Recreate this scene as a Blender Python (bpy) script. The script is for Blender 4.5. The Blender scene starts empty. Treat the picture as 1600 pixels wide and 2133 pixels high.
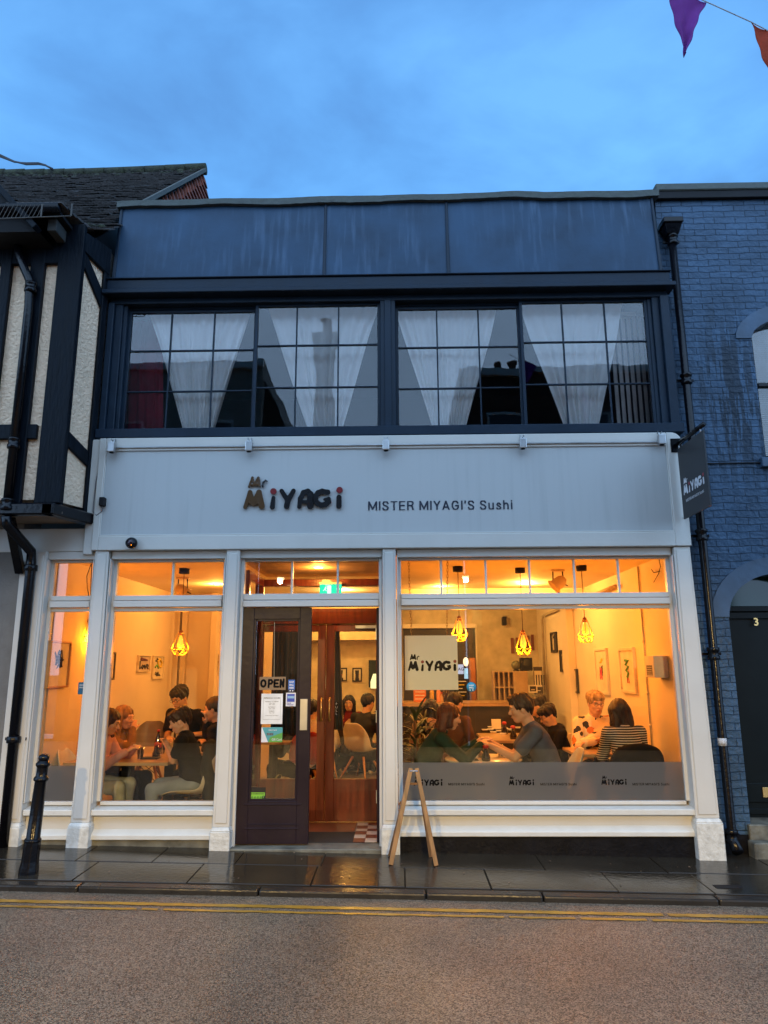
import bpy, math, random
import numpy as np
from mathutils import Vector, Matrix, Euler
R = math.radians
sc = bpy.context.scene
col = sc.collection
rnd = random.Random(7)

# ---------------------------------------------------------------- camera
FL = 1480.0; SW, SH = 1600.0, 2133.0
PITCH, YAW, ROLL = R(12.0), R(-1.07), R(-.27)
CAM = Vector((0, -6.2, 1.55))
fw = Vector((math.sin(YAW)*math.cos(PITCH), math.cos(YAW)*math.cos(PITCH), math.sin(PITCH)))
rt0 = Vector((math.cos(YAW), -math.sin(YAW), 0)); up0 = rt0.cross(fw)
RT = math.cos(ROLL)*rt0 + math.sin(ROLL)*up0
UP = math.cos(ROLL)*up0 - math.sin(ROLL)*rt0
cd = bpy.data.cameras.new('camera'); cam = bpy.data.objects.new('camera', cd); col.objects.link(cam)
cam.matrix_world = Matrix(((RT.x, UP.x, -fw.x, CAM.x), (RT.y, UP.y, -fw.y, CAM.y), (RT.z, UP.z, -fw.z, CAM.z), (0, 0, 0, 1)))
cd.sensor_fit = 'VERTICAL'; cd.sensor_height = 24.0; cd.lens = 24.0*FL/SH
cd.clip_start = .05; cd.clip_end = 600
sc.camera = cam

def ray(px, py): return fw + RT*((px-SW/2)/FL) - UP*((py-SH/2)/FL)
def P(px, py, Y=0.):
    "the point of the plane Y=const seen at a pixel of the photograph"
    d = ray(px, py); return CAM + d*((Y-CAM.y)/d.y)
def PX(px, py, X):
    d = ray(px, py); return CAM + d*((X-CAM.x)/d.x)

# ---------------------------------------------------------------- world, exposure
w = bpy.data.worlds.new('World'); sc.world = w; w.use_nodes = True
nt = w.node_tree; nt.nodes.clear()
def N(t, **k):
    n = nt.nodes.new(t)
    for a, b in k.items(): setattr(n, a, b)
    return n
out = N('ShaderNodeOutputWorld'); bg = N('ShaderNodeBackground')
tc = N('ShaderNodeTexCoord'); sep = N('ShaderNodeSeparateXYZ')
nt.links.new(tc.outputs['Generated'], sep.inputs[0])
sky = N('ShaderNodeTexSky', sky_type='NISHITA'); sky.sun_disc = False
sky.sun_elevation = R(2.0); sky.sun_rotation = R(200); sky.air_density = 1.2; sky.dust_density = 1.0; sky.ozone_density = 3.0
# soft dusk cloud sheet
mp = N('ShaderNodeMapping'); mp.inputs['Scale'].default_value = (1.0, 1.4, 2.2); mp.inputs['Rotation'].default_value = (0.2, .5, .3)
nt.links.new(tc.outputs['Generated'], mp.inputs[0])
no = N('ShaderNodeTexNoise'); no.inputs['Scale'].default_value = 2.7; no.inputs['Detail'].default_value = 6; no.inputs['Roughness'].default_value = .52
no.inputs['Distortion'].default_value = .25
nt.links.new(mp.outputs[0], no.inputs['Vector'])
cr = N('ShaderNodeValToRGB'); e = cr.color_ramp.elements
e[0].position = .34; e[0].color = (.115, .32, .74, 1); e[1].position = .66; e[1].color = (.21, .60, 1.22, 1)
ee = cr.color_ramp.elements.new(.5); ee.color = (.155, .46, 1.0, 1)
nt.links.new(no.outputs[0], cr.inputs[0])
# towards the horizon clearer and lighter, overhead a little greyer
cr2 = N('ShaderNodeValToRGB'); e = cr2.color_ramp.elements
e[0].position = .25; e[0].color = (1.06, 1.12, 1.10, 1); e[1].position = .75; e[1].color = (.86, .84, .86, 1)
nt.links.new(sep.outputs['Z'], cr2.inputs[0])
mu = N('ShaderNodeMix', data_type='RGBA', blend_type='MULTIPLY'); mu.inputs[0].default_value = 1
nt.links.new(cr.outputs[0], mu.inputs[6]); nt.links.new(cr2.outputs[0], mu.inputs[7])
# the western half of the sky (behind the camera) still holds the after-glow: brighter and less blue
mr = N('ShaderNodeMapRange'); mr.inputs['From Min'].default_value = .15; mr.inputs['From Max'].default_value = -.6
nt.links.new(sep.outputs['Y'], mr.inputs[0])
mw = N('ShaderNodeMix', data_type='RGBA'); mw.inputs[7].default_value = (1.28, 1.98, 3.0, 1)
nt.links.new(mr.outputs[0], mw.inputs[0]); nt.links.new(mu.outputs[2], mw.inputs[6])
ad = N('ShaderNodeMix', data_type='RGBA', blend_type='ADD'); ad.inputs[0].default_value = .03
nt.links.new(mw.outputs[2], ad.inputs[6]); nt.links.new(sky.outputs[0], ad.inputs[7])
nt.links.new(ad.outputs[2], bg.inputs[0]); bg.inputs[1].default_value = 1.0
nt.links.new(bg.outputs[0], out.inputs[0])
sc.view_settings.view_transform = 'Standard'; sc.view_settings.look = 'None'
sc.view_settings.exposure = 0; sc.view_settings.gamma = 1
try:
    sc.cycles.use_denoising = True; sc.cycles.denoiser = 'OPENIMAGEDENOISE'
    sc.cycles.max_bounces = 8; sc.cycles.transparent_max_bounces = 24; sc.cycles.sample_clamp_indirect = 6
    sc.cycles.caustics_reflective = False; sc.cycles.caustics_refractive = False
except Exception: pass

# ---------------------------------------------------------------- materials
MATS = {}
def mat(name, c, rough=.6, metal=0, var=.12, vscale=6, bump=0, bscale=60, streak=0, dirt=None, coat=0, emit=None, es=0, spec=.5, stretch=(1, 1, 1), trans=0, sheen=0):
    if name in MATS: return MATS[name]
    m = bpy.data.materials.new(name); m.use_nodes = True; t = m.node_tree; b = t.nodes['Principled BSDF']
    L = t.links.new
    b.inputs['Roughness'].default_value = rough; b.inputs['Metallic'].default_value = metal
    b.inputs['Specular IOR Level'].default_value = spec; b.inputs['Coat Weight'].default_value = coat
    if sheen: b.inputs['Sheen Weight'].default_value = sheen
    tcn = t.nodes.new('ShaderNodeTexCoord'); mpn = t.nodes.new('ShaderNodeMapping'); mpn.inputs['Scale'].default_value = stretch
    L(tcn.outputs['Object'], mpn.inputs[0])
    n = t.nodes.new('ShaderNodeTexNoise'); n.inputs['Scale'].default_value = vscale; n.inputs['Detail'].default_value = 6
    L(mpn.outputs[0], n.inputs['Vector'])
    rp = t.nodes.new('ShaderNodeValToRGB'); rp.color_ramp.elements[0].position = .3; rp.color_ramp.elements[1].position = .7
    d = dirt or tuple(x*(1-var*2) for x in c)
    rp.color_ramp.elements[0].color = (*(d if dirt is None else tuple(c[i]*(1-var)+d[i]*var for i in range(3))), 1)
    rp.color_ramp.elements[1].color = (*[min(1, x*(1+var*.5)) for x in c], 1)
    L(n.outputs[0], rp.inputs[0]); src = rp.outputs[0]
    if streak:
        m2 = t.nodes.new('ShaderNodeMapping'); m2.inputs['Scale'].default_value = (14, 14, .7); L(tcn.outputs['Object'], m2.inputs[0])
        n2 = t.nodes.new('ShaderNodeTexNoise'); n2.inputs['Scale'].default_value = 1.3; n2.inputs['Detail'].default_value = 5; L(m2.outputs[0], n2.inputs['Vector'])
        r2 = t.nodes.new('ShaderNodeValToRGB'); r2.color_ramp.elements[0].position = .50; r2.color_ramp.elements[1].position = .78
        L(n2.outputs[0], r2.inputs[0])
        n3 = t.nodes.new('ShaderNodeTexNoise'); n3.inputs['Scale'].default_value = .9; L(tcn.outputs['Object'], n3.inputs['Vector'])
        mm = t.nodes.new('ShaderNodeMath'); mm.operation = 'MULTIPLY'; L(r2.outputs[0], mm.inputs[0])
        r3 = t.nodes.new('ShaderNodeMapRange'); r3.inputs[1].default_value = .4; r3.inputs[2].default_value = .62; r3.inputs[4].default_value = abs(streak); L(n3.outputs[0], r3.inputs[0])
        L(r3.outputs[0], mm.inputs[1])
        mx = t.nodes.new('ShaderNodeMix'); mx.data_type = 'RGBA'; L(mm.outputs[0], mx.inputs[0]); L(src, mx.inputs[6])
        mx.inputs[7].default_value = (*([min(1, x*2.0+.05) for x in c] if streak > 0 else [x*.35 for x in c]), 1)
        src = mx.outputs[2]
    L(src, b.inputs['Base Color'])
    if bump:
        bn = t.nodes.new('ShaderNodeTexNoise'); bn.inputs['Scale'].default_value = bscale; bn.inputs['Detail'].default_value = 4
        L(mpn.outputs[0], bn.inputs['Vector'])
        bp = t.nodes.new('ShaderNodeBump'); bp.inputs['Strength'].default_value = min(1, bump); bp.inputs['Distance'].default_value = .01*max(1, bump)
        L(bn.outputs[0], bp.inputs['Height']); L(bp.outputs[0], b.inputs['Normal'])
        rr = t.nodes.new('ShaderNodeMapRange'); rr.inputs[3].default_value = max(.02, rough*.75); rr.inputs[4].default_value = min(1, rough*1.25); L(n.outputs[0], rr.inputs[0]); L(rr.outputs[0], b.inputs['Roughness'])
    if emit: b.inputs['Emission Color'].default_value = (*emit, 1); b.inputs['Emission Strength'].default_value = es
    if trans:
        tr = t.nodes.new('ShaderNodeBsdfTranslucent'); L(src, tr.inputs[0]); ms = t.nodes.new('ShaderNodeMixShader'); ms.inputs[0].default_value = trans
        o = t.nodes['Material Output']; L(b.outputs[0], ms.inputs[1]); L(tr.outputs[0], ms.inputs[2]); L(ms.outputs[0], o.inputs[0])
    MATS[name] = m; return m

def glass(name, tint=(.97, .98, .97), wav=0, gl=1.0, ior=1.5, fac=1.15):
    if name in MATS: return MATS[name]
    m = bpy.data.materials.new(name); m.use_nodes = True; t = m.node_tree; L = t.links.new; t.nodes.clear()
    o = t.nodes.new('ShaderNodeOutputMaterial'); tr = t.nodes.new('ShaderNodeBsdfTransparent'); tr.inputs[0].default_value = (*tint, 1)
    g = t.nodes.new('ShaderNodeBsdfGlossy'); g.inputs['Roughness'].default_value = .0; g.inputs[0].default_value = (gl, gl, gl, 1)
    f = t.nodes.new('ShaderNodeFresnel'); f.inputs[0].default_value = ior
    k = t.nodes.new('ShaderNodeMath'); k.operation = 'MULTIPLY'; k.use_clamp = True; k.inputs[1].default_value = fac; L(f.outputs[0], k.inputs[0])
    ms = t.nodes.new('ShaderNodeMixShader'); L(k.outputs[0], ms.inputs[0]); L(tr.outputs[0], ms.inputs[1]); L(g.outputs[0], ms.inputs[2]); L(ms.outputs[0], o.inputs[0])
    if wav:
        c = t.nodes.new('ShaderNodeTexCoord'); n = t.nodes.new('ShaderNodeTexNoise'); n.inputs['Scale'].default_value = 2.2; n.inputs['Detail'].default_value = 1.5
        L(c.outputs['Object'], n.inputs['Vector']); b = t.nodes.new('ShaderNodeBump'); b.inputs['Strength'].default_value = wav; b.inputs['Distance'].default_value = .02
        L(n.outputs[0], b.inputs['Height']); L(b.outputs[0], g.inputs['Normal'])
    MATS[name] = m; return m

def frosted():
    if 'frost' in MATS: return MATS['frost']
    m = bpy.data.materials.new('frosted_film'); m.use_nodes = True; t = m.node_tree; L = t.links.new; t.nodes.clear()
    o = t.nodes.new('ShaderNodeOutputMaterial'); rf = t.nodes.new('ShaderNodeBsdfRefraction'); rf.inputs['Roughness'].default_value = .42; rf.inputs['IOR'].default_value = 1.12
    rf.inputs[0].default_value = (.85, .85, .86, 1)
    df = t.nodes.new('ShaderNodeBsdfDiffuse'); df.inputs[0].default_value = (.20, .19, .18, 1)
    ms = t.nodes.new('ShaderNodeMixShader'); ms.inputs[0].default_value = .42; L(rf.outputs[0], ms.inputs[1]); L(df.outputs[0], ms.inputs[2])
    gl = t.nodes.new('ShaderNodeBsdfGlossy'); gl.inputs['Roughness'].default_value = .12; m2 = t.nodes.new('ShaderNodeMixShader'); m2.inputs[0].default_value = .05
    L(ms.outputs[0], m2.inputs[1]); L(gl.outputs[0], m2.inputs[2]); L(m2.outputs[0], o.inputs[0])
    MATS['frost'] = m; return m

def emitter(name, c, s):
    if name in MATS: return MATS[name]
    m = bpy.data.materials.new(name); m.use_nodes = True; t = m.node_tree; t.nodes.clear()
    o = t.nodes.new('ShaderNodeOutputMaterial'); e = t.nodes.new('ShaderNodeEmission'); e.inputs[0].default_value = (*c, 1); e.inputs[1].default_value = s
    t.links.new(e.outputs[0], o.inputs[0]); MATS[name] = m; return m

# ---------------------------------------------------------------- mesh builder
WM = {}
class MB:
    def __init__(s): s.v = []; s.f = []; s.sm = []
    def add(s, vs, fs, smooth=False):
        n = len(s.v); s.v += [tuple(v) for v in vs]; s.f += [tuple(i+n for i in f) for f in fs]; s.sm += [smooth]*len(fs); return s
    def box(s, x0, x1, y0, y1, z0, z1):
        x0, x1 = min(x0, x1), max(x0, x1); y0, y1 = min(y0, y1), max(y0, y1); z0, z1 = min(z0, z1), max(z0, z1)
        return s.hexa([(x0, y0, z0), (x1, y0, z0), (x1, y1, z0), (x0, y1, z0), (x0, y0, z1), (x1, y0, z1), (x1, y1, z1), (x0, y1, z1)])
    def hexa(s, v): return s.add(v, [(0, 3, 2, 1), (4, 5, 6, 7), (0, 1, 5, 4), (1, 2, 6, 5), (2, 3, 7, 6), (3, 0, 4, 7)])
    def bar(s, a, b, w, h, up=(0, 0, 1)):
        a = Vector(a); b = Vector(b); d = (b-a).normalized(); u = Vector(up)
        if abs(d.dot(u)) > .99: u = Vector((0, 1, 0))
        x = d.cross(u).normalized()*(w/2); y = x.cross(d).normalized()*(h/2)
        return s.hexa([a-x-y, a+x-y, a+x+y, a-x+y, b-x-y, b+x-y, b+x+y, b-x+y])
    def tube(s, pts, r, n=8, cap=True):
        pts = [Vector(p) for p in pts]; rs = r if isinstance(r, (list, tuple)) else [r]*len(pts)
        vs = []; fs = []; u = None
        for i, p in enumerate(pts):
            d = (pts[min(i+1, len(pts)-1)]-pts[max(i-1, 0)]).normalized()
            if u is None:
                u = d.orthogonal().normalized()
            else:
                u = (u-d*u.dot(d)); u = u.normalized() if u.length > 1e-6 else d.orthogonal().normalized()
            w_ = d.cross(u)
            for k in range(n):
                a = 2*math.pi*k/n; vs.append(p+(u*math.cos(a)+w_*math.sin(a))*rs[i])
        for i in range(len(pts)-1):
            for k in range(n): fs.append((i*n+k, i*n+(k+1) % n, (i+1)*n+(k+1) % n, (i+1)*n+k))
        if cap: fs.append(tuple(range(n-1, -1, -1))); fs.append(tuple(range((len(pts)-1)*n, len(pts)*n)))
        return s.add(vs, fs, n > 5)
    def lathe(s, prof, c=(0, 0, 0), n=16, axis='z', tilt=None):
        vs = []; fs = []; c = Vector(c)
        for r, z in prof:
            for k in range(n):
                a = 2*math.pi*k/n; p = Vector((r*math.cos(a), r*math.sin(a), z))
                if axis == 'y': p = Vector((p.x, p.z, p.y))
                if axis == 'x': p = Vector((p.z, p.x, p.y))
                if tilt is not None: p = tilt @ p
                vs.append(c+p)
        m = len(prof)
        for i in range(m-1):
            for k in range(n): fs.append((i*n+k, i*n+(k+1) % n, (i+1)*n+(k+1) % n, (i+1)*n+k))
        fs.append(tuple(range(n-1, -1, -1))); fs.append(tuple(range((m-1)*n, m*n)))
        return s.add(vs, fs, n > 8)
    def ell(s, c, r, n=14, m=8, rot=None):
        prof = [(max(1e-4, math.sin(math.pi*i/m)), -math.cos(math.pi*i/m)) for i in range(m+1)]
        t = MB().lathe(prof, n=n); vs = []
        for v in t.v:
            p = Vector((v[0]*r[0], v[1]*r[1], v[2]*r[2])); p = rot @ p if rot else p; vs.append(p+Vector(c))
        return s.add(vs, t.f, True)
    def prism(s, poly, a, b):
        "poly: list of 3D points (planar); extruded by vector from offset a to b"
        a = Vector(a); b = Vector(b); n = len(poly)
        vs = [Vector(p)+a for p in poly]+[Vector(p)+b for p in poly]
        fs = [tuple(range(n-1, -1, -1)), tuple(range(n, 2*n))]+[(i, (i+1) % n, n+(i+1) % n, n+i) for i in range(n)]
        return s.add(vs, fs)
    def build(s, name, m, parent=None, bevel=0, world=True, seg=1):
        me = bpy.data.meshes.new(name); vs = s.v
        if parent is not None and world and parent in WM:
            inv = WM[parent].inverted(); vs = [inv @ Vector(v) for v in vs]
        me.from_pydata([tuple(v) for v in vs], [], s.f); me.polygons.foreach_set('use_smooth', s.sm)
        if m: me.materials.append(m)
        o = bpy.data.objects.new(name, me); col.objects.link(o)
        me.update()
        import bmesh
        bm = bmesh.new(); bm.from_mesh(me); bmesh.ops.recalc_face_normals(bm, faces=bm.faces); bm.to_mesh(me); bm.free()
        if parent is not None: o.parent = parent; WM[o] = WM.get(parent, Matrix())
        else: WM[o] = Matrix()
        if bevel:
            b = o.modifiers.new('bevel', 'BEVEL'); b.width = bevel; b.segments = seg; b.limit_method = 'ANGLE'
        return o
def tag(o, label=None, cat=None, group=None, kind=None):
    if label: o['label'] = label
    if cat: o['category'] = cat
    if group: o['group'] = group
    if kind: o['kind'] = kind
    return o
def thing(name, label, cat, loc=(0, 0, 0), rz=0, group=None):
    o = bpy.data.objects.new(name, None); col.objects.link(o); o.empty_display_size = .1
    o.location = loc; o.rotation_euler = (0, 0, rz); WM[o] = Matrix.Translation(Vector(loc)) @ Matrix.Rotation(rz, 4, 'Z')
    return tag(o, label, cat, group)
def rebase(o, me_from_world=True):
    "put the origin of a single-mesh thing at its base centre"
    me = o.data; xs = np.array([v.co for v in me.vertices]); c = Vector(((xs[:, 0].min()+xs[:, 0].max())/2, (xs[:, 1].min()+xs[:, 1].max())/2, xs[:, 2].min()))
    me.transform(Matrix.Translation(-c)); o.location = c; WM[o] = Matrix.Translation(c); return o

def text(s, size, M, m, parent, name='lettering', bold=0, align='LEFT', extr=.0008, shear=0, xs=1.0):
    cu = bpy.data.curves.new('t', 'FONT'); cu.body = s; cu.size = size; cu.align_x = align; cu.extrude = extr; cu.offset = bold; cu.shear = shear; cu.resolution_u = 3
    o = bpy.data.objects.new('t', cu); col.objects.link(o); bpy.context.view_layer.update()
    me = bpy.data.meshes.new_from_object(o.evaluated_get(bpy.context.evaluated_depsgraph_get())); bpy.data.objects.remove(o); bpy.data.curves.remove(cu)
    me.transform(Matrix.Diagonal((xs, 1, 1, 1))); me.transform(M)
    if parent is not None: me.transform(WM[parent].inverted())
    me.materials.clear(); me.materials.append(m); me.name = name
    o = bpy.data.objects.new(name, me); col.objects.link(o); o.parent = parent; WM[o] = WM.get(parent, Matrix()) if parent else Matrix()
    return o
def wallM(x, y, z, rz=0, tilt=0):
    "text frame: letters stand upright in the XZ plane facing -Y, then turned by rz"
    return Matrix.Translation((x, y, z)) @ Matrix.Rotation(rz, 4, 'Z') @ Matrix.Rotation(R(90)+tilt, 4, 'X')

# ---------------------------------------------------------------- signed distance modelling (people, lettering)
def nets(F, org, h):
    S = F < 0; nx, ny, nz = F.shape
    c = np.zeros((nx-1, ny-1, nz-1, 3)); cnt = np.zeros((nx-1, ny-1, nz-1))
    corners = [(i, j, k) for i in (0, 1) for j in (0, 1) for k in (0, 1)]
    def sl(a): return F[a[0]:nx-1+a[0], a[1]:ny-1+a[1], a[2]:nz-1+a[2]]
    for a in corners:
        for ax in range(3):
            if a[ax] == 0:
                b = list(a); b[ax] = 1; fa = sl(a); fb = sl(b); x = (fa < 0) != (fb < 0)
                t = np.where(x, fa/np.where(x, fa-fb, 1), 0)
                for q in range(3): c[..., q] += np.where(x, a[q]+(t if q == ax else 0), 0)
                cnt += x
    act = cnt > 0; idx = -np.ones(act.shape, int); n = int(act.sum()); idx[act] = np.arange(n)
    cell = np.argwhere(act); vs = (cell+c[act]/cnt[act][:, None])*h+org
    fs = []
    for ax in range(3):
        b, d = [(1, 2), (2, 0), (0, 1)][ax]
        sa = [slice(0, s) for s in F.shape]; sb = list(sa); sa[ax] = slice(0, F.shape[ax]-1); sb[ax] = slice(1, F.shape[ax])
        A = S[tuple(sa)]; B = S[tuple(sb)]; e = np.argwhere(A != B)
        e = e[(e[:, b] > 0) & (e[:, d] > 0) & (e[:, b] < F.shape[b]-1) & (e[:, d] < F.shape[d]-1)]
        if not len(e): continue
        flip = ~A[tuple(e.T)]
        def at(db, dd):
            q = e.copy(); q[:, b] -= db; q[:, d] -= dd; return idx[tuple(q.T)]
        q = np.stack([at(1, 1), at(0, 1), at(0, 0), at(1, 0)], 1); q[flip] = q[flip][:, ::-1]
        fs.append(q)
    fs = np.concatenate(fs); fs = fs[(fs >= 0).all(1)]
    return vs, fs
class SDF:
    def __init__(s): s.p = []
    def cap(s, a, b, ra, rb=None, k=.02): s.p.append(('c', np.array(a, float), np.array(b, float), ra, ra if rb is None else rb, k, 0)); return s
    def ell(s, c, r, rot=None, k=.02, sub=0): s.p.append(('e', np.array(c, float), np.array(r, float), None if rot is None else np.array(rot), 0, k, sub)); return s
    def chain(s, pts, rs, k=.02):
        for i in range(len(pts)-1): s.cap(pts[i], pts[i+1], rs[i], rs[i+1], k)
        return s
    def mesh(s, h, noise=None, grow=0):
        lo = np.min([np.minimum(q[1], q[2] if q[0] == 'c' else q[1])-(max(q[3], q[4]) if q[0] == 'c' else q[2].max())-.03-grow for q in s.p if not q[6]], 0)
        hi = np.max([np.maximum(q[1], q[2] if q[0] == 'c' else q[1])+(max(q[3], q[4]) if q[0] == 'c' else q[2].max())+.03+grow for q in s.p if not q[6]], 0)
        n = np.ceil((hi-lo)/h).astype(int)+2; F = np.full(n, .15, np.float32)
        for q in s.p:
            if q[0] == 'c': a = np.minimum(q[1], q[2])-max(q[3], q[4]); b = np.maximum(q[1], q[2])+max(q[3], q[4])
            else: a = q[1]-q[2].max(); b = q[1]+q[2].max()
            pad = .04+q[5]+grow; i0 = np.clip(np.floor((a-pad-lo)/h).astype(int), 0, n); i1 = np.clip(np.ceil((b+pad-lo)/h).astype(int)+1, 0, n)
            if (i1 <= i0).any(): continue
            g = np.stack(np.meshgrid(*[np.arange(i0[j], i1[j])*h+lo[j] for j in range(3)], indexing='ij'), -1).astype(np.float32)
            if q[0] == 'c':
                ab = q[2]-q[1]; L2 = max(1e-9, ab@ab); t = np.clip((g-q[1])@ab/L2, 0, 1)
                d = np.linalg.norm(g-q[1]-t[..., None]*ab, axis=-1)-(q[3]+(q[4]-q[3])*t)
            else:
                x = g-q[1]
                if q[3] is not None: x = x@q[3]
                k0 = np.linalg.norm(x/q[2], axis=-1); k1 = np.linalg.norm(x/(q[2]**2), axis=-1)
                d = k0*(k0-1)/np.maximum(k1, 1e-6)
            d = d-grow
            S_ = tuple(slice(i0[j], i1[j]) for j in range(3)); f = F[S_]; k = q[5]
            if q[6]:
                d = -d; hh = np.clip(.5-.5*(f-d)/k, 0, 1); F[S_] = f*(1-hh)+d*hh+k*hh*(1-hh)
            else:
                hh = np.clip(.5+.5*(f-d)/k, 0, 1); F[S_] = f*(1-hh)+d*hh-k*hh*(1-hh)
        if noise is not None:
            g = np.stack(np.meshgrid(*[np.arange(n[j])*h+lo[j] for j in range(3)], indexing='ij'), -1); F = F+noise(g)
        F[0] = F[-1] = .1; F[:, 0] = F[:, -1] = .1; F[:, :, 0] = F[:, :, -1] = .1
        return nets(F, lo, h)
    def build(s, name, m, parent, h, noise=None, grow=0):
        v, f = s.mesh(h, noise, grow); me = bpy.data.meshes.new(name)
        me.vertices.add(len(v)); me.vertices.foreach_set('co', v.astype(np.float32).ravel())
        me.loops.add(len(f)*4); me.loops.foreach_set('vertex_index', f.astype(np.int32).ravel())
        me.polygons.add(len(f)); me.polygons.foreach_set('loop_start', np.arange(0, len(f)*4, 4, dtype=np.int32))
        me.update(calc_edges=True); me.validate(); me.polygons.foreach_set('use_smooth', [True]*len(me.polygons))
        me.materials.append(m); o = bpy.data.objects.new(name, me); col.objects.link(o)
        if parent is not None: o.parent = parent
        WM[o] = WM.get(parent, Matrix()) if parent is not None else Matrix()
        return o
# ================================================================ MATERIALS IN USE
WHITE = mat('white_paint', (.55, .535, .49), .42, var=.09, vscale=4, dirt=(.48, .46, .40), bump=.12, bscale=30)
WHITEG = mat('white_gloss_sill', (.60, .60, .56), .3, var=.09, vscale=9, dirt=(.35, .34, .28), bump=.2, bscale=45)
FASCIA = mat('fascia_paint', (.43, .45, .445), .38, var=.08, vscale=1.3, dirt=(.56, .57, .56), bump=.06, bscale=12, streak=-.16)
SLATE = mat('slate_blue_paint', (.031, .068, .122), .5, spec=.2, var=.2, vscale=2.2, streak=.6, bump=.12, bscale=25)
SLATE2 = mat('slate_blue_frame', (.010, .022, .040), .4, spec=.2, var=.12, vscale=5, bump=.15, bscale=40)
LEAD = mat('lead_coping', (.055, .065, .062), .6, var=.3, vscale=7, dirt=(.04, .06, .03), bump=.8, bscale=18)
BLACK = mat('black_gloss', (.004, .004, .006), .2, spec=.25, var=.1, bump=.2, bscale=30)
BLACKM = mat('black_matt', (.010, .010, .012), .6, spec=.2)
PLINTH = mat('black_plinth_paint', (.006, .006, .008), .45, spec=.15, var=.25, vscale=8, bump=.5, bscale=35)
TIMBER = mat('black_timber', (.003, .006, .011), .5, spec=.12, var=.2, vscale=8, bump=.6, bscale=14, stretch=(3, 3, .6))
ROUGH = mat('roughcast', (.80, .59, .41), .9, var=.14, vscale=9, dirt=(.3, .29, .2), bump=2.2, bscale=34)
WALLW = mat('interior_wall', (.74, .64, .50), .75, var=.05, vscale=2, bump=.15, bscale=20)
CEIL = mat('ceiling_paint', (.72, .66, .54), .8, var=.03)
FLOORI = mat('vinyl_floor', (.22, .19, .16), .28, var=.18, vscale=1.4, bump=.1)
REDWOOD = mat('red_wood', (.17, .030, .008), .32, var=.25, vscale=4, stretch=(6, 6, .8), bump=.15, bscale=20, coat=.3)
DOORP = mat('aubergine_paint', (.016, .009, .015), .34, spec=.25, var=.12, vscale=3, bump=.12, bscale=20)
BRASS = mat('brass', (.85, .55, .2), .25, metal=.7)
STEEL = mat('brushed_steel', (.55, .55, .55), .32, metal=.9)
OAK = mat('light_oak', (.42, .25, .11), .4, var=.2, vscale=3, stretch=(1, 8, 8), bump=.1)
WORN = mat('worn_white_paint', (.60, .60, .56), .5, var=.32, vscale=16, dirt=(.16, .15, .11), bump=.6, bscale=40)
GL = glass('shop_glass'); GLU = glass('old_glass', (.95, .96, .97), wav=.10, ior=1.5, fac=.85)
CURT = mat('net_curtain', (.90, .90, .88), .9, var=.03, trans=.06)
STONE = mat('step_stone', (.16, .155, .12), .7, var=.3, vscale=9, bump=.8, bscale=30)

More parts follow.
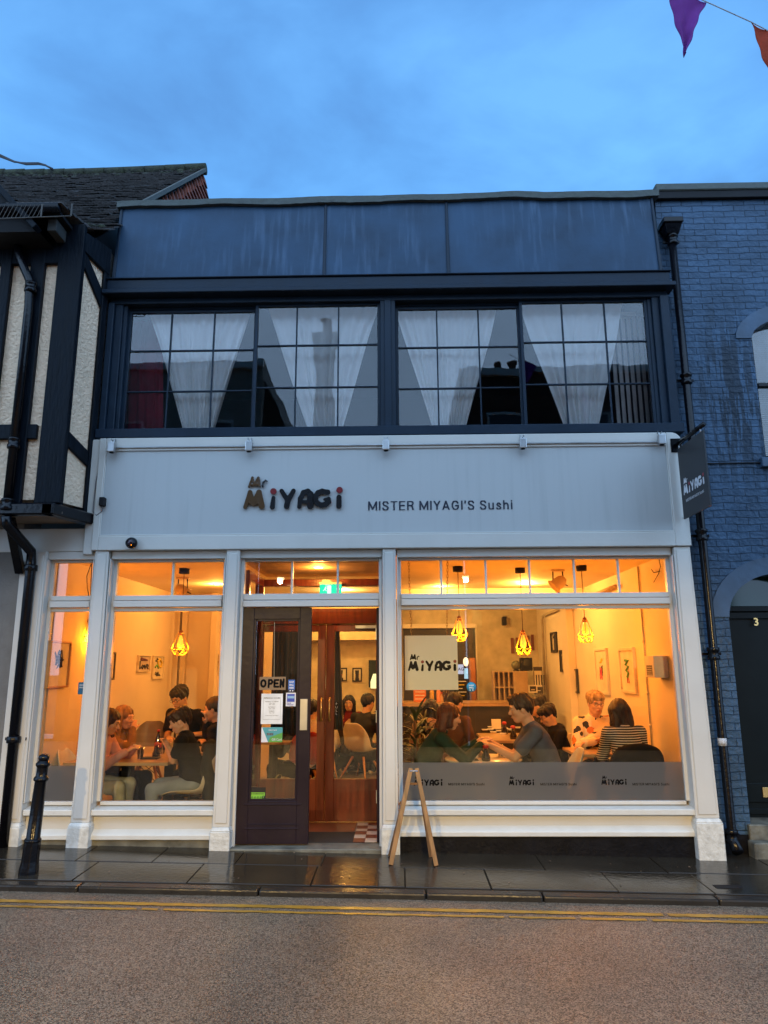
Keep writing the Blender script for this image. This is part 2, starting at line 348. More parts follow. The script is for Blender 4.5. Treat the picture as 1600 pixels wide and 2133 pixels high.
def brickmat(name, c, mortar, rot=False, bump=1.0, streak=True, scale=1.0, rough=.45):
    m = bpy.data.materials.new(name); m.use_nodes = True; t = m.node_tree; b = t.nodes['Principled BSDF']; L = t.links.new
    c0 = t.nodes.new('ShaderNodeTexCoord'); s = t.nodes.new('ShaderNodeSeparateXYZ'); L(c0.outputs['Object'], s.inputs[0]); cb = t.nodes.new('ShaderNodeCombineXYZ')
    nz = t.nodes.new('ShaderNodeTexNoise'); nz.inputs['Scale'].default_value = 5; L(c0.outputs['Object'], nz.inputs['Vector'])
    w_ = t.nodes.new('ShaderNodeMath'); w_.operation = 'MULTIPLY_ADD'; w_.inputs[1].default_value = .034; L(nz.outputs[0], w_.inputs[0]); L(s.outputs['Z'], w_.inputs[2])
    L(s.outputs['X'], cb.inputs[0]); L(w_.outputs[0], cb.inputs[1])
    br = t.nodes.new('ShaderNodeTexBrick'); br.inputs['Scale'].default_value = scale; br.inputs['Brick Width'].default_value = .205; br.inputs['Row Height'].default_value = .066
    br.inputs['Mortar Size'].default_value = .0045; br.inputs['Mortar Smooth'].default_value = .6; br.inputs['Color1'].default_value = (*c, 1); br.inputs['Color2'].default_value = (*[x*.82 for x in c], 1); br.inputs['Mortar'].default_value = (*mortar, 1)
    L(cb.outputs[0], br.inputs['Vector']); src = br.outputs[0]
    if streak:   # washed-off paint: darker runs with ragged edges, strongest beside the window
        mp_ = t.nodes.new('ShaderNodeMapping'); mp_.inputs['Scale'].default_value = (9, 9, .8); L(c0.outputs['Object'], mp_.inputs[0])
        n2 = t.nodes.new('ShaderNodeTexNoise'); n2.inputs['Scale'].default_value = 1.6; n2.inputs['Detail'].default_value = 6; n2.inputs['Roughness'].default_value = .6; L(mp_.outputs[0], n2.inputs['Vector'])
        r2 = t.nodes.new('ShaderNodeMapRange'); r2.inputs[1].default_value = .47; r2.inputs[2].default_value = .51; L(n2.outputs[0], r2.inputs[0])
        vd = t.nodes.new('ShaderNodeVectorMath'); vd.operation = 'DISTANCE'; vd.inputs[1].default_value = (0, 0, 0)
        mq = t.nodes.new('ShaderNodeMapping'); mq.inputs['Location'].default_value = (1.33, 0, -3.95*.42); mq.inputs['Scale'].default_value = (1, 0, .42); L(c0.outputs['Object'], mq.inputs[0]); L(mq.outputs[0], vd.inputs[0])
        r3 = t.nodes.new('ShaderNodeMapRange'); r3.inputs[1].default_value = .46; r3.inputs[2].default_value = .16; r3.inputs[3].default_value = 0; r3.inputs[4].default_value = .95; L(vd.outputs['Value'], r3.inputs[0])
        k = t.nodes.new('ShaderNodeMath'); k.operation = 'MULTIPLY'; L(r2.outputs[0], k.inputs[0]); L(r3.outputs[0], k.inputs[1])
        mx = t.nodes.new('ShaderNodeMix'); mx.data_type = 'RGBA'; L(k.outputs[0], mx.inputs[0]); L(src, mx.inputs[6]); mx.inputs[7].default_value = (*[x*.25 for x in c], 1); src = mx.outputs[2]
    n4 = t.nodes.new('ShaderNodeTexNoise'); n4.inputs['Scale'].default_value = 2.3; n4.inputs['Detail'].default_value = 7; L(c0.outputs['Object'], n4.inputs['Vector'])
    r4 = t.nodes.new('ShaderNodeMapRange'); r4.inputs[1].default_value = .3; r4.inputs[2].default_value = .7; r4.inputs[3].default_value = .65; r4.inputs[4].default_value = 1.25; L(n4.outputs[0], r4.inputs[0])
    hs = t.nodes.new('ShaderNodeHueSaturation'); L(r4.outputs[0], hs.inputs['Value']); L(src, hs.inputs['Color']); L(hs.outputs[0], b.inputs['Base Color'])
    bp = t.nodes.new('ShaderNodeBump'); bp.inputs['Strength'].default_value = 1; bp.inputs['Distance'].default_value = .012*bump; bp.invert = True
    n5 = t.nodes.new('ShaderNodeTexNoise'); n5.inputs['Scale'].default_value = 22; n5.inputs['Detail'].default_value = 4; L(c0.outputs['Object'], n5.inputs['Vector'])
    a = t.nodes.new('ShaderNodeMath'); a.operation = 'MULTIPLY_ADD'; a.inputs[1].default_value = 1.3; L(n5.outputs[0], a.inputs[0]); L(br.outputs['Fac'], a.inputs[2]); L(a.outputs[0], bp.inputs['Height']); L(bp.outputs[0], b.inputs['Normal'])
    b.inputs['Roughness'].default_value = rough; b.inputs['Specular IOR Level'].default_value = .25; MATS[name] = m; return m
BRICKB = brickmat('painted_brick', (.044, .092, .160), (.020, .044, .080))
BRICKR = brickmat('red_brick', (.10, .045, .03), (.12, .11, .10), streak=False, rough=.9)

# ================================================================ GROUND
def gz(x, y=0): return .052-.018*x+.012*y
SX = -.018
def wetmat(name, c, rlo, rhi, scale, bumpd, bscale, slabs=False, fac=.5, grain=0):
    m = bpy.data.materials.new(name); m.use_nodes = True; t = m.node_tree; b = t.nodes['Principled BSDF']; L = t.links.new
    c0 = t.nodes.new('ShaderNodeTexCoord'); n = t.nodes.new('ShaderNodeTexNoise'); n.inputs['Scale'].default_value = scale; n.inputs['Detail'].default_value = 7; L(c0.outputs['Object'], n.inputs['Vector'])
    rp = t.nodes.new('ShaderNodeValToRGB'); rp.color_ramp.elements[0].position = .3; rp.color_ramp.elements[1].position = .7
    rp.color_ramp.elements[0].color = (*[x*.74 for x in c], 1); rp.color_ramp.elements[1].color = (*[x*1.2 for x in c], 1); L(n.outputs[0], rp.inputs[0]); src = rp.outputs[0]
    mr_ = t.nodes.new('ShaderNodeMapRange'); mr_.inputs[1].default_value = .35; mr_.inputs[2].default_value = .68; mr_.inputs[3].default_value = rlo; mr_.inputs[4].default_value = rhi
    n6 = t.nodes.new('ShaderNodeTexNoise'); n6.inputs['Scale'].default_value = 1.1; n6.inputs['Detail'].default_value = 5; L(c0.outputs['Object'], n6.inputs['Vector']); L(n6.outputs[0], mr_.inputs[0]); L(mr_.outputs[0], b.inputs['Roughness'])
    bn = t.nodes.new('ShaderNodeTexNoise'); bn.inputs['Scale'].default_value = bscale; bn.inputs['Detail'].default_value = 3; L(c0.outputs['Object'], bn.inputs['Vector']); h = bn.outputs[0]
    if grain:
        v = t.nodes.new('ShaderNodeTexVoronoi'); v.inputs['Scale'].default_value = grain; L(c0.outputs['Object'], v.inputs['Vector'])
        sp = t.nodes.new('ShaderNodeSeparateColor'); L(v.outputs['Color'], sp.inputs[0])
        r5 = t.nodes.new('ShaderNodeMapRange'); r5.inputs[1].default_value = .15; r5.inputs[2].default_value = 1.0; r5.inputs[3].default_value = .35; r5.inputs[4].default_value = 2.6; L(sp.outputs[0], r5.inputs[0])
        hs = t.nodes.new('ShaderNodeHueSaturation'); L(src, hs.inputs['Color']); L(r5.outputs[0], hs.inputs['Value']); src = hs.outputs[0]
        ah = t.nodes.new('ShaderNodeMath'); ah.operation = 'MULTIPLY_ADD'; ah.inputs[1].default_value = .8; L(sp.outputs[1], ah.inputs[0])
        mm = t.nodes.new('ShaderNodeMath'); mm.operation = 'SUBTRACT'; L(h, mm.inputs[0]); L(v.outputs['Distance'], mm.inputs[1]); L(mm.outputs[0], ah.inputs[2]); h = ah.outputs[0]
    L(src, b.inputs['Base Color'])
    bp = t.nodes.new('ShaderNodeBump'); bp.inputs['Distance'].default_value = bumpd; bp.inputs['Strength'].default_value = 1; L(h, bp.inputs['Height']); L(bp.outputs[0], b.inputs['Normal'])
    b.inputs['Specular IOR Level'].default_value = .5 if grain else .32; MATS[name] = m; return m
ASPH = wetmat('wet_asphalt', (.118, .096, .068), .36, .58, .8, .0022, 140, grain=165)
PAVE = wetmat('wet_york_stone', (.026, .021, .015), .07, .27, 2.6, .0016, 26)
KERBM = wetmat('wet_kerb_granite', (.022, .020, .018), .20, .45, 6, .003, 40)
def sloped(o):
    for v in o.data.vertices: v.co.z += gz(v.co.x, v.co.y)-.0
    return o
g = MB().box(-150, 150, -150, 150, -1.2, -.75).build('ground', mat('earth', (.06, .055, .045), .9)); tag(g, kind='structure')
m = MB(); xs = [-60, -20, -8, -4, -3, -2, -1, 0, 1, 2, 3, 4, 8, 20, 60]
ys = [-8.6, -6, -4, -2, -.97]
vs = [(x, y, -.045+(.02 if y in (-4, -6) else 0)) for y in ys for x in xs]; fs = [(j*len(xs)+i, j*len(xs)+i+1, (j+1)*len(xs)+i+1, (j+1)*len(xs)+i) for j in range(len(ys)-1) for i in range(len(xs)-1)]
m.add(vs, fs); road = sloped(m.build('road', ASPH)); tag(road, kind='structure')
# double yellow lines, worn thermoplastic
m = MB(); n = 700
def yl(y0, y1):
    vs = []; fs = []
    for i in range(n+1):
        x = -12+24*i/n; j0 = rnd.uniform(-.006, .006); j1 = rnd.uniform(-.006, .006)
        vs += [(x, y0+j0, -.0405), (x, y1+j1, -.0405)]
    fs = [(2*i, 2*i+2, 2*i+3, 2*i+1) for i in range(n) if rnd.random() > .02]; m.add(vs, fs)
yl(-1.21, -1.158); yl(-1.298, -1.265)
YEL = wetmat('worn_yellow_paint', (.40, .22, .03), .25, .5, 9, .002, 60, grain=0)
tag(sloped(m.build('yellow_lines', YEL)), kind='structure')
# pavement slabs: each slab a bevelled block in one sheet, dark joints between
m = MB(); y_ = 0.12
rows = [(-.42, .30), (-.88, -.42)]
for ri, (ya, yb) in enumerate(rows):
    x = -14+ri*.3
    while x < 14:
        wd = rnd.uniform(.55, 1.0); dz = rnd.uniform(-.002, .002)
        pass
        m.hexa([(x+.003, ya+.003, -.10), (x+wd-.003, ya+.003, -.10), (x+wd-.003, yb-.003, -.10), (x+.003, yb-.003, -.10), (x+.003, ya+.003, dz), (x+wd-.003, ya+.003, dz+rnd.uniform(-.001, .001)), (x+wd-.003, yb-.003, dz), (x+.003, yb-.003, dz)]); x += wd
pav = sloped(m.build('pavement', PAVE, bevel=.004)); tag(pav, kind='structure')
m = MB().box(-14, 14, -.885, .3, -.2, -.012); tag(sloped(m.build('pavement_bedding', mat('joint_dirt', (.012, .012, .008), .8))), kind='structure')
m = MB(); x = -14
while x < 14:
    wd = rnd.uniform(.75, 1.25); j = rnd.uniform(-.006, .006); m.box(x+.004, x+wd-.004, -.985+j, -.888, -.20, -.004+rnd.uniform(-.003, .003)); x += wd
tag(sloped(m.build('kerb', KERBM, bevel=.012, seg=2)), kind='structure')
m = MB(); m.box(-30, 30, -9.6, -8.6, -.2, 0); tag(sloped(m.build('pavement', PAVE)), kind='structure')

# ================================================================ SHOP BUILDING
shop = thing('shop_building', 'restaurant building with white shopfront, slate blue upper floor and warm lit dining room', 'building', (0, 0, .05))
def part(name, mb, m_, bevel=.004, parent=shop, seg=1): return mb.build(name, m_, parent, bevel=bevel, seg=seg)
# --- envelope (walls behind the joinery, floors)
part('wall', MB().box(-3.32, -3.07, .16, 6.6, -.1, 2.55), WALLW, 0)
part('wall', MB().box(2.43, 2.60, .22, 6.6, -.1, 2.55), WALLW, 0)
part('wall', MB().box(-3.07, -1.65, 3.70, 3.85, 0, 2.55), WALLW, 0)
part('wall', MB().box(-1.80, -1.65, 3.85, 6.4, 0, 2.55), WALLW, 0)
part('wall', MB().box(-1.65, 2.43, 6.4, 6.55, 0, 2.55), mat('panelled_wall', (.62, .52, .34), .7), 0)
part('floor', MB().box(-3.3, 2.6, .04, 6.6, -.15, .085), FLOORI, 0)
part('ceiling', MB().box(-3.07, 2.43, .16, 6.4, 2.50, 2.56), CEIL, 0)
part('ceiling_beam', MB().box(-.1, 2.43, 3.1, 3.35, 2.36, 2.499), CEIL)
# upper room
U = mat('upper_room_wall', (.05, .055, .07), .8)
part('upper_room', MB().box(-2.70, 2.5, 3.0, 3.1, 2.62, 5.1).box(-2.74, -2.70, .16, 3.1, 2.62, 5.1).box(2.5, 2.56, .2, 3.1, 2.62, 5.1).box(-2.74, 2.56, .1, 3.1, 5.1, 5.2).box(-2.74, 2.56, .16, 3.1, 2.57, 2.7), U, 0)
# roof deck behind the parapet and side cheeks
part('roof', MB().box(-2.74, 2.6, .12, 6.6, 5.3, 5.45), LEAD, 0)

# --- parapet cladding: three sheets leaning slightly back, battens over the joints
PT, PB = 6.04, 5.165
def ppt(x, z, d=0): return (x, .0+.07*(z-PB)/(PT-PB)-d, z)
S1, S2 = P(677, 500, .03).x, P(932, 500, .03).x
for a, b in ((-2.735, S1-.005), (S1+.005, S2-.005), (S2+.005, 2.545)):
    ta, tb = a+.022*(a < -2), b-.015*(b > 2)
    part('cladding_sheet', MB().hexa([ppt(a, PB), ppt(b, PB), ppt(b, PB, -.03), ppt(a, PB, -.03), ppt(ta, PT), ppt(tb, PT), ppt(tb, PT, -.03), ppt(ta, PT, -.03)]), SLATE, .002)
for x in (S1, S2, -2.72, 2.535):
    part('batten', MB().hexa([ppt(x-.016, PB, .016), ppt(x+.016, PB, .016), ppt(x+.016, PB, 0.0005), ppt(x-.016, PB, 0.0005), ppt(x-.012, PT, .016), ppt(x+.012, PT, .016), ppt(x+.012, PT, 0.0005), ppt(x-.012, PT, 0.0005)]), SLATE2)
part('parapet_core', MB().box(-2.72, 2.53, .11, .3, 5.2, 6.0).box(-2.73, -2.60, .11, 6.5, 5.2, 6.0), SLATE2, 0)
# lead coping, buckled along its edge
m = MB(); k = 90; rr = []
for i in range(k+1):
    x = -2.76+5.36*i/k; wob = .010*math.sin(x*2.3)+.006*math.sin(x*7.1+1)+rnd.uniform(-.003, .003); lift = .02 if (-1.0 < x < -.1) else (.03 if .95 < x < 1.5 else 0)
    lift *= max(0, math.sin(min(1, max(0, (x+1.0)/.9 if x < .5 else (x-.95)/.55))*math.pi))
    zt = 6.075+.006*x+lift*.5; rr += [(x, .025, zt-.062+wob), (x, .02, zt+wob*.5), (x, .34, zt+.012), (x, .34, zt-.06)]
fs = []
for i in range(k):
    for j in range(4): fs.append((i*4+j, i*4+(j+1) % 4, (i+1)*4+(j+1) % 4, (i+1)*4+j))
fs += [(0, 1, 2, 3), (k*4+3, k*4+2, k*4+1, k*4)]
m.add(rr, fs); part('coping', m, LEAD, 0)
# cornice
part('cornice', MB().box(-2.765, 2.60, -.035, .11, 5.045, 5.165).box(-2.79, 2.635, -.085, .10, 5.00, 5.044).box(-2.775, 2.615, -.055, .105, 5.166, 5.18), SLATE2, .006)
part('soffit_board', MB().box(-2.745, 2.58, .02, .14, 4.94, 4.999), SLATE2)
# upper frame
part('upper_frame', MB().box(-2.745, -2.69, -.01, .16, 3.57, 4.94).box(-2.69, -2.62, .03, .16, 3.665, 4.94).box(-2.62, -2.585, .055, .16, 3.665, 4.94)
, SLATE2, .005)
part('upper_frame', MB().box(2.50, 2.58, -.01, .16, 3.57, 4.94).box(2.435, 2.50, .03, .16, 3.665, 4.94).box(2.40, 2.435, .055, .16, 3.665, 4.94), SLATE2, .005)
part('mullion', MB().box(-.145, .0, .02, .16, 3.665, 4.94).box(-.105, -.04, .005, .02, 3.665, 4.94), SLATE2, .005)
part('upper_sill', MB().box(-2.76, 2.60, -.04, .16, 3.575, 3.664), SLATE2, .006)
def sash(x0, x1, y, z0=3.668, z1=4.945, fr=.028, mw_=.013):
    w_ = MB().box(x0, x0+fr, y-.018, y+.018, z0, z1).box(x1-fr, x1, y-.018, y+.018, z0, z1).box(x0+fr, x1-fr, y-.018, y+.018, z0, z0+fr).box(x0+fr, x1-fr, y-.018, y+.018, z1-fr, z1)
    for i in (1, 2):
        x = x0+(x1-x0)*i/3; w_.box(x-mw_/2, x+mw_/2, y-.014, y+.014, z0+fr, z1-fr)
        z = z0+(z1-z0)*i/3; 
    for i in (1, 2):
        z = z0+(z1-z0)*i/3-.005
        for j in range(3):
            a = x0+fr if j == 0 else x0+(x1-x0)*j/3+mw_/2; b = x1-fr if j == 2 else x0+(x1-x0)*(j+1)/3-mw_/2
            w_.box(a, b, y-.014, y+.014, z-mw_/2, z+mw_/2)
    f = part('sash_window', w_, SLATE2, .002)
    part('glass', MB().box(x0+.01, x1-.01, y-.0015, y+.0015, z0+.01, z1-.01), GLU, 0, parent=f)
sash(-2.585, -1.335, .125, z1=4.915); sash(-1.345, -.145, .085); sash(.0, 1.195, .125, z1=4.915); sash(1.185, 2.40, .085)
part('head_rail', MB().box(-2.585, -1.35, .10, .16, 4.916, 4.938), SLATE2, 0); part('head_rail', MB().box(.0, 1.18, .10, .16, 4.916, 4.938), SLATE2, 0)

# --- fascia with raised border
part('fascia', MB().box(-2.64, 2.42, -.045, .16, 2.66, 3.46), FASCIA, .002)
m = MB(); 
# border frame with a rounded upper right corner
def arc(cx, cz, r, a0, a1, n=8): return [(cx+r*math.cos(a0+(a1-a0)*i/n), 0, cz+r*math.sin(a0+(a1-a0)*i/n)) for i in range(n+1)]
poly = [(2.42, 0, 2.532), (2.555, 0, 2.532)]+arc(2.555-.09, 3.565-.09, .09, 0, math.pi/2)+[(2.42, 0, 3.565)]
m.prism(poly, (0, -.06, 0), (0, .16, 0))
m.box(-2.70, -2.64, -.06, .16, 2.532, 3.565).box(-2.64, 2.42, -.06, .16, 2.532, 2.66).box(-2.64, 2.42, -.06, .16, 3.46, 3.565)
m.box(-2.78, -2.70, -.04, .16, 2.50, 3.56)
part('fascia_border', m, WHITE, .006)
part('fascia_moulding', MB().box(-2.64, 2.42, -.058, -.0455, 3.444, 3.46).box(-2.64, 2.42, -.056, -.0455, 2.66, 2.672).box(-2.64, -2.63, -.056, -.0455, 2.672, 3.444).box(2.41, 2.42, -.056, -.0455, 2.672, 3.444), WHITE, .002)
part('lighting_rail', MB().box(-2.60, 2.36, -.072, -.0605, 3.468, 3.480), STEEL, .001)

# --- piers
def pier(x0, x1, t0, t1, zb, plz):
    zb -= .05
    m = MB().hexa([(x0, -.045, plz), (x1, -.045, plz), (x1, .16, plz), (x0, .16, plz), (t0, -.04, 2.53), (t1, -.04, 2.53), (t1, .16, 2.53), (t0, .16, 2.53)])
    m.hexa([(x0+.022, -.054, plz+.03), (x1-.022, -.054, plz+.03), (x1-.022, -.0452, plz+.03), (x0+.022, -.0452, plz+.03), (t0+.018, -.049, 2.50), (t1-.018, -.049, 2.50), (t1-.018, -.0402, 2.50), (t0+.018, -.0402, 2.50)])
    p_ = part('pier', m, WHITE, .004)
    part('plinth_block', MB().box(x0-.012, x1+.012, -.075, .16, zb, plz-.03).hexa([(x0-.012, -.075, plz-.029), (x1+.012, -.075, plz-.029), (x1+.012, .155, plz-.029), (x0-.012, .155, plz-.029), (x0+.002, -.056, plz), (x1-.002, -.056, plz), (x1-.002, .15, plz), (x0+.002, .15, plz)]), WORN, .005, parent=p_)
pier(-3.235, -3.105, -3.225, -3.10, .10, .285); pier(-2.69, -2.535, -2.665, -2.545, .10, .285); pier(-1.525, -1.385, -1.50, -1.385, .08, .25); pier(-.135, -.01, -.13, -.015, .05, .27); pier(2.385, 2.575, 2.405, 2.545, .01, .315)
# left end pilaster strip toward the neighbour
part('end_panel', MB().box(-3.34, -3.236, -.01, .16, .05, 2.53).box(-3.6, -2.781, -.005, .155, 2.531, 2.74), WHITE)

# --- shop windows
def shopwin(x0, x1, trans, zs=.43, right_plinth=False, zb=.1):
    fw_ = .035
    y0, y1 = .055, .115
    m = MB().box(x0, x0+fw_, y0, y1, zs, 2.46).box(x1-fw_, x1, y0, y1, zs, 2.46).box(x0+fw_, x1-fw_, y0, y1, zs-.03, zs)
    m.box(x0+fw_, x1-fw_, y0, y1, 2.005, 2.035).box(x0+fw_, x1-fw_, .02, y1+.005, 2.04, 2.095).box(x0+fw_, x1-fw_, .035, y1, 2.10, 2.142).box(x0+fw_, x1-fw_, y0, y1, 2.44, 2.46)
    m.box(x0, x1, .0, .15, 2.461, 2.529)
    # reveals
    m.box(x0-.002, x0+.008, -.03, .054, zs, 2.46).box(x1-.008, x1+.002, -.03, .054, zs, 2.46)
    for t in trans: m.box(t-.009, t+.009, .065, .105, 2.1425, 2.4395)
    w_ = part('shop_window', m, WHITE, .005, seg=2)
    part('glass', MB().box(x0+.01, x1-.01, .084, .088, zs-.01, 2.02), GL, 0, parent=w_)
    part('transom_glass', MB().box(x0+.01, x1-.01, .083, .087, 2.12, 2.45), GL, 0, parent=w_)
    # stall riser: sill nose, panel, weathered bottom board
    part('sill', MB().hexa([(x0, -.03, zs-.095), (x1, -.03, zs-.095), (x1, .12, zs-.095), (x0, .12, zs-.095), (x0, -.03, zs-.05), (x1, -.03, zs-.05), (x1, .12, zs-.031), (x0, .12, zs-.031)]), WHITEG, .006, seg=2)
    part('stall_riser', MB().box(x0, x1, .035, .12, zb+.06, zs-.096), WHITE)
    part('weather_board', MB().hexa([(x0, -.02, zb+.045), (x1, -.02, zb+.045), (x1, .034, zb+.045), (x0, .034, zb+.045), (x0, -.02, zb+.085), (x1, -.02, zb+.085), (x1, .034, zb+.125), (x0, .034, zb+.125)]), WHITEG, .006)
    part('plinth', MB().box(x0, x1, .0 if right_plinth else .01, .12, -.2, zb+.04), PLINTH if right_plinth else STONE, .006)
xa = lambda px, py=1205: P(px, py, .085).x
shopwin(-3.10, -2.675, [])
shopwin(-2.535, -1.51, [xa(361)])
shopwin(-.005, 2.395, [xa(919), xa(1012), xa(1103), xa(1196), xa(1288)], right_plinth=True, zb=.125)
# frosted film bands on the glass
film = MB().box(.03, 2.36, .0795, .0825, .405, P(1000, 1588, .082).z).build('frosted_film', frosted(), None)
tag(rebase(film), 'grey frosted film band along the bottom of the wide right window', 'window film')
film2 = MB().box(-3.07, -2.71, .0795, .0825, .405, P(130, 1595, .082).z).build('frosted_film', frosted(), None)
tag(rebase(film2), 'small frosted film panel at the foot of the narrow left window', 'window film')

# --- entrance
x0, x1 = -1.385, -.135
tr_ = [P(609, 1200, .085).x, P(704, 1200, .085).x]
m = MB().box(x0, x0+.03, .03, .115, .06, 2.46).box(x1-.03, x1, .03, .115, .06, 2.46).box(x0, x1, .0, .15, 2.461, 2.529).box(x0+.03, x1-.03, .055, .115, 2.44, 2.46)
m.box(x0+.03, x1-.03, .02, .12, 2.035, 2.09).box(x0+.03, x1-.03, .035, .115, 2.095, 2.15)
for t in tr_: m.box(t-.009, t+.009, .065, .105, 2.1505, 2.4395)
df = part('door_frame', m, WHITE, .005)
part('fanlight_glass', MB().box(x0+.02, x1-.02, .083, .087, 2.14, 2.45), GL, 0, parent=df)
part('threshold', MB().box(x0, x1, -.06, .2, -.1, .088), STONE, .008)
# left leaf, closed
def leaf(name, xl, xr, zb, zt, yc, th, st, gz0, mm, parent=shop, rail=.10, mould=True):
    m = MB(); a, b = yc-th/2, yc+th/2
    m.box(xl, xl+st, a, b, zb, zt).box(xr-st, xr, a, b, zb, zt).box(xl+st, xr-st, a, b, zt-rail, zt).box(xl+st, xr-st, a, b, zb, gz0-.0)
    if mould:
        q = .018; g0, g1 = gz0, zt-rail
        m.box(xl+st, xl+st+q, a+.006, b-.006, g0, g1).box(xr-st-q, xr-st, a+.006, b-.006, g0, g1).box(xl+st+q, xr-st-q, a+.006, b-.006, g0, g0+q).box(xl+st+q, xr-st-q, a+.006, b-.006, g1-q, g1)
        m.box(xl+st*.75, xr-st*.75, a-.006, a-.0005, zb+.115, zb+.125).box(xl+st*.75, xr-st*.75, a-.006, a-.0005, zb+.15, zb+.156).box(xl+st*.6, xr-st*.6, a-.008, a-.0005, gz0-.03, gz0-.02)
    d = m.build(name, mm, parent, bevel=.003)
    MB().box(xl+st*.8, xr-st*.8, yc-.003, yc+.003, gz0-.01, zt-rail+.01).build('glass', GL, d)
    return d
dl = leaf('door', P(492, 1700, .07).x, P(643, 1700, .07).x, .10, 2.03, .075, .045, .10, P(560, 1668, .07).z, DOORP)
MB().box(P(625, 1500, .05).x, P(640, 1500, .05).x, .0465, .0515, P(630, 1521, .05).z, P(630, 1456, .05).z).build('push_plate', STEEL, dl, bevel=.001)
# right leaf folded back into the lobby, seen edge-on
m = MB().box(-.19, -.145, .12, .22, .10, 2.03).box(-.19, -.145, .62, .72, .10, 2.03).box(-.19, -.145, .22, .62, 1.93, 2.03).box(-.19, -.145, .22, .62, .10, .55)
dr = m.build('door', DOORP, shop, bevel=.003); MB().box(-.17, -.165, .2, .64, .54, 1.94).build('glass', GL, dr)
[MB().box(-.196, -.1905, .13, .16, z, z+.1).build('hinge', STEEL, dr) for z in (.40, 1.05, 1.75)]
# lobby: mat, tiles, partitions, inner doors
LY = .92
def lz(py): return P(700, py, LY).z
def lx(px, py=1500): return P(px, py, LY).x
m = MB().box(-1.36, -.20, .14, .52, .0855, .094); part('door_mat', m, mat('coir_mat', (.035, .028, .022), .95, bump=1, bscale=120), .003)
part('lobby_floor', MB().box(-1.36, -.40, .521, LY, .0852, .089), mat('lobby_boards', (.24, .07, .03), .3, var=.3, vscale=3))
tm = MB(); tm2 = MB()
for i in range(6):
    for j in range(2):
        xx = -.39+.10*j; yy = .14+.13*i
        (tm if (i+j) % 2 else tm2).box(xx, xx+.0985, yy, yy+.1285, .0945 if yy < .52 else .0852, .0975 if yy < .52 else .089)
part('floor_tile', tm, mat('cream_tile', (.6, .5, .4), .3), 0); part('floor_tile', tm2, mat('oxblood_tile', (.16, .03, .02), .3), 0)
for X, s in ((-1.355, 1), (-.10, -1)):
    m = MB().box(X-.02, X+.02, .18, .24, .09, 2.38).box(X-.02, X+.02, LY-.06, LY, .09, 2.38).box(X-.02, X+.02, .24, LY-.06, .09, .42).box(X-.02, X+.02, .24, LY-.06, 1.98, 2.06).box(X-.02, X+.02, .24, LY-.06, 2.30, 2.38)
    o = part('lobby_screen', m, REDWOOD); MB().box(X-.003, X+.003, .24, LY-.06, .42, 1.98).build('glass', GL, o)
bz0 = lz(1692); hd = lz(1302)
m = MB().box(-1.375, lx(520)+.02, LY-.03, LY+.04, bz0, 2.38).box(-1.375, -.12, LY-.035, LY+.045, lz(1300), lz(1268)).box(-1.375, -.12, LY-.04, LY+.05, lz(1232)+.05, lz(1232)+.12).box(-.15, -.09, LY-.03, LY+.04, bz0, 2.38)
scr = part('inner_screen', m, REDWOOD, .004)
i1 = leaf('inner_door', lx(528), lx(678)-.002, .10, lz(1300)-.003, LY, .04, lx(678)-lx(661), lz(1622), REDWOOD, mould=False, rail=lz(1301)-lz(1314)+.01)
i2 = leaf('inner_door', lx(678)+.002, lx(802), .10, lz(1300)-.003, LY, .04, lx(696)-lx(678), lz(1622), REDWOOD, mould=False, rail=lz(1301)-lz(1314)+.01)
for pxh, dd in ((669, i1), (686, i2)):
    c = P(pxh, 1480, LY-.06); zt, zb_ = P(pxh, 1460, LY-.06).z, P(pxh, 1497, LY-.06).z
    MB().tube([(c.x, LY-.02, zt+.015), (c.x, LY-.06, zt+.01), (c.x, LY-.065, c.z), (c.x, LY-.06, zb_-.01), (c.x, LY-.02, zb_-.015)], .010, 8).lathe([(.016, -.006), (.016, .0)], (c.x, LY-.021, zt+.015), 12, 'y').lathe([(.016, -.006), (.016, .0)], (c.x, LY-.021, zb_-.015), 12, 'y').build('handle', BRASS, dd)
MB().box(lx(740), lx(790), LY-.07, LY-.022, lz(1302)-.04, lz(1302)-.005).build('door_closer', STEEL, i2, bevel=.004)
part('lobby_ceiling', MB().box(-1.375, -.11, .161, LY+.3, 2.44, 2.499), mat('lobby_ceiling', (.42, .30, .19), .7), 0)

# ================================================================ LEFT NEIGHBOUR (half-timbered, jettied)
tudor = thing('timbered_house', 'half timbered house with cream roughcast panels, black beams and mossy tiled roof', 'building', (-3.6, 0, .1))
def tp(name, mb, m_, bevel=.005, parent=tudor): return mb.build(name, m_, parent, bevel=bevel)
BF, BR = -.40, -2.93          # front plane of the jetty, its right corner
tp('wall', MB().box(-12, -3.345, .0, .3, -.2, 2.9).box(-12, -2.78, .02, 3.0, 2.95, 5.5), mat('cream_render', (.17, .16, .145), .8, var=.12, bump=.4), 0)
tp('plaster_panel', MB().box(-6, BR+.02, BF+.02, .0, 2.92, 5.35), ROUGH, 0)
sidep = MB().hexa([(BR-.02, BF+.03, 2.92), (-2.79, 0, 2.92), (-2.79, .02, 2.92), (BR-.1, BF+.03, 2.92), (BR-.02, BF+.03, 5.5), (-2.79, 0, 5.5), (-2.79, .02, 5.5), (BR-.1, BF+.03, 5.5)])
tp('plaster_panel', sidep, ROUGH, 0)
T = lambda px, py: P(px, py, BF)
def tb(pa, pb, w_, t=.05, y=BF): return MB().bar(pa, pb, t, w_, up=(0, -1, 0))
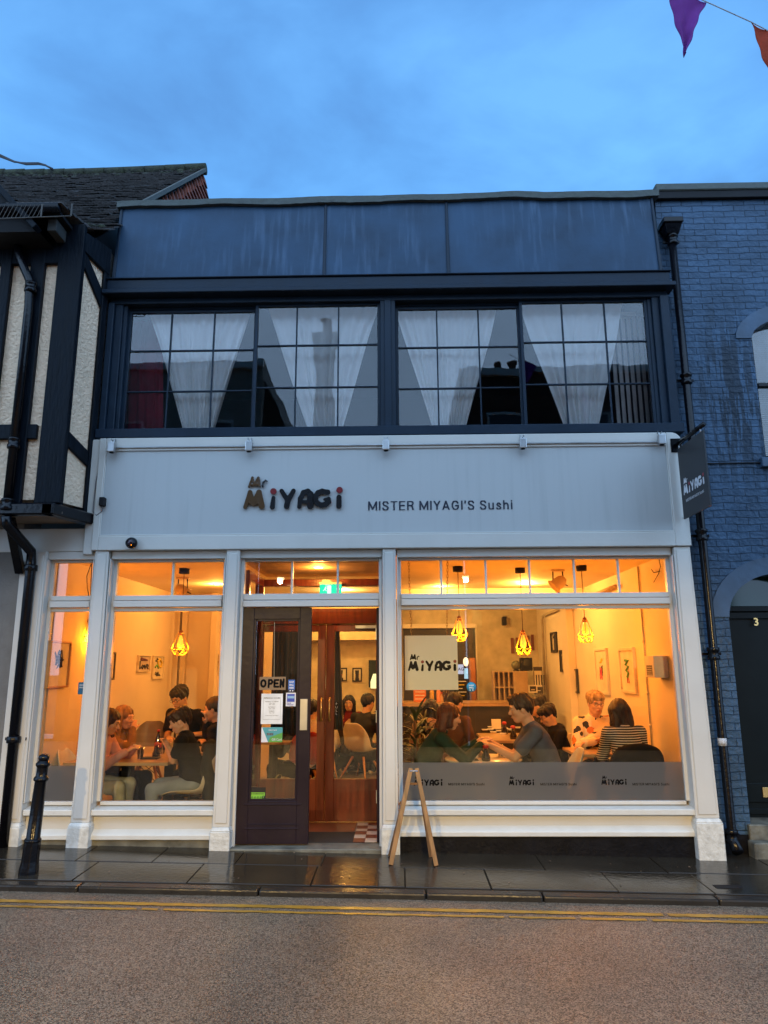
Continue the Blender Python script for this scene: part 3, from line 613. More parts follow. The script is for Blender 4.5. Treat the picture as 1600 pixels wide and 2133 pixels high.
# verticals on the front
for a, b, c, d in (((172, 480), (122, 480), (137, 1040), (83, 1040)), ((30, 480), (8, 480), (-22, 1040), (-45, 1040)), ((90, 480), (68, 480), (60, 1040), (22, 1040))):
    q = [T(*a), T(*b), T(*d), T(*c)]
    x_r = (q[0].x+q[3].x)/2; x_l = (q[1].x+q[2].x)/2
    tp('timber_post', MB().box(x_l, x_r, BF-.03, BF+.02, 2.88, 5.5), TIMBER)
tp('timber_rail', MB().box(-6, BR-.17, BF-.022, BF+.021, T(60, 915).z, T(60, 885).z), TIMBER)
tp('timber_rail', MB().box(-6, BR, BF-.024, BF+.022, T(60, 552).z, 5.5), TIMBER)
# corner and cheek
def ck(t, z, o=.0):  # point on the canted cheek
    return Vector((BR-.02+(.16)*t+o*.93, BF+.02+.38*t-o*.37, z))
def cbox(t0, t1, za0, za1, zb0, zb1, o=.03):
    return MB().hexa([ck(t0, za0, 0), ck(t1, zb0, 0), ck(t1, zb0, o), ck(t0, za0, o), ck(t0, za1, 0), ck(t1, zb1, 0), ck(t1, zb1, o), ck(t0, za1, o)])
tp('timber_post', cbox(-.02, .30, 2.86, 5.5, 2.86, 5.5), TIMBER)
tp('timber_post', cbox(.86, 1.02, 2.86, 5.5, 2.86, 5.5, .034), TIMBER)
tp('timber_rail', cbox(.30, .86, 3.42, 3.56, 3.30, 3.44, .026), TIMBER)
tp('timber_brace', cbox(.30, .86, 5.16, 5.32, 4.86, 5.04, .026), TIMBER)
tp('timber_rail', cbox(.0, 1.0, 5.33, 5.5, 5.22, 5.5, .040), TIMBER)
# jetty ledge and soffit
lz0 = 2.77
m = MB().box(-6, BR+.07, BF-.09, BF-.0, lz0, 2.87)
m.hexa([(BR-.03, BF-.09, lz0), (BR+.08, BF-.09, lz0), (-2.69, .02, lz0), (-2.80, .02, lz0), (BR-.03, BF-.09, 2.869), (BR+.08, BF-.09, 2.869), (-2.69, .02, 2.869), (-2.80, .02, 2.869)])
tp('jetty_ledge', m, BLACK, .012)
tp('jetty_soffit', MB().box(-6, -2.82, BF+.0, .02, lz0+.02, lz0+.04), mat('soffit_paint', (.30, .22, .16), .8), 0)
tp('bracket', MB().bar((-3.33, -.02, 2.35), (-3.28, -.36, 2.76), .07, .07), BLACK)
# eaves: gutter board, dark soffit
tp('eaves_soffit', MB().box(-8, BR-.02, BF-.30, .05, 5.44, 5.47), BLACKM, 0)
tp('gutter', MB().tube([(-8, BF-.33, 5.46), (BR+.0, BF-.33, 5.46)], .045, 10), BLACK, 0)
tp('rafter_end', MB().box(BR-.15, BR-.07, BF-.22, BF-.03, 5.31, 5.43), mat('grey_wood', (.04, .042, .04), .8))
# steep gable barge board at the far left with a snow guard in front
g0, g1 = P(78, 478, BF-.32), P(-60, 330, BF-.32)
m = MB().bar(g0, g1, .05, .10, up=(0, -1, 0)); tp('barge_board', m, TIMBER)
m = MB().prism([g0, g1, Vector((g1.x, g1.y, g0.z))], (0, .03, 0), (0, .30, 0)); tp('gable_wall', m, BLACKM, 0)
m = MB(); a_, b_ = P(-40, 457, BF-.38), P(148, 450, BF-.38); m.tube([a_, b_], .006, 6)
for i in range(22):
    x = a_.x+(b_.x-a_.x)*i/21
    if x < P(80, 450, BF-.38).x or i in (14, 21): m.tube([(x, a_.y, a_.z+(b_.z-a_.z)*i/21), (x+.05*(i < 14), a_.y, 5.46)], .003 if i < 14 else .008, 5)
tp('snow_guard', m, mat('rusty_iron', (.07, .06, .05), .6), 0)

# roof: courses of hand-made clay tiles on a 47 degree slope, ridge sagging, verge on the right
RX = -2.80; E0 = Vector((0, -.20, 5.57)); RG = Vector((0, 3.0, 8.70))
sl = (RG-E0); SLn = sl.length; sd = sl.normalized(); nrm = Vector((0, -sd.z, sd.y))
TILE = mat('old_clay_tile', (.075, .068, .066), .8, var=.4, vscale=5, dirt=(.02, .02, .018), bump=1.2, bscale=30)
MOSS = mat('moss', (.04, .045, .022), .95, var=.4, vscale=12, bump=2, bscale=50)
m = MB(); mossb = MB(); nc = 46; vstep = SLn/nc
for i in range(5):          # flatter skirt of tiles over the jetty
    x = BR+.03
    while x > -7:
        y0_ = BF-.36+i*.12; zz0 = 5.475+i*.03+rnd.uniform(0, .012); m.hexa([(x-.161, y0_, zz0), (x, y0_, zz0), (x, y0_+.17, zz0+.028), (x-.161, y0_+.17, zz0+.028), (x-.161, y0_, zz0+.014), (x, y0_, zz0+.014+rnd.uniform(-.005, .005)), (x, y0_+.17, zz0+.042), (x-.161, y0_+.17, zz0+.042)]); x -= .165
for i in range(nc):
    x = (-2.69 if i < 3 else RX)+rnd.uniform(-.015, .005)
    # the part over the shop's own parapet line starts where the bay ends
    while x > -7.0:
        wd = .165; s0 = i*vstep+rnd.uniform(-.008, .008); dz = -.05*math.sin(min(1, max(0, (RX-x)/4.0))*math.pi)*(i/nc)
        lift = rnd.uniform(.004, .022); tilt = rnd.uniform(-.010, .010)
        if s0 < .75 and x > BR+.06 and False: pass
        a = E0+sd*s0+nrm*(.022+lift); b = E0+sd*(s0+vstep*1.5)+nrm*.004
        xa_, xb_ = x-wd+.004, x
        m.hexa([Vector((xa_, a.y, a.z+dz))-nrm*.014, Vector((xb_, a.y, a.z+dz+tilt))-nrm*.014, Vector((xb_, b.y, b.z+dz))-nrm*.012, Vector((xa_, b.y, b.z+dz))-nrm*.012,
                Vector((xa_, a.y, a.z+dz)), Vector((xb_, a.y, a.z+dz+tilt)), Vector((xb_, b.y, b.z+dz)), Vector((xa_, b.y, b.z+dz))])
        x -= wd
roof = tp('roof', m, TILE, 0)
m = MB(); k = 26
for i in range(k):
    x = RX-i*.3; dz = -.05*math.sin(min(1, max(0, i*.3/4.0))*math.pi); m.tube([(x+.01, 3.0, RG.z+.03+dz), (x-.29, 3.0, RG.z+.035+dz)], [.085, .075], 10)
m.build('ridge_tile', MOSS, roof)
m = MB()
for i in range(110):
    x = rnd.uniform(RX-4.5, RX); s0 = rnd.choice((rnd.uniform(0, .22), SLn-rnd.uniform(0, .35)**1.0, SLn-rnd.uniform(0, .2))); a = E0+sd*s0+nrm*.02; dz = -.05*math.sin(min(1, max(0, (RX-x)/4.0))*math.pi)*(s0/SLn)
    m.ell((x, a.y, a.z+dz), (rnd.uniform(.02, .07), rnd.uniform(.02, .04), rnd.uniform(.012, .03)), 7, 4)
o = m.build('moss', MOSS, roof); tag(o, kind='stuff')
# underside/back slope and tile-hung gable end
tp('roof_core', MB().prism([(RX-.05, E0.y+.04, E0.z-.04), (RX-.05, RG.y, RG.z-.05), (RX-.05, 6.4, 5.6), (RX-.05, E0.y+.6, 5.46)], (-.0, 0, 0), (-5, 0, 0)), BLACKM, 0)
m = MB()
HT = mat('tile_hanging', (.30, .085, .05), .8, var=.35, vscale=7, bump=.8, bscale=30)
zrow = 6.2
while zrow < 8.85:
    yf = E0.y+(zrow+.17-E0.z)*(RG.y-E0.y)/(RG.z-E0.z); yb = 3.0+(8.56-zrow)*1.05
    y = yf+rnd.uniform(.0, .05)
    while y < yb:
        m.hexa([(RX-.03, y, zrow), (RX+.012, y, zrow), (RX+.012, y+.155, zrow), (RX-.03, y+.155, zrow), (RX-.045, y, zrow+.15), (RX-.028, y, zrow+.15), (RX-.028, y+.155, zrow+.15), (RX-.045, y+.155, zrow+.15)]); y += .165
    zrow += .10
tp('tile_hanging', m, HT, 0)
tp('verge', MB().bar((RX+.005, E0.y+.9, E0.z+.92+.02), (RX+.005, RG.y, RG.z+.02), .028, .05, up=(0, -1, 1)), mat('mortar', (.10, .095, .08), .9, bump=1), 0)

# ================================================================ RIGHT NEIGHBOUR (painted brick)
brick = thing('brick_house', 'slate blue painted brick house with arched window and dark arched doorway', 'building', (4.5, .15, 0))
BY = .15
def bp_(name, mb, m_, bevel=0, parent=brick): return mb.build(name, m_, parent, bevel=bevel)
# wall with two arched openings cut as polygons between columns
def arched_wall(mb, x0, x1, z0, z1, openings, y, th=.35):
    cuts = [x0]
    for (a, b, zb, zs, rise) in openings: cuts += [a, b]
    cuts = sorted(set(cuts+[x1]))
    for i in range(len(cuts)-1):
        a, b = cuts[i], cuts[i+1]; ops = sorted([o for o in openings if o[0] <= a+1e-6 and o[1] >= b-1e-6], key=lambda o: o[2])
        zc = z0
        n = 12 if ops else 1
        for j in range(n):
            xa1, xb1 = a+(b-a)*j/n, a+(b-a)*(j+1)/n; lo = [(z0, z0)]
            segs = []; cur = (z0, z0)
            for (oa, ob, zb, zs, rise) in ops:
                def h(x):
                    c = (oa+ob)/2; hw = (ob-oa)/2; u = (x-c)/hw; return zs+rise*math.sqrt(max(0, 1-u*u))
                segs.append((cur, (zb, zb))); cur = (h(xa1), h(xb1))
            segs.append((cur, (z1, z1)))
            for (l, u) in segs:
                if u[0]-l[0] > 1e-4 or u[1]-l[1] > 1e-4:
                    mb.hexa([(xa1, y, l[0]), (xb1, y, l[1]), (xb1, y+th, l[1]), (xa1, y+th, l[0]), (xa1, y, u[0]), (xb1, y, u[1]), (xb1, y+th, u[1]), (xa1, y+th, u[0])])
    return mb
wl, wr = P(1567, 720, BY).x, P(1567, 720, BY).x+1.0
dl_, dr_ = P(1520, 1300, BY).x, P(1520, 1300, BY).x+.95
wz0, wzs = P(1590, 955, BY).z, P(1567, 705, BY).z
dzs = P(1520, 1285, BY).z
m = arched_wall(MB(), 2.601, 8.5, -.2, 6.17, [(wl, wr, wz0, wzs, .22), (dl_, dr_, .12, dzs, .38)], BY)
bp_('wall', m, BRICKB)
bp_('end_wall', MB().box(2.602, 2.75, BY+.35, 6, 0, 6.1), BRICKB)
def archband(cx, hw, zs, rise, w_, y, foot):
    pts = []; n = 20
    for i in range(n+1):
        a = math.pi-math.pi*i/n; pts.append((a, ))
    m = MB(); prev = None; vs = []
    inner = [(cx-hw, zs)]+[(cx+hw*math.cos(a[0]), zs+rise*math.sin(a[0])) for a in pts]+[(cx+hw, zs)]
    outer = [(cx-hw-w_, zs)]+[(cx+(hw+w_)*math.cos(a[0]), zs+(rise+w_)*math.sin(a[0])) for a in pts]+[(cx+hw+w_, zs)]
    for i in range(len(inner)-1):
        (a, b), (c, d), (e1, f1), (g_, h_) = inner[i], inner[i+1], outer[i+1], outer[i]
        if abs(a-c)+abs(b-d) < 1e-6: continue
        m.hexa([(a, y-.012, b), (c, y-.012, d), (c, y+.05, d), (a, y+.05, b), (g_, y-.012, h_), (e1, y-.012, f1), (e1, y+.05, f1), (g_, y+.05, h_)])
    return m
ARCHM = mat('smooth_render_blue', (.044, .088, .150), .5, var=.2, vscale=4, bump=.3, bscale=20)
bp_('window_arch', archband((wl+wr)/2, (wr-wl)/2, wzs, .22, .15, BY, 0), ARCHM)
bp_('door_arch', archband((dl_+dr_)/2, (dr_-dl_)/2, dzs, .38, .15, BY, 0), ARCHM)
wn = bp_('window', MB().box(wl, wl+.05, BY+.08, BY+.14, wz0, wzs+.2).box(wl+.05, wr, BY+.07, BY+.13, P(1600, 803, BY+.1).z-.02, P(1600, 803, BY+.1).z+.02).box(wl, wr, BY+.08, BY+.14, wz0, wz0+.05), BLACK, .004)
m = MB(); z = wz0+.03
while z < wzs+.22: m.hexa([(wl+.05, BY+.16, z), (wr, BY+.16, z), (wr, BY+.185, z+.012), (wl+.05, BY+.185, z+.012), (wl+.05, BY+.16, z+.002), (wr, BY+.16, z+.002), (wr, BY+.185, z+.014), (wl+.05, BY+.185, z+.014)]); z += .021
m.build('blind', mat('white_blind', (.8, .8, .78), .6), wn)
MB().box(wl+.02, wr, BY+.10, BY+.104, wz0+.02, wzs+.22).build('glass', GLU, wn)
bp_('window_backing', MB().box(wl-.02, wr, BY+.22, BY+.25, wz0, wzs+.25), mat('blind_cloth', (.6, .6, .6), .9))
bp_('window_sill', MB().box(wl-.06, wr+.06, BY-.05, BY+.1, wz0-.09, wz0-.001), ARCHM, .006)
bp_('coping', MB().box(2.602, 8.6, BY-.06, BY+.42, 6.13, 6.21), LEAD, .01)
bp_('coping_lip', MB().box(2.602, 8.6, BY-.045, BY-.002, 6.05, 6.129), BLACKM, .004)
# black brick base, door
bp_('base_band', MB().box(2.602, dl_-.001, BY-.012, BY-.0005, -.2, P(1500, 1738, BY).z), PLINTH)
DG = mat('dark_green_door', (.005, .008, .009), .35, spec=.15, var=.1)
DY = BY+.22
q = lambda px, py: P(px, py, DY)
zt = q(1560, 1272).z
d = bp_('door', MB().box(dl_, dl_+.06, DY, DY+.05, .22, zt-.01).box(dl_+.06, dr_, DY+.02, DY+.05, .22, zt-.07).box(dl_+.10, dr_, DY+.005, DY+.02, .26, q(1580, 1690).z+.02).box(dl_+.10, dr_, DY+.005, DY+.02, q(1580, 1672).z, q(1580, 1632).z), DG, .005)
bp_('transom_bar', MB().box(dl_, dr_, DY-.02, DY+.06, zt-.07+.06, zt+.04).box(dl_, dr_, DY-.005, DY+.05, zt-.075, zt-.012), DG, .006)
bp_('fanlight', MB().box(dl_, dr_, DY+.03, DY+.04, zt+.04, zt+.42), mat('fanlight_glass', (.006, .03, .02), .08))
bp_('door_lining', MB().box(dl_, dr_, DY+.05, DY+.1, .1, 2.6), BLACKM)
z3 = q(1575, 1293)
text('3', .095, wallM(q(1568, 1303).x, DY-.022+.0, q(1575, 1303).z), BRASS, d, 'door_number', extr=.002, bold=.002)
MB().box(q(1588, 1642).x, dl_+.6, DY-.004, DY+.0015, q(1590, 1661).z, q(1590, 1640).z).build('letter_plate', BRASS, d, bevel=.002)
bp_('door_step', MB().box(dl_-.03, dr_, BY-.04, DY+.1, .1, P(1560, 1716, BY).z).box(dl_-.06, dr_, BY-.16, BY-.041, -.1, .12), STONE, .008)
# ================================================================ ACROSS THE STREET (seen mirrored in the glass)
OY = -9.6; MY = .17-OY     # mirror distance
def OP(px, py): v = P(px, py, MY); return v.x, v.z
def opp(label, px0, px1, prow, m_, winrows, lit, roofh=.0, name='street_house'):
    xa_, zt = OP(px0, prow); xb_, _ = OP(px1, prow)
    b = thing(name, label, 'building', ((xa_+xb_)/2, OY, 0))
    m = arched_wall(MB(), xa_, xb_, -.3, zt, [], OY-.3, .3); m.build('wall', m_, b)
    MB().box(xa_, xb_, OY-6, OY-.31, zt-.4, zt).build('roof', LEAD, b)
    MB().box(xa_-.02, xb_+.02, OY, OY+.12, zt-.22, zt-.05).build('cornice', WHITE, b)
    n = max(1, int((xb_-xa_)/1.9))
    for r, (z0, z1) in enumerate(winrows):
        for i in range(n):
            cx = xa_+(i+.5)*(xb_-xa_)/n
            f = MB().box(cx-.42, cx+.42, OY, OY+.03, z0, z0+.06).box(cx-.42, cx+.42, OY, OY+.03, z1-.06, z1).box(cx-.42, cx-.36, OY, OY+.03, z0+.06, z1-.06).box(cx+.36, cx+.42, OY, OY+.03, z0+.06, z1-.06).box(cx-.36, cx+.36, OY, OY+.025, (z0+z1)/2-.02, (z0+z1)/2+.02).build('window', WHITE, b)
            MB().box(cx-.36, cx+.36, OY+.002, OY+.008, z0+.06, z1-.06).build('pane', mat('dark_pane', (.02, .022, .03), .06), f)
    s = MB().box(xa_+.1, xb_-.1, OY, OY+.10, 2.75, 3.3).box(xa_+.1, xa_+.3, OY, OY+.08, .1, 2.75).box(xb_-.3, xb_-.1, OY, OY+.08, .1, 2.75).box(xa_+.3, xb_-.3, OY, OY+.06, .1, .6).build('shopfront', mat('green_shopfront', (.03, .06, .05), .4), b)
    MB().box(xa_+.3, xb_-.3, OY+.01, OY+.03, .6, 2.74).build('lit_window', lit, s)
    return b, zt
LIT = emitter('lit_shop_window', (1.0, .55, .25), .22); LIT2 = emitter('lit_shop_window_cool', (1.0, .7, .42), .18)
o1, z1 = opp('plastered house across the street with a plain parapet', 180, 548, 752, mat('opp_render', (.30, .27, .22), .9), [(4.1, 5.6), (6.2, 7.2)], LIT)
o2, z2 = opp('low brick shop across the street between two taller houses', 549, 958, 905, BRICKR, [(4.0, 5.3)], LIT2)
o3, z3_ = opp('brick house with chimney pots across the street', 959, 1500, 762, BRICKR, [(4.1, 5.6), (6.2, 7.3)], LIT)
def stack(px0, px1, prow, base, b, mm):
    xa_, zt = OP(px0, prow); xb_, _ = OP(px1, prow)
    c = MB().box(xa_, xb_, OY-1.2, OY-.5, base-.3, zt-.3).box(xa_-.05, xb_+.05, OY-1.25, OY-.45, zt-.3, zt-.16).build('chimney', mm, b)
    n = max(1, int((xb_-xa_)/.32))
    for i in range(n): MB().lathe([(.12, 0), (.13, .05), (.10, .1), (.09, .42), (.115, .44), (.115, .5)], (xa_+(i+.5)*(xb_-xa_)/n, OY-.85, zt-.16), 12).build('chimney_pot', mat('terracotta', (.25, .11, .06), .8), c)
stack(655, 690, 660, z2, o2, mat('opp_render2', (.30, .27, .22), .9)); stack(1030, 1062, 748, z3_, o3, BRICKR); stack(1066, 1092, 745, z3_, o3, BRICKR)

# ================================================================ EXTERIOR FITTINGS
INK = mat('sign_black', (.010, .010, .012), .25, coat=.4); BRN_REFL = mat('sign_brown_reflection', (.085, .040, .012), .28, var=.1, coat=.6)  # both M letters: a brown reflection on glossy black, put into the base colour
REDD = mat('sign_red', (.20, .012, .015), .35); WHT = mat('vinyl_white', (.72, .72, .74), .5); VIN = mat('black_vinyl', (.004, .004, .005), .6, spec=.1)
def logo_sdf(which):
    s = SDF(); U_ = 525.0
    def pt(x, y): return np.array([(x-72)/U_, 0, (262-y)/U_])
    def ch(pts): 
        for i in range(len(pts)-1): s.cap(pt(*pts[i][:2]), pt(*pts[i+1][:2]), pts[i][2]/U_, pts[i+1][2]/U_, k=.006)
    if which == 'm':
        ch([(83, 250, 11), (106, 168, 12), (126, 232, 13), (154, 168, 14), (171, 245, 17)]); ch([(112, 225, 10), (140, 225, 12)])
    if which == 'sm': ch([(100, 138, 7), (116, 88, 7), (128, 128, 7), (148, 90, 8), (156, 136, 7)]); ch([(108, 128, 6), (146, 126, 8)])
    if which == 'r': ch([(174, 112, 5), (173, 138, 6)]); ch([(176, 116, 4), (186, 104, 5), (196, 108, 4)])
    if which == 'i': ch([(232, 200, 11), (227, 250, 14)]); 
    if which == 'y': ch([(274, 162, 12), (306, 212, 14)]); ch([(338, 162, 12), (310, 212, 15), (303, 248, 15)])
    if which == 'a': ch([(370, 250, 12), (376, 205, 14), (392, 172, 14), (414, 166, 15), (428, 182, 17), (428, 246, 18)]); ch([(382, 224, 11), (420, 222, 11)])
    if which == 'g':
        pts = [(520, 172, 15)]+[(492+38*math.cos(a), 205-38*math.sin(a), 15) for a in np.linspace(R(60), R(330), 9)]+[(526, 208, 11), (503, 210, 8)]; ch(pts)
    if which == 'i2': ch([(580, 200, 14), (580, 248, 15)])
    if which == 'd1': s.cap(pt(230, 165), pt(231, 164), 17/U_, 17/U_)
    if which == 'd2': s.cap(pt(582, 161), pt(583, 160), 17/U_, 17/U_)
    return s
LG = {}
def make_logo(parent, M, cM, cB, cD, th=.5, near=True):
    "lettering parts made once, reused at other sizes; th scales the thickness"
    for w_ in ('m', 'sm', 'r', 'i', 'y', 'a', 'g', 'i2', 'd1', 'd2'):
        if w_ not in LG:
            v, f = logo_sdf(w_).mesh(.0055); v = v.copy(); y = v[:, 1]; v[:, 1] = np.clip(y, -.010, .010); LG[w_] = (v, f)
        v, f = LG[w_]; mm = cM if w_ in ('m', 'sm', 'i') else (cD if w_[0] == 'd' else cB)
        if w_ == 'i': mm = cB
        me = bpy.data.meshes.new('letter'); me.from_pydata([tuple(M @ Vector((p[0], p[1]*th, p[2]))) for p in v], [], [tuple(q_) for q_ in f]); me.materials.append(mm)
        if parent in WM: me.transform(WM[parent].inverted())
        o = bpy.data.objects.new('letter' if w_[0] != 'd' else 'letter_dot', me); col.objects.link(o); o.parent = parent; WM[o] = WM[parent]
GLY = {'M': (1.0, [[(0, 0), (0, 1), (.42, .12), (.84, 1), (.84, 0)]]), 'I': (.16, [[(0, 0), (0, 1)]]), 'S': (.74, [[(.56, .78), (.46, .95), (.28, 1), (.08, .93), (.02, .76), (.12, .58), (.44, .46), (.57, .28), (.50, .08), (.28, 0), (.08, .06), (0, .24)]]),
 'T': (.74, [[(0, 1), (.60, 1)], [(.30, 1), (.30, 0)]]), 'E': (.70, [[(.54, 0), (0, 0), (0, 1), (.54, 1)], [(0, .52), (.48, .52)]]), 'R': (.76, [[(0, 0), (0, 1), (.40, 1), (.55, .90), (.57, .74), (.50, .58), (.36, .52), (0, .52)], [(.36, .50), (.50, .38), (.58, 0)]]),
 'Y': (.78, [[(0, 1), (.31, .45), (.62, 1)], [(.31, .45), (.31, 0)]]), 'A': (.84, [[(0, 0), (.33, 1), (.66, 0)], [(.13, .30), (.53, .30)]]), 'G': (.86, [[(.62, .76), (.50, .94), (.32, 1), (.12, .90), (0, .65), (0, .35), (.12, .10), (.32, 0), (.50, .05), (.66, .26), (.66, .46), (.38, .46)]]),
 "'": (.16, [[(.02, 1), (0, .78)]]), ' ': (.20, []), 'u': (.66, [[(0, .70), (0, .18), (.12, 0), (.28, 0), (.46, .14)], [(.46, .70), (.46, 0)]]), 's': (.58, [[(.40, .54), (.30, .69), (.12, .69), (.02, .54), (.12, .40), (.34, .30), (.42, .16), (.30, 0), (.10, 0), (0, .14)]]), 'h': (.66, [[(0, 0), (0, 1)], [(0, .48), (.14, .68), (.34, .68), (.46, .50), (.46, 0)]]), 'i': (.16, [[(0, 0), (0, .70)], [(0, .95), (0, .99)]])}
GMESH = {}
def stroke_text(s, x0, x1, M, m_, parent, th=1.0):
    "bold grotesque lettering drawn with strokes; scaled to run from x0 to x1, each letter a part"
    r = .088; wtot = sum(GLY[c][0]+.21 for c in s)-.21+2*r; f = (x1-x0)/wtot; x = r
    for c in s:
        if GLY[c][1]:
            if c not in GMESH:
                S_ = SDF()
                for st in GLY[c][1]:
                    for j in range(len(st)-1): S_.cap((st[j][0], st[j][1], 0), (st[j+1][0], st[j+1][1], 0), r, r, .004)
                v, ff = S_.mesh(.026); v[:, 2] = np.clip(v[:, 2], -.02, .02); v[:, 1] = np.clip(v[:, 1], -.012, 1.03); GMESH[c] = (v, ff)
            v, ff = GMESH[c]; me = bpy.data.meshes.new('letter'); me.from_pydata([tuple(M @ Vector(((p[0]+x)*f, p[1]*f, p[2]*f*th*.6))) for p in v], [], [tuple(q_) for q_ in ff]); me.materials.append(m_)
            if parent in WM: me.transform(WM[parent].inverted())
            o = bpy.data.objects.new('letter', me); col.objects.link(o); o.parent = parent; WM[o] = WM[parent]
        x += GLY[c][0]+.21
# raised fascia lettering
a = P(507, 1062, -.05); b = P(713, 1062, -.05)
lg = thing('sign_lettering', 'raised black bubble lettering with painted brown reflection and red dots on the white fascia', 'sign', (a.x, -.05, a.z))
make_logo(lg, Matrix.Translation((a.x, -.062, a.z)) @ Matrix.Scale(b.x-a.x, 4), BRN_REFL, INK, REDD, 1.0)
a = P(767, 1063, -.047); b = P(1071, 1063, -.047)
lt = thing('sign_lettering', 'plain dark bold shop name lettering right of the bubble letters on the fascia', 'sign', (a.x, -.047, a.z))
HELV = mat('navy_vinyl', (.016, .024, .045), .4)
def fit_text(s, x0, x1, M, m_, parent, size, bold, **k):
    o = text(s, size, Matrix(), m_, None, bold=bold, **k); xs_ = [v.co.x for v in o.data.vertices]; wd = max(xs_)-min(xs_); f = (x1-x0)/wd
    o.data.transform(Matrix.Diagonal((f, 1, 1, 1)) @ Matrix.Translation((-min(xs_), 0, 0))); o.data.transform(M)
    if parent is not None: o.data.transform(WM[parent].inverted()); o.parent = parent; WM[o] = WM[parent]
    return o
stroke_text("MISTER MIYAGI'S Sushi", a.x, b.x, wallM(a.x, -.0475, a.z), HELV, lt)
# hooded bulkhead lamps on the houses across the street; they light the road and the foot of the shopfront
for i, (x, pw) in enumerate(((-2.6, 1), (1.5, 1))):
    t = thing('street_wall_lamp', ('hooded wall lamp on the plastered house across the street', 'hooded wall lamp on the brick house across the street')[i], 'wall lamp', (x, OY+.3, 3.35))
    MB().box(x-.12, x+.12, OY+.13, OY+.38, 3.42, 3.45).box(x-.03, x+.03, OY+.0, OY+.13, 3.38, 3.46).build('hood', BLACK, t)
    MB().box(x-.07, x+.07, OY+.20, OY+.32, 3.37, 3.4195).build('lens', emitter('lamp_lens', (1, .78, .45), 12), t)
    l = bpy.data.lights.new('lamp_light', 'SPOT'); l.energy = 1250+450*i; l.color = (1.0, .66, .25); l.spot_size = R(112); l.spot_blend = .22; l.shadow_soft_size = .06
    o = bpy.data.objects.new('lamp_light', l); col.objects.link(o); o.parent = t; o.location = (0, .04, -.02); o.rotation_euler = (R(30), 0, R(-4 if x > 0 else 4))
# black vinyl on the frosted band
k = 0
for pl, pr, tl, trr in ((862, 922, 934, 1010), (1060, 1113, 1126, 1202), (1253, 1306, 1318, 1395)):
    a = P(pl, 1637-k*1.0, .078); b = P(pr, 1637, .078); vt = thing('window_lettering', ('black vinyl shop name on the frosted film behind the easel legs', 'black vinyl shop name in the middle of the frosted film', 'black vinyl shop name at the right end of the frosted film')[k], 'sign', (a.x, .078, a.z), group='vinyl shop names on the frosted band')
    make_logo(vt, Matrix.Translation((a.x, .0785, a.z)) @ Matrix.Scale(b.x-a.x, 4), VIN, VIN, VIN, .3)
    c = P(tl, 1636, .078); d_ = P(trr, 1636, .078); stroke_text("MISTER MIYAGI'S Sushi", c.x, d_.x, wallM(c.x, .0782, c.z), VIN, vt, .3); k += 1
# small box downlights under the sill
for i, (px, py) in enumerate(((233, 932), (519, 930), (804, 928), (1089, 924), (1378, 916))):
    c = P(px, py, -.11); lab = ('at the left end of the fascia', 'above the bubble lettering', 'above the middle of the fascia', 'above the right half of the fascia, beyond the plain lettering', 'at the right end of the fascia beside the projecting sign')[i]
    t = thing('sign_light', 'small silver box light '+lab, 'wall light', tuple(c), group='box lights along the fascia rail')
    MB().box(c.x-.030, c.x+.030, c.y-.030, c.y+.030, c.z-.045, c.z+.045).build('housing', STEEL, t, bevel=.005, seg=2)
    MB().lathe([(.02, 0), (.02, .006)], (c.x, c.y, c.z-.0515), 12).build('lens', BLACKM, t)
    MB().tube([(c.x-.012, -.06, c.z+.075), (c.x-.018, -.085, c.z+.085), (c.x-.01, c.y, c.z+.045)], .004, 6).tube([(c.x+.012, -.06, c.z+.075), (c.x+.018, -.085, c.z+.085), (c.x+.01, c.y, c.z+.045)], .004, 6).build('arm', STEEL, t)
# dome camera
c = P(274, 1131, -.10)
t = thing('security_camera', 'black ball security camera under the left end of the fascia', 'camera', tuple(c))
MB().ell(c, (.052, .05, .050), 18, 12).build('housing', BLACK, t); MB().lathe([(.035, -.002), (.035, .045)], (c.x, c.y+.0, c.z), 16, 'y').build('mount', BLACK, t)
MB().lathe([(.020, -.008), (.026, .0)], (c.x+.006, c.y-.048, c.z-.004), 16, 'y').build('lens', mat('lens', (.03, .012, .02), .05), t)
c = P(213, 1045, -.08)
t = thing('junction_box', 'small black junction box with a looping cable on the white corner strip', 'junction box', tuple(c))
MB().box(c.x-.024, c.x+.024, c.y-.02, c.y+.035, c.z-.04, c.z+.04).build('box', BLACKM, t, bevel=.006)
MB().tube([c+Vector((0, 0, -.04)), c+Vector((-.0, .02, -.08)), c+Vector((-.05, .02, -.12)), c+Vector((-.09, .03, -.08)), c+Vector((-.085, .03, .2)), c+Vector((-.05, .03, .45)), c+Vector((-.07, .03, .52)), c+Vector((.06, .03, .58))], .0045, 6).build('cable', mat('grey_cable', (.15, .15, .16), .5), t)

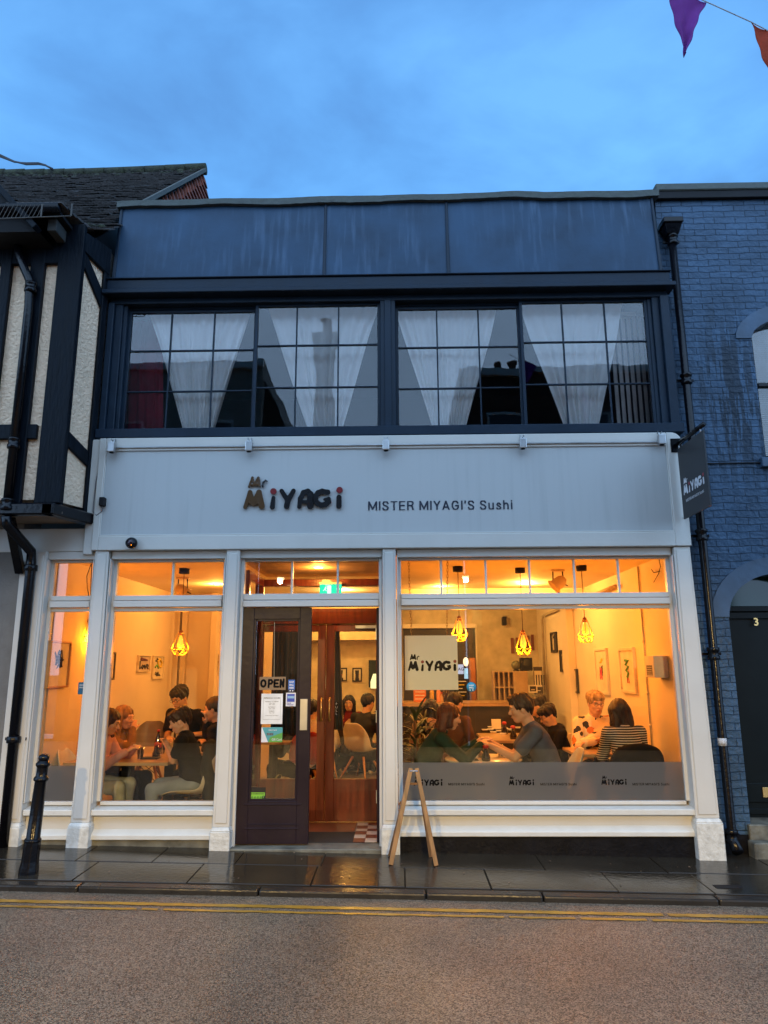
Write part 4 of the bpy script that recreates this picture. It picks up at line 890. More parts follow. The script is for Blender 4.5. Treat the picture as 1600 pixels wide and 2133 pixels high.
# projecting sign
SXX = 2.50
p1_, p2_, p3_, p4_ = PX(1407, 940, SXX), PX(1470, 905, SXX), PX(1478, 1046, SXX), PX(1418, 1086, SXX)
ps = thing('projecting_sign', 'black hanging sign with white lettering on an arm beside the brick wall', 'sign', (SXX, -.06, 3.4))
ya_, yb_ = -.09, (p2_.y+p3_.y)/2
zt_, zb_ = p1_.z, p4_.z
MB().box(SXX-.006, SXX+.006, yb_, ya_, zb_, zt_).build('panel', mat('sign_panel', (.018, .021, .026), .45, var=.1), ps, bevel=.003)
am = PX(1466, 886, SXX)
MB().tube([(SXX, -.06, zt_+.045), (SXX, am.y, zt_+.045)], .020, 12).build('arm', BLACK, ps)
MB().box(SXX-.05, SXX+.05, -.068, -.0605, zt_-.02, zt_+.11).build('wall_plate', BLACK, ps, bevel=.006)
for y in (ya_-.03, yb_+.06): MB().tube([(SXX, y, zt_-.01), (SXX, y, zt_+.04)], .006, 6).build('hanger', STEEL, ps)
MB().tube([(SXX, -.06, zb_+.02), (SXX, ya_-.02, zb_+.01)], .004, 6).build('eye_bolt', STEEL, ps)
M = Matrix.Translation((SXX-.0075, ya_-.055, zb_+.20)) @ Matrix.Rotation(R(-90), 4, 'Z')
Lw = abs(yb_-ya_)-.12
make_logo(ps, M @ Matrix.Scale(Lw, 4), WHT, WHT, mat('sign_red2', (.35, .05, .06), .5), .15)
stroke_text("MISTER MIYAGI'S Sushi", 0, Lw*.86, Matrix.Translation((SXX-.0075, ya_-.09, zb_+.135)) @ Matrix.Rotation(R(-90), 4, 'Z') @ Matrix.Rotation(R(90), 4, 'X'), WHT, ps, .3)

# drainpipes
PY_ = .06
def pz(px, py, Y=PY_): return P(px, py, Y)
t = thing('drainpipe', 'black cast iron drainpipe with hopper head between shop and brick house', 'drainpipe', (2.70, PY_, .05))
MB().tube([(2.695, PY_, 5.60), (2.70, PY_, 3.0), (2.705, PY_, .17), (2.705, PY_-.01, .12), (2.705, PY_-.08, .06)], [.036, .036, .036, .040, .045], 14).build('pipe', BLACK, t)
MB().hexa([(2.64, PY_-.05, 5.60), (2.75, PY_-.05, 5.60), (2.75, PY_+.06, 5.60), (2.64, PY_+.06, 5.60), (2.61, PY_-.08, 5.70), (2.78, PY_-.08, 5.70), (2.78, PY_+.08, 5.70), (2.61, PY_+.08, 5.70)]).box(2.60, 2.79, PY_-.09, PY_+.085, 5.701, 5.76).build('hopper_head', BLACK, t, bevel=.008)
for px, py in ((1425, 790), (1465, 1115), (1490, 1362), (1530, 1742), (1408, 500)):
    z = pz(px, py).z; MB().lathe([(.046, -.05), (.05, -.045), (.05, -.02), (.043, -.015), (.043, .02), (.052, .025), (.052, .05), (.046, .055)], (2.70, PY_, z), 14).box(2.62, 2.78, PY_+.03, PY_+.05, z-.012, z+.012).build('collar', BLACK, t)
tk = MB().lathe([(.0375, -.03), (.0375, .03)], (2.7015, PY_, pz(1507, 1545).z), 14).build('paper_sticker', mat('torn_sticker', (.55, .55, .55), .7, var=.5, vscale=60, dirt=(.02, .02, .02)), t)
t = thing('drainpipe', 'black drainpipe with swan neck in front of the cream roughcast panels', 'drainpipe', (-3.3, -.46, 2.8))
yq = BF-.075; A_ = [P(38, 500, yq), P(38, 530, yq), P(62, 585, yq), P(60, 640, yq)]
xx = A_[3].x
MB().tube([A_[0], A_[1], A_[2], (xx, yq, A_[3].z), (xx, yq, 2.86)], .038, 12).build('pipe', BLACK, t)
for px, py in ((38, 502), (60, 600), (25, 925), (10, 1052)):
    c = P(px, py, yq); MB().lathe([(.046, -.045), (.052, -.04), (.052, -.01), (.045, -.005), (.045, .03), (.05, .035), (.05, .05)], (xx if py > 590 else A_[0].x, yq, c.z), 14).build('collar', BLACK, t)
t = thing('drainpipe', 'black drainpipe down the pavement wall left of the narrow window', 'drainpipe', (-3.42, -.08, .1))
c0_, c1_ = P(72, 1150, -.08), P(24, 1540, -.08); xx2 = (c0_.x+c1_.x)/2
MB().tube([(xx, yq, 2.76), (xx, yq+.02, 2.70), (xx2, -.10, 2.52), (xx2, -.08, 2.42), (xx2, -.08, .1)], .042, 12).build('pipe', BLACK, t)
MB().lathe([(.05, -.03), (.056, -.025), (.056, .02), (.05, .025)], (xx2, -.08, c1_.z), 14).box(xx2-.09, xx2+.09, -.05, -.03, c1_.z-.012, c1_.z+.012).build('collar', BLACK, t)
MB().lathe([(.05, -.03), (.056, -.025), (.056, .02), (.05, .025)], (xx2, -.08, 2.38), 14).build('collar', BLACK, t)
# thin cable on the brick wall, overhead wires, stay cable at the top left
c = thing('wall_cable', 'thin black cable tacked across the blue brick wall', 'cable', (2.8, BY, 3.3)); MB().tube([(2.62, BY-.008, 3.335), (2.9, BY-.01, 3.325), (3.3, BY-.008, 3.33), (3.7, BY-.01, 3.31), (5, BY-.01, 3.31)], .006, 6).build('cable', BLACKM, c)
c = thing('overhead_wire', 'twisted dark wires dropping onto the tiled roof ridge', 'wire', tuple(P(108, 350, 2.9)))
wm = MB()
for s, o_ in ((0, 0), (1, 3), (2, -2)):
    pts = [P(px, py+o_*math.sin(px*.05+s), 2.9) for px, py in ((-60, 285), (0, 322+s*2), (30, 336), (55, 341), (80, 342), (95, 345), (110, 353))]; wm.tube(pts, .010, 6)
wm.build('wire', mat('wire_black', (.02, .02, .03), .5), c)
# bunting
BYY = -2.6
bt = thing('bunting', 'string of purple and orange triangular flags across the sky', 'bunting', tuple(P(1600, 60, BYY)))
cord = [P(px, py, BYY) for px, py in ((1340, -50), (1470, 3), (1565, 46), (1660, 95), (1800, 180))]
MB().tube(cord, .0035, 6).build('cord', mat('white_cord', (.5, .55, .6), .7), bt)
def flag(top_l, top_r, tip, mm, nu=14, nv=20, amp=.012):
    a, b, c = P(*top_l, BYY), P(*top_r, BYY), P(*tip, BYY); vs = []; fs = []
    for j in range(nv+1):
        for i in range(nu+1):
            u = i/nu; v = j/nv; l = a.lerp(c, v); r_ = b.lerp(c, v); p = l.lerp(r_, u)
            p = p+Vector((.008*math.sin(v*7+u*2)*(1-v)+.004*math.sin(v*19), amp*math.sin(u*9+v*4)+.02*v*math.sin(u*3), 0)); vs.append(p)
    for j in range(nv):
        for i in range(nu): k_ = j*(nu+1)+i; fs.append((k_, k_+1, k_+nu+2, k_+nu+1))
    o = MB().add(vs, fs, True).build('flag', mm, bt); s_ = o.modifiers.new('s', 'SOLIDIFY'); s_.thickness = .0012
    return o
flag((1385, -31), (1470, 4), (1428, 112), mat('purple_cloth', (.34, .07, .44), .8, trans=.5)); flag((1564, 46), (1665, 98), (1612, 175), mat('orange_cloth', (.62, .09, .03), .8, trans=.5))
flag((1470+190, 140-60), (1755, 150), (1715, 260), mat('purple_cloth', (.16, .035, .26), .8))

# bollard, leaning a little
bx, by = -2.66, -.74; bz = gz(bx, by)-.01
bl = thing('bollard', 'black cast iron bollard leaning at the pavement edge', 'bollard', (bx, by, bz))
top = P(90, 1572, by-.02); lean_ = Matrix.Rotation(math.atan2(top.x-bx, top.z-bz), 4, 'Y')
def bol(prof, n, nm, rz=0):
    m = MB().lathe(prof, (0, 0, 0), n); o = m.build(nm, BLACK, None, bevel=.003); o.data.transform(Matrix.Rotation(rz, 4, 'Z')); o.data.transform(lean_.to_4x4()); o.parent = bl; WM[o] = WM[bl]; return o
H_ = (top-Vector((bx, by, bz))).length; kk = H_/.90
bol([(.068, 0), (.068, .03), (.060, .09), (.058, .20), (.054, .245)], 8, 'base', R(22.5))
bol([(r*.86, z*kk) for r, z in [(.064, .24), (.068, .245), (.068, .26), (.056, .265), (.052, .50), (.048, .695), (.060, .70), (.062, .715), (.056, .725), (.046, .735), (.044, .80), (.058, .815), (.060, .83), (.048, .84), (.038, .855)]], 20, 'post')
bol([(r*.86, z*kk) for r, z in [(.036, .852), (.043, .862), (.045, .875), (.040, .892), (.02, .903)]], 20, 'cap')

# easel (folding wooden trestle)
ea = thing('easel_stand', 'folding wooden easel frame standing in front of the doorway pier', 'easel', (.1, -.3, .05))
WOODE = mat('easel_wood', (.27, .13, .05), .45, var=.3, vscale=4, stretch=(8, 8, 1))
def gp(px, py, Y): 
    v = P(px, py, Y); return Vector((v.x, Y, gz(v.x, Y)))
tL, tR = P(856, 1600, -.22), P(868, 1600, -.22)
MB().bar(gp(814, 1800, -.36), tL, .036, .020, up=(0, -1, 0)).build('leg', WOODE, ea, bevel=.002)
MB().bar(gp(909, 1803, -.36), tR, .034, .020, up=(0, -1, 0)).build('leg', WOODE, ea, bevel=.002)
MB().bar(gp(812, 1778, -.12), P(855, 1608, -.19), .030, .018, up=(0, -1, 0)).build('leg', WOODE, ea, bevel=.002)
MB().bar(gp(897, 1778, -.12), P(870, 1608, -.19), .024, .018, up=(0, -1, 0)).build('leg', WOODE, ea, bevel=.002)
MB().bar(P(846, 1633, -.21)+Vector((0, .012, 0)), P(876, 1633, -.21)+Vector((0, .012, 0)), .012, .016).build('brace', WOODE, ea)
MB().tube([tL+Vector((-.01, -.015, -.02)), tR+Vector((.01, -.015, -.02))], .005, 8).build('hinge_pin', STEEL, ea)
c0_ = gp(1514, 1838, -.72); dc = MB().box(c0_.x-.09, c0_.x+.09, -.76, -.69, c0_.z-.01, c0_.z+.004).build('drain_cover', BLACKM, None, bevel=.002); tag(rebase(dc), 'small dark rectangular cover set in the pavement near the right drainpipe', 'drain cover')
# litter and a drain slot
lf = MB()
for i in range(70):
    x = rnd.uniform(-3, 3.2); y = rnd.choice((rnd.uniform(-.8, -.1), rnd.uniform(-2.4, -1.3))); z = gz(x, y)+(.004 if y > -1 else -.07); a = rnd.uniform(0, 6); s = rnd.uniform(.004, .012)
    lf.add([(x+s*math.cos(a), y+s*math.sin(a), z), (x-s*.6*math.sin(a), y+s*.6*math.cos(a), z+.004), (x-s*math.cos(a), y-s*math.sin(a), z+.001), (x+s*.5*math.sin(a), y-s*.5*math.cos(a), z+.003)], [(0, 1, 2, 3)])
o = lf.build('fallen_leaves', mat('leaf_litter', (.25, .16, .10), .8, var=.5, vscale=3)); tag(o, 'scattered tiny leaves and litter on the wet pavement and road', 'litter', kind='stuff')

# ================================================================ UPPER FLOOR CURTAINS
def curtain(pts_top, pts_bot, zt, zb, y, label, mm, folds=9, amp=.018, gather=.7, name='curtain'):
    (a0, a1), (b0, b1) = pts_top, pts_bot; nu, nv = folds*8, 26; vs = []; fs = []; ph = rnd.uniform(0, 6)
    for j in range(nv+1):
        v = j/nv; e_ = v**gather if gather else v
        l = a0+(b0-a0)*v; r_ = a1+(b1-a1)*v; z = zt+(zb-zt)*v
        for i in range(nu+1):
            u = i/nu; x = l+(r_-l)*u
            if v > 0: x = l+(r_-l)*(u+.02*math.sin(u*21+ph+v*2)*min(1, v*4))
            vs.append((x, y+amp*math.sin(u*folds*6.283+ph+.8*math.sin(v*3))*(.6+.4*v)+.006*math.sin(u*53+v*7), z))
    for j in range(nv):
        for i in range(nu): k_ = j*(nu+1)+i; fs.append((k_, k_+1, k_+nu+2, k_+nu+1))
    o = MB().add(vs, fs, True).build(name, mm, None); rebase(o); return o
cy = .215
X_ = lambda px, py=770: P(px, py, cy).x
CU = ((312, 520, 393, 437, 'white sheer curtain gathered to a point in the leftmost upper window'), (563, 786, 655, 702, 'white sheer curtain gathered to a point just left of the central mullion'),
      (826, 1032, 910, 960, 'white sheer curtain gathered to a point just right of the central mullion'), (1086, 1292, 1185, 1236, 'white sheer curtain gathered to a point in the rightmost upper window'))
zt = 4.98; zb = 3.55
for a, b, c, d, lab in CU:
    o = curtain((P(a, 645, cy).x-.02, P(b, 645, cy).x+.02), (P(c, 893, cy).x, P(d, 893, cy).x), zt, zb, cy, lab, CURT, folds=rnd.choice((8, 9, 11, 12)), amp=rnd.uniform(.014, .024))
    tag(o, lab, 'curtain', 'white sheer curtains in the upper windows')
o = curtain((P(240, 645, .45).x, P(345, 645, .45).x), (P(235, 893, .45).x, P(342, 893, .45).x), zt, zb, .45, '', mat('crimson_curtain', (.30, .008, .03), .8, trans=.2), folds=6); tag(o, 'dark red curtain hanging at the left edge of the upper windows', 'curtain')
t = thing('vertical_blind', 'pale vertical slat blind at the right edge of the upper windows', 'blind', (P(1325, 880, .26).x, .26, 3.6))
m = MB()
for i in range(9):
    x = P(1285, 880, .26).x+i*.055; m.hexa([(x, .25, 3.62), (x+.046, .28, 3.62), (x+.047, .282, 3.62), (x+.001, .252, 3.62), (x, .25, 4.86), (x+.046, .28, 4.86), (x+.047, .282, 4.86), (x+.001, .252, 4.86)])
m.build('slats', mat('blind_slat', (.45, .42, .40), .8), t); MB().box(P(1275, 880, .26).x, 2.35, .24, .30, 4.861, 4.90).build('head_rail', WHITE, t)
# ================================================================ DINING ROOM
FZ = .085; RWX = 2.43; LWX = -3.07
def lamp(name, loc, power, c, r=.03, typ='POINT', rot=None, spot=None, parent=None):
    l = bpy.data.lights.new(name, typ); l.energy = power*KP; l.color = c
    if typ != 'AREA': l.shadow_soft_size = r
    if spot: l.spot_size = spot; l.spot_blend = .6
    o = bpy.data.objects.new(name, l); col.objects.link(o)
    if parent is not None: o.parent = parent; o.location = WM[parent].inverted() @ Vector(loc)
    else: o.location = loc
    return o
WARM = (1.0, .235, .006); WARM2 = (1.0, .37, .065); KP = 1.65
CAGE = mat('brass_cage', (.85, .55, .12), .35, metal=.4, emit=(1.0, .62, .05), es=.0)
BULB = emitter('bulb_glow', (1.0, .60, .14), 14)
BULBG = mat('amber_bulb_glass', (.9, .45, .05), .2, emit=(1.0, .42, .03), es=1.6)
def pendant(px, py, Y, lab, pw=19, rose=True, size=1.0):
    c = P(px, py, Y); s = .085*size
    t = thing('pendant_lamp', lab, 'pendant lamp', tuple(c), group='wire cage pendant lamps')
    if rose: MB().lathe([(.05, 2.499-.052), (.052, 2.499-.05), (.052, 2.499)], (c.x, c.y, 0), 20).build('ceiling_rose', BLACKM, t)
    MB().tube([(c.x, c.y, 2.47), (c.x, c.y, c.z+.115*size)], .0035, 6).build('cord', mat('brown_cord', (.05, .015, .01), .7), t)
    MB().lathe([(.012, .07*size), (.022, .072*size), (.022, .105*size), (.014, .118*size)], c, 12).build('lamp_holder', mat('copper', (.35, .13, .05), .35, metal=.8), t)
    m = MB(); n = 6
    T_ = [c+Vector((.026*math.cos(a), .026*math.sin(a), .09*size)) for a in np.arange(n)*math.pi/3+.3]
    W_ = [c+Vector((s*math.cos(a), s*math.sin(a), -.065*size)) for a in np.arange(n)*math.pi/3+.3]
    B_ = [c+Vector((s*.62*math.cos(a), s*.62*math.sin(a), -.125*size)) for a in np.arange(n)*math.pi/3+.3+math.pi/6]
    r = .0042
    for i in range(n):
        j = (i+1) % n; m.tube([T_[i], W_[i]], r, 5).tube([T_[i], T_[j]], r, 5).tube([W_[i], W_[j]], r, 5).tube([W_[i], B_[i]], r, 5).tube([B_[i], W_[j]], r, 5).tube([B_[i], B_[j]], r, 5)
    m.build('cage', CAGE, t)
    g = MB().lathe([(.010, .07), (.014, .055), (.026, .02), (.033, -.01), (.028, -.04), (.012, -.058), (.002, -.062)], c, 14).build('bulb', BULBG, t)
    m = MB()
    for i in range(4): a = i*1.57+.4; m.tube([c+Vector((.006*math.cos(a), .006*math.sin(a), .04)), c+Vector((.014*math.cos(a), .014*math.sin(a), -.035))], .0045, 5)
    m.build('filament', BULB, g)
    for q_ in (g,): q_.visible_shadow = True
    lamp('pendant_light', c+Vector((0, 0, -.085)), pw, WARM, .05, parent=t)
    return t
pendant(957, 1308, .95, 'lit wire cage pendant lamp partly behind the hanging white sign')
pendant(1090, 1337, 1.10, 'lit wire cage pendant lamp in the middle of the wide window, lowest of its row')
pendant(1219, 1311, .95, 'lit wire cage pendant lamp in front of the framed pictures on the right wall')
pendant(376, 1338, .95, 'lit wire cage pendant lamp over the family table in the left window')
pendant(188, 1312, .85, 'lit wire cage pendant lamp half hidden behind the pier of the narrow window', 16, rose=False)
# adjustable spot fixtures and recessed downlights
def gimbal(px, py, Y, lab, flip=1):
    c = P(px, py, Y); zc = 2.499
    t = thing('ceiling_spotlight', lab, 'spotlight', tuple(c), group='cream adjustable ceiling spotlights'); CR = mat('cream_enamel', (.62, .50, .36), .35)
    MB().box(c.x-.07, c.x+.07, c.y-.03, c.y+.03, zc-.02, zc).build('ceiling_plate', CR, t, bevel=.004)
    MB().tube([(c.x-.05, c.y, zc-.02), (c.x-.055, c.y, c.z)], .007, 6).tube([(c.x+.05, c.y, zc-.02), (c.x+.055, c.y, c.z)], .007, 6).build('bracket', BLACKM, t)
    q_ = Matrix.Rotation(R(50*flip), 3, 'Y')
    MB().lathe([(.002, .09), (.035, .085), (.06, .05), (.066, .0), (.062, -.03), (.085, -.055), (.085, -.065), (.05, -.04), (.002, -.03)], c, 20, tilt=q_).build('lamp_head', CR, t)
    MB().tube([c+Vector((.05, 0, 0)), c+Vector((.10, 0, -.03))], [.010, .004], 6).build('knob', BLACKM, t)
gimbal(1163, 1215, 1.25, 'cream adjustable spotlight under the ceiling of the wide right window'); gimbal(380, 1232, 1.7, 'cream adjustable spotlight behind the pendant rose in the left window', -1)
DLM = emitter('downlight_glow', (1, .85, .55), 9)
for px, py, lab, pw in ((1093, 1212, 'small round recessed downlight left of the ceiling spotlight', 26), (919, 1222, 'recessed downlight seen behind a transom bar of the wide window', 26), (1092, 1228, 'recessed downlight low in the wide transom, farthest back', 26)):
    d_ = ray(px, py); t_ = (2.497-CAM.z)/d_.z; c = CAM+d_*t_
    c.y = min(c.y, 5.8)
    t = thing('recessed_downlight', lab, 'downlight', (c.x, c.y, 2.49), group='recessed ceiling downlights'); MB().lathe([(.045, -.004), (.05, 0)], (c.x, c.y, 2.4985), 16).build('trim', STEEL, t); MB().lathe([(.03, -.001), (.032, 0)], (c.x, c.y, 2.493), 16).build('lens', DLM, t)
    lamp('downlight', (c.x, c.y, 2.45), pw, WARM2, .06, parent=t)
for x, y, pw, lab in ((-.75, 3.2, 32, 'recessed downlight beyond the inner doors'), (-.9, 5.2, 34, 'recessed downlight near the panelled back wall'), (1.2, 4.9, 30, 'recessed downlight above the bar counter'), (-2.2, 2.4, 25, 'recessed downlight in the left part of the room'), (1.6, 2.6, 36, 'recessed downlight over the middle tables')):
    t = thing('recessed_downlight', lab, 'downlight', (x, y, 2.49), group='recessed ceiling downlights'); MB().lathe([(.045, -.004), (.05, 0)], (x, y, 2.4985), 16).build('trim', STEEL, t); MB().lathe([(.03, -.001), (.032, 0)], (x, y, 2.493), 16).build('lens', DLM, t)
    lamp('downlight', (x, y, 2.44), pw, (1, .52, .13) if y > 3 else WARM2, .06, parent=t)
lt_ = thing('recessed_downlight', 'recessed light in the entrance lobby ceiling', 'downlight', (-.75, .5, 2.43), group='recessed ceiling downlights')
MB().lathe([(.03, -.001), (.045, 0)], (-.75, .5, 2.438), 16).build('lens', DLM, lt_); lamp('downlight', (-.75, .5, 2.38), 11, WARM2, .05, parent=lt_)
# exit sign
c = P(688, 1226, LY-.12); t = thing('exit_sign', 'lit green emergency exit sign with running figure above the inner doors', 'sign', tuple(c))
a, b = P(666, 1217, LY-.12), P(711, 1237, LY-.12)
MB().box(a.x, b.x, LY-.12, LY-.08, b.z-.012, a.z).build('panel', emitter('exit_green', (.03, .75, .42), 1.5), t, bevel=.003)
MB().box(a.x-.004, b.x+.004, LY-.125, LY-.07, a.z+.0005, a.z+.02).build('housing', WHITE, t)
WE = emitter('exit_white', (.75, 1, .9), 1.6); y = LY-.1225
MB().box(a.x+.075, a.x+.115, y, y+.001, b.z-.005, a.z-.012).build('door_symbol', WE, t)
k_ = a.x+.06; zz = (a.z+b.z)/2
MB().tube([(k_, y, zz+.02), (k_-.008, y, zz)], .006, 5).tube([(k_-.008, y, zz), (k_+.008, y, zz-.02)], .004, 5).tube([(k_-.008, y, zz), (k_-.024, y, zz-.018)], .004, 5).tube([(k_, y, zz+.016), (k_+.016, y, zz+.006)], .003, 5).ell((k_+.004, y, zz+.03), (.006, .001, .006), 8, 6).build('running_figure', WE, t)
MB().tube([(b.x-.05, y, zz), (b.x-.02, y, zz)], .004, 5).tube([(b.x-.03, y, zz+.01), (b.x-.018, y, zz), (b.x-.03, y, zz-.01)], .003, 5).build('arrow', WE, t)

# pilasters, pipes, trunking on the walls
part('pilaster', MB().box(P(433, 1500, 3.6).x, P(446, 1500, 3.6).x, 3.52, 3.70, .085, 2.5), WALLW)
part('pilaster', MB().box(-3.07, P(381, 1500, 3.65).x, 3.60, 3.70, .085, 2.5), WALLW)
PIPEM = mat('painted_pipe', (.50, .42, .30), .5)
t = thing('heating_pipe', 'grey painted pipe rising in the corner behind the left tables', 'pipe', (-2.98, 3.5, FZ)); xq = P(366, 1500, 3.45).x; MB().tube([(xq, 3.45, FZ), (xq, 3.45, 2.49)], .016, 8).build('pipe', mat('grey_pipe', (.12, .09, .06), .5), t)
wx = RWX-.02
def rw(px, py, d=0): return PX(px, py, RWX-d)
t = thing('electrical_conduit', 'thin conduit with round clips running down the right wall', 'conduit', tuple(rw(1355, 1590))); c0_ = rw(1338, 1300, .012)
MB().tube([(RWX-.012, c0_.y, .5), (RWX-.012, c0_.y, 2.49)], .008, 6).build('conduit', PIPEM, t)
for z in (2.2, 1.75, 1.25, .95): MB().ell((RWX-.014, c0_.y, z), (.012, .018, .018), 8, 6).build('clip', PIPEM, t)
t = thing('ceiling_pipe', 'painted pipe under the ceiling along the right wall', 'pipe', (RWX-.05, 3, 2.4)); MB().tube([(RWX-.05, 1.6, 2.36), (RWX-.05, 5.6, 2.30), (RWX-.05, 5.7, 2.24), (RWX-.05, 5.7, .2)], .022, 8).build('pipe', PIPEM, t)
y1_ = rw(1207, 1500).y; part('pilaster', MB().box(RWX-.10, RWX-.001, y1_, y1_+.35, .085, 2.5), WALLW)
# control box on the right wall
a, b = rw(1350, 1366, .0), rw(1393, 1412, .0)
ya_, yb_ = sorted((a.y, b.y)); ya_ = yb_-.0+0; yb_ = rw(1350, 1400).y; ya_ = yb_-.30
z1_, z0_ = rw(1372, 1366, .1).z, rw(1372, 1412, .1).z
t = thing('control_box', 'white wall box with dark labelled front on the right wall', 'control box', (RWX-.05, (ya_+yb_)/2, z0_))
yc_ = rw(1393, 1390, .0).y
MB().box(RWX-.13, RWX-.001, yc_, yc_+.24, z0_, z1_).build('case', mat('box_white', (.62, .58, .58), .5), t, bevel=.004)
MB().box(RWX-.1315, RWX-.1302, yc_+.05, yc_+.20, z0_+.02, z0_+.11).build('label_panel', mat('box_label', (.10, .07, .05), .5, var=.5, vscale=80), t)
for i in range(4): MB().box(RWX-.1325, RWX-.1317, yc_+.06, yc_+.19, z0_+.03+i*.02, z0_+.033+i*.02).build('label_line', WHT, t)
t = thing('loose_wires', 'loose dark wires dangling high on the right wall', 'cable', tuple(rw(1372, 1200)))
MB().tube([rw(1372, 1160, .02), rw(1376, 1180, .02), rw(1372, 1195, .02), rw(1362, 1213, .02)], .004, 5).tube([rw(1375, 1190, .02), rw(1362, 1193, .02), rw(1357, 1186, .02)], .004, 5).build('wire', BLACKM, t)
t = thing('loose_wires', 'looped dark cable hanging in the transom of the narrow left window', 'cable', tuple(P(188, 1200, .35)))
MB().tube([P(191, 1172, .35), P(181, 1200, .35), P(182, 1225, .35), P(187, 1250, .35)], .004, 5).tube([P(191, 1172, .35), P(190, 1200, .35), P(189, 1250, .35)], .004, 5).build('wire', BLACKM, t)

# --- framed pictures.  side 'L' left wall (faces +X), 'R' right wall, 'B' plane Y=const
def picture(side, p0, p1, lab, frame, inner, th=.03, fw_=.02, Y=0, draw=None, mount=None, hgt=None):
    "p0,p1: top-left and bottom-right pixel of the picture"
    if side == 'B':
        a, b = P(*p0, Y-th), P(*p1, Y-th); u0, u1, z0, z1 = a.x, b.x, b.z, a.z
        F = lambda u, d, z: Vector((u, Y-d, z))
    else:
        X = LWX if side == 'L' else RWX; s = 1 if side == 'L' else -1
        a, b = PX(*p0, X+s*th), PX(*p1, X+s*th); cz = (PX(p0[0], (p0[1]+p1[1])/2, X+s*th).z+PX(p1[0], (p0[1]+p1[1])/2, X+s*th).z)/2
        u0, u1 = sorted((a.y, b.y)); mid = PX((p0[0]+p1[0])/2, (p0[1]+p1[1])/2, X+s*th); hh = (p1[1]-p0[1])/2*(mid-CAM).dot(fw)/FL; z0, z1 = mid.z-hh, mid.z+hh
        F = lambda u, d, z: Vector((X+s*d, u, z))
    t = thing('framed_picture', lab, 'picture', tuple(F((u0+u1)/2, 0, z0)))
    def slab(ua, ub, za, zb_, d0, d1): return MB().hexa([F(ua, d0, za), F(ub, d0, za), F(ub, d1, za), F(ua, d1, za), F(ua, d0, zb_), F(ub, d0, zb_), F(ub, d1, zb_), F(ua, d1, zb_)])
    m = slab(u0, u1, z0, z0+fw_, .001, th); 
    for q_ in (slab(u0, u1, z1-fw_, z1, .001, th), slab(u0, u0+fw_, z0+fw_, z1-fw_, .001, th), slab(u1-fw_, u1, z0+fw_, z1-fw_, .001, th)): m.add(q_.v, q_.f)
    m.build('frame', frame, t, bevel=.002)
    slab(u0+fw_, u1-fw_, z0+fw_, z1-fw_, .001, th*.5).build('print', inner, t)
    if draw:
        for (kind, pts, r, mm) in draw:
            fl = side == 'R'
            q_ = [F(u0+((1-x) if fl else x)*(u1-u0), th*.5+.0025, z0+y*(z1-z0)) for x, y in pts]; MB().tube(q_, r, 5).build('drawn_line', mm, t)
    return t
WF = mat('white_frame', (.70, .64, .52), .5); BFm = mat('black_frame', (.012, .010, .010), .4); OF = mat('oak_frame', (.40, .18, .05), .5); PAPER = mat('print_paper', (.72, .66, .52), .7)
inkm = mat('print_ink', (.02, .02, .025), .7); grn = mat('print_green', (.10, .32, .05), .7); pnk = mat('print_pink', (.75, .08, .20), .7); yel_ = mat('print_yellow', (.75, .55, .03), .7); purp = mat('print_plum', (.12, .03, .08), .7); redk = mat('print_red', (.5, .05, .03), .7)
def scrib(cx, cy, rx, ry, n, r, mm, seed):
    g_ = random.Random(seed); return ('t', [(cx+g_.uniform(-rx, rx), cy+g_.uniform(-ry, ry)) for _ in range(n)], r, mm)
picture('L', (107, 1336), (143, 1432), 'large oak framed ink drawing in the narrow left window', OF, PAPER, .03, .018, draw=[scrib(.5, .62, .22, .22, 22, .004, inkm, 3), scrib(.5, .6, .15, .2, 12, .006, inkm, 5)])
picture('L', (291, 1365), (313, 1399), 'small white framed print reading love on the left wall', WF, mat('love_print', (.5, .42, .4), .7), .03, .012, draw=[scrib(.45, .75, .3, .08, 8, .012, purp, 8), ('t', [(.15, .65), (.15, .2), (.3, .25)], .010, inkm), ('t', [(.38, .4), (.30, .3), (.38, .2), (.48, .3), (.38, .4)], .010, inkm), ('t', [(.52, .42), (.60, .2), (.70, .45)], .010, inkm), ('t', [(.72, .3), (.88, .34), (.82, .44), (.74, .3), (.88, .18)], .010, inkm)])
picture('L', (322, 1366), (341, 1414), 'white framed print with a yellow leaf shape, second on the left wall', WF, PAPER, .03, .014, draw=[('t', [(.6, .85), (.8, .7), (.7, .5), (.5, .55), (.4, .75), (.6, .85)], .018, yel_), ('t', [(.2, .5), (.4, .6), (.5, .45)], .012, grn), scrib(.5, .22, .3, .1, 12, .006, inkm, 9), scrib(.4, .8, .25, .1, 8, .006, inkm, 19)])
picture('L', (226, 1359), (239, 1416), 'black framed print mostly hidden by the window edge', BFm, PAPER, .03, .018)
picture('B', (444, 1363), (457, 1402), 'white framed small dark print at the right side of the left window', WF, PAPER, .04, .02, Y=3.70, draw=[scrib(.5, .5, .2, .3, 10, .012, inkm, 21)])
SIL = mat('silver_print', (.5, .42, .30), .5)
for i, (a, b) in enumerate((((1145, 1317), (1159, 1359)), ((1164, 1354), (1181, 1400)), ((1186, 1394), (1203, 1442)))):
    picture('R', a, b, ('highest', 'middle', 'lowest')[i]+' of the three narrow black framed prints stepping down the right wall', BFm, inkm, .03, .02, draw=[('t', [(.5, .12), (.5, .7)], .020, SIL), ('t', [(.35, .75), (.65, .9)], .014, SIL)])
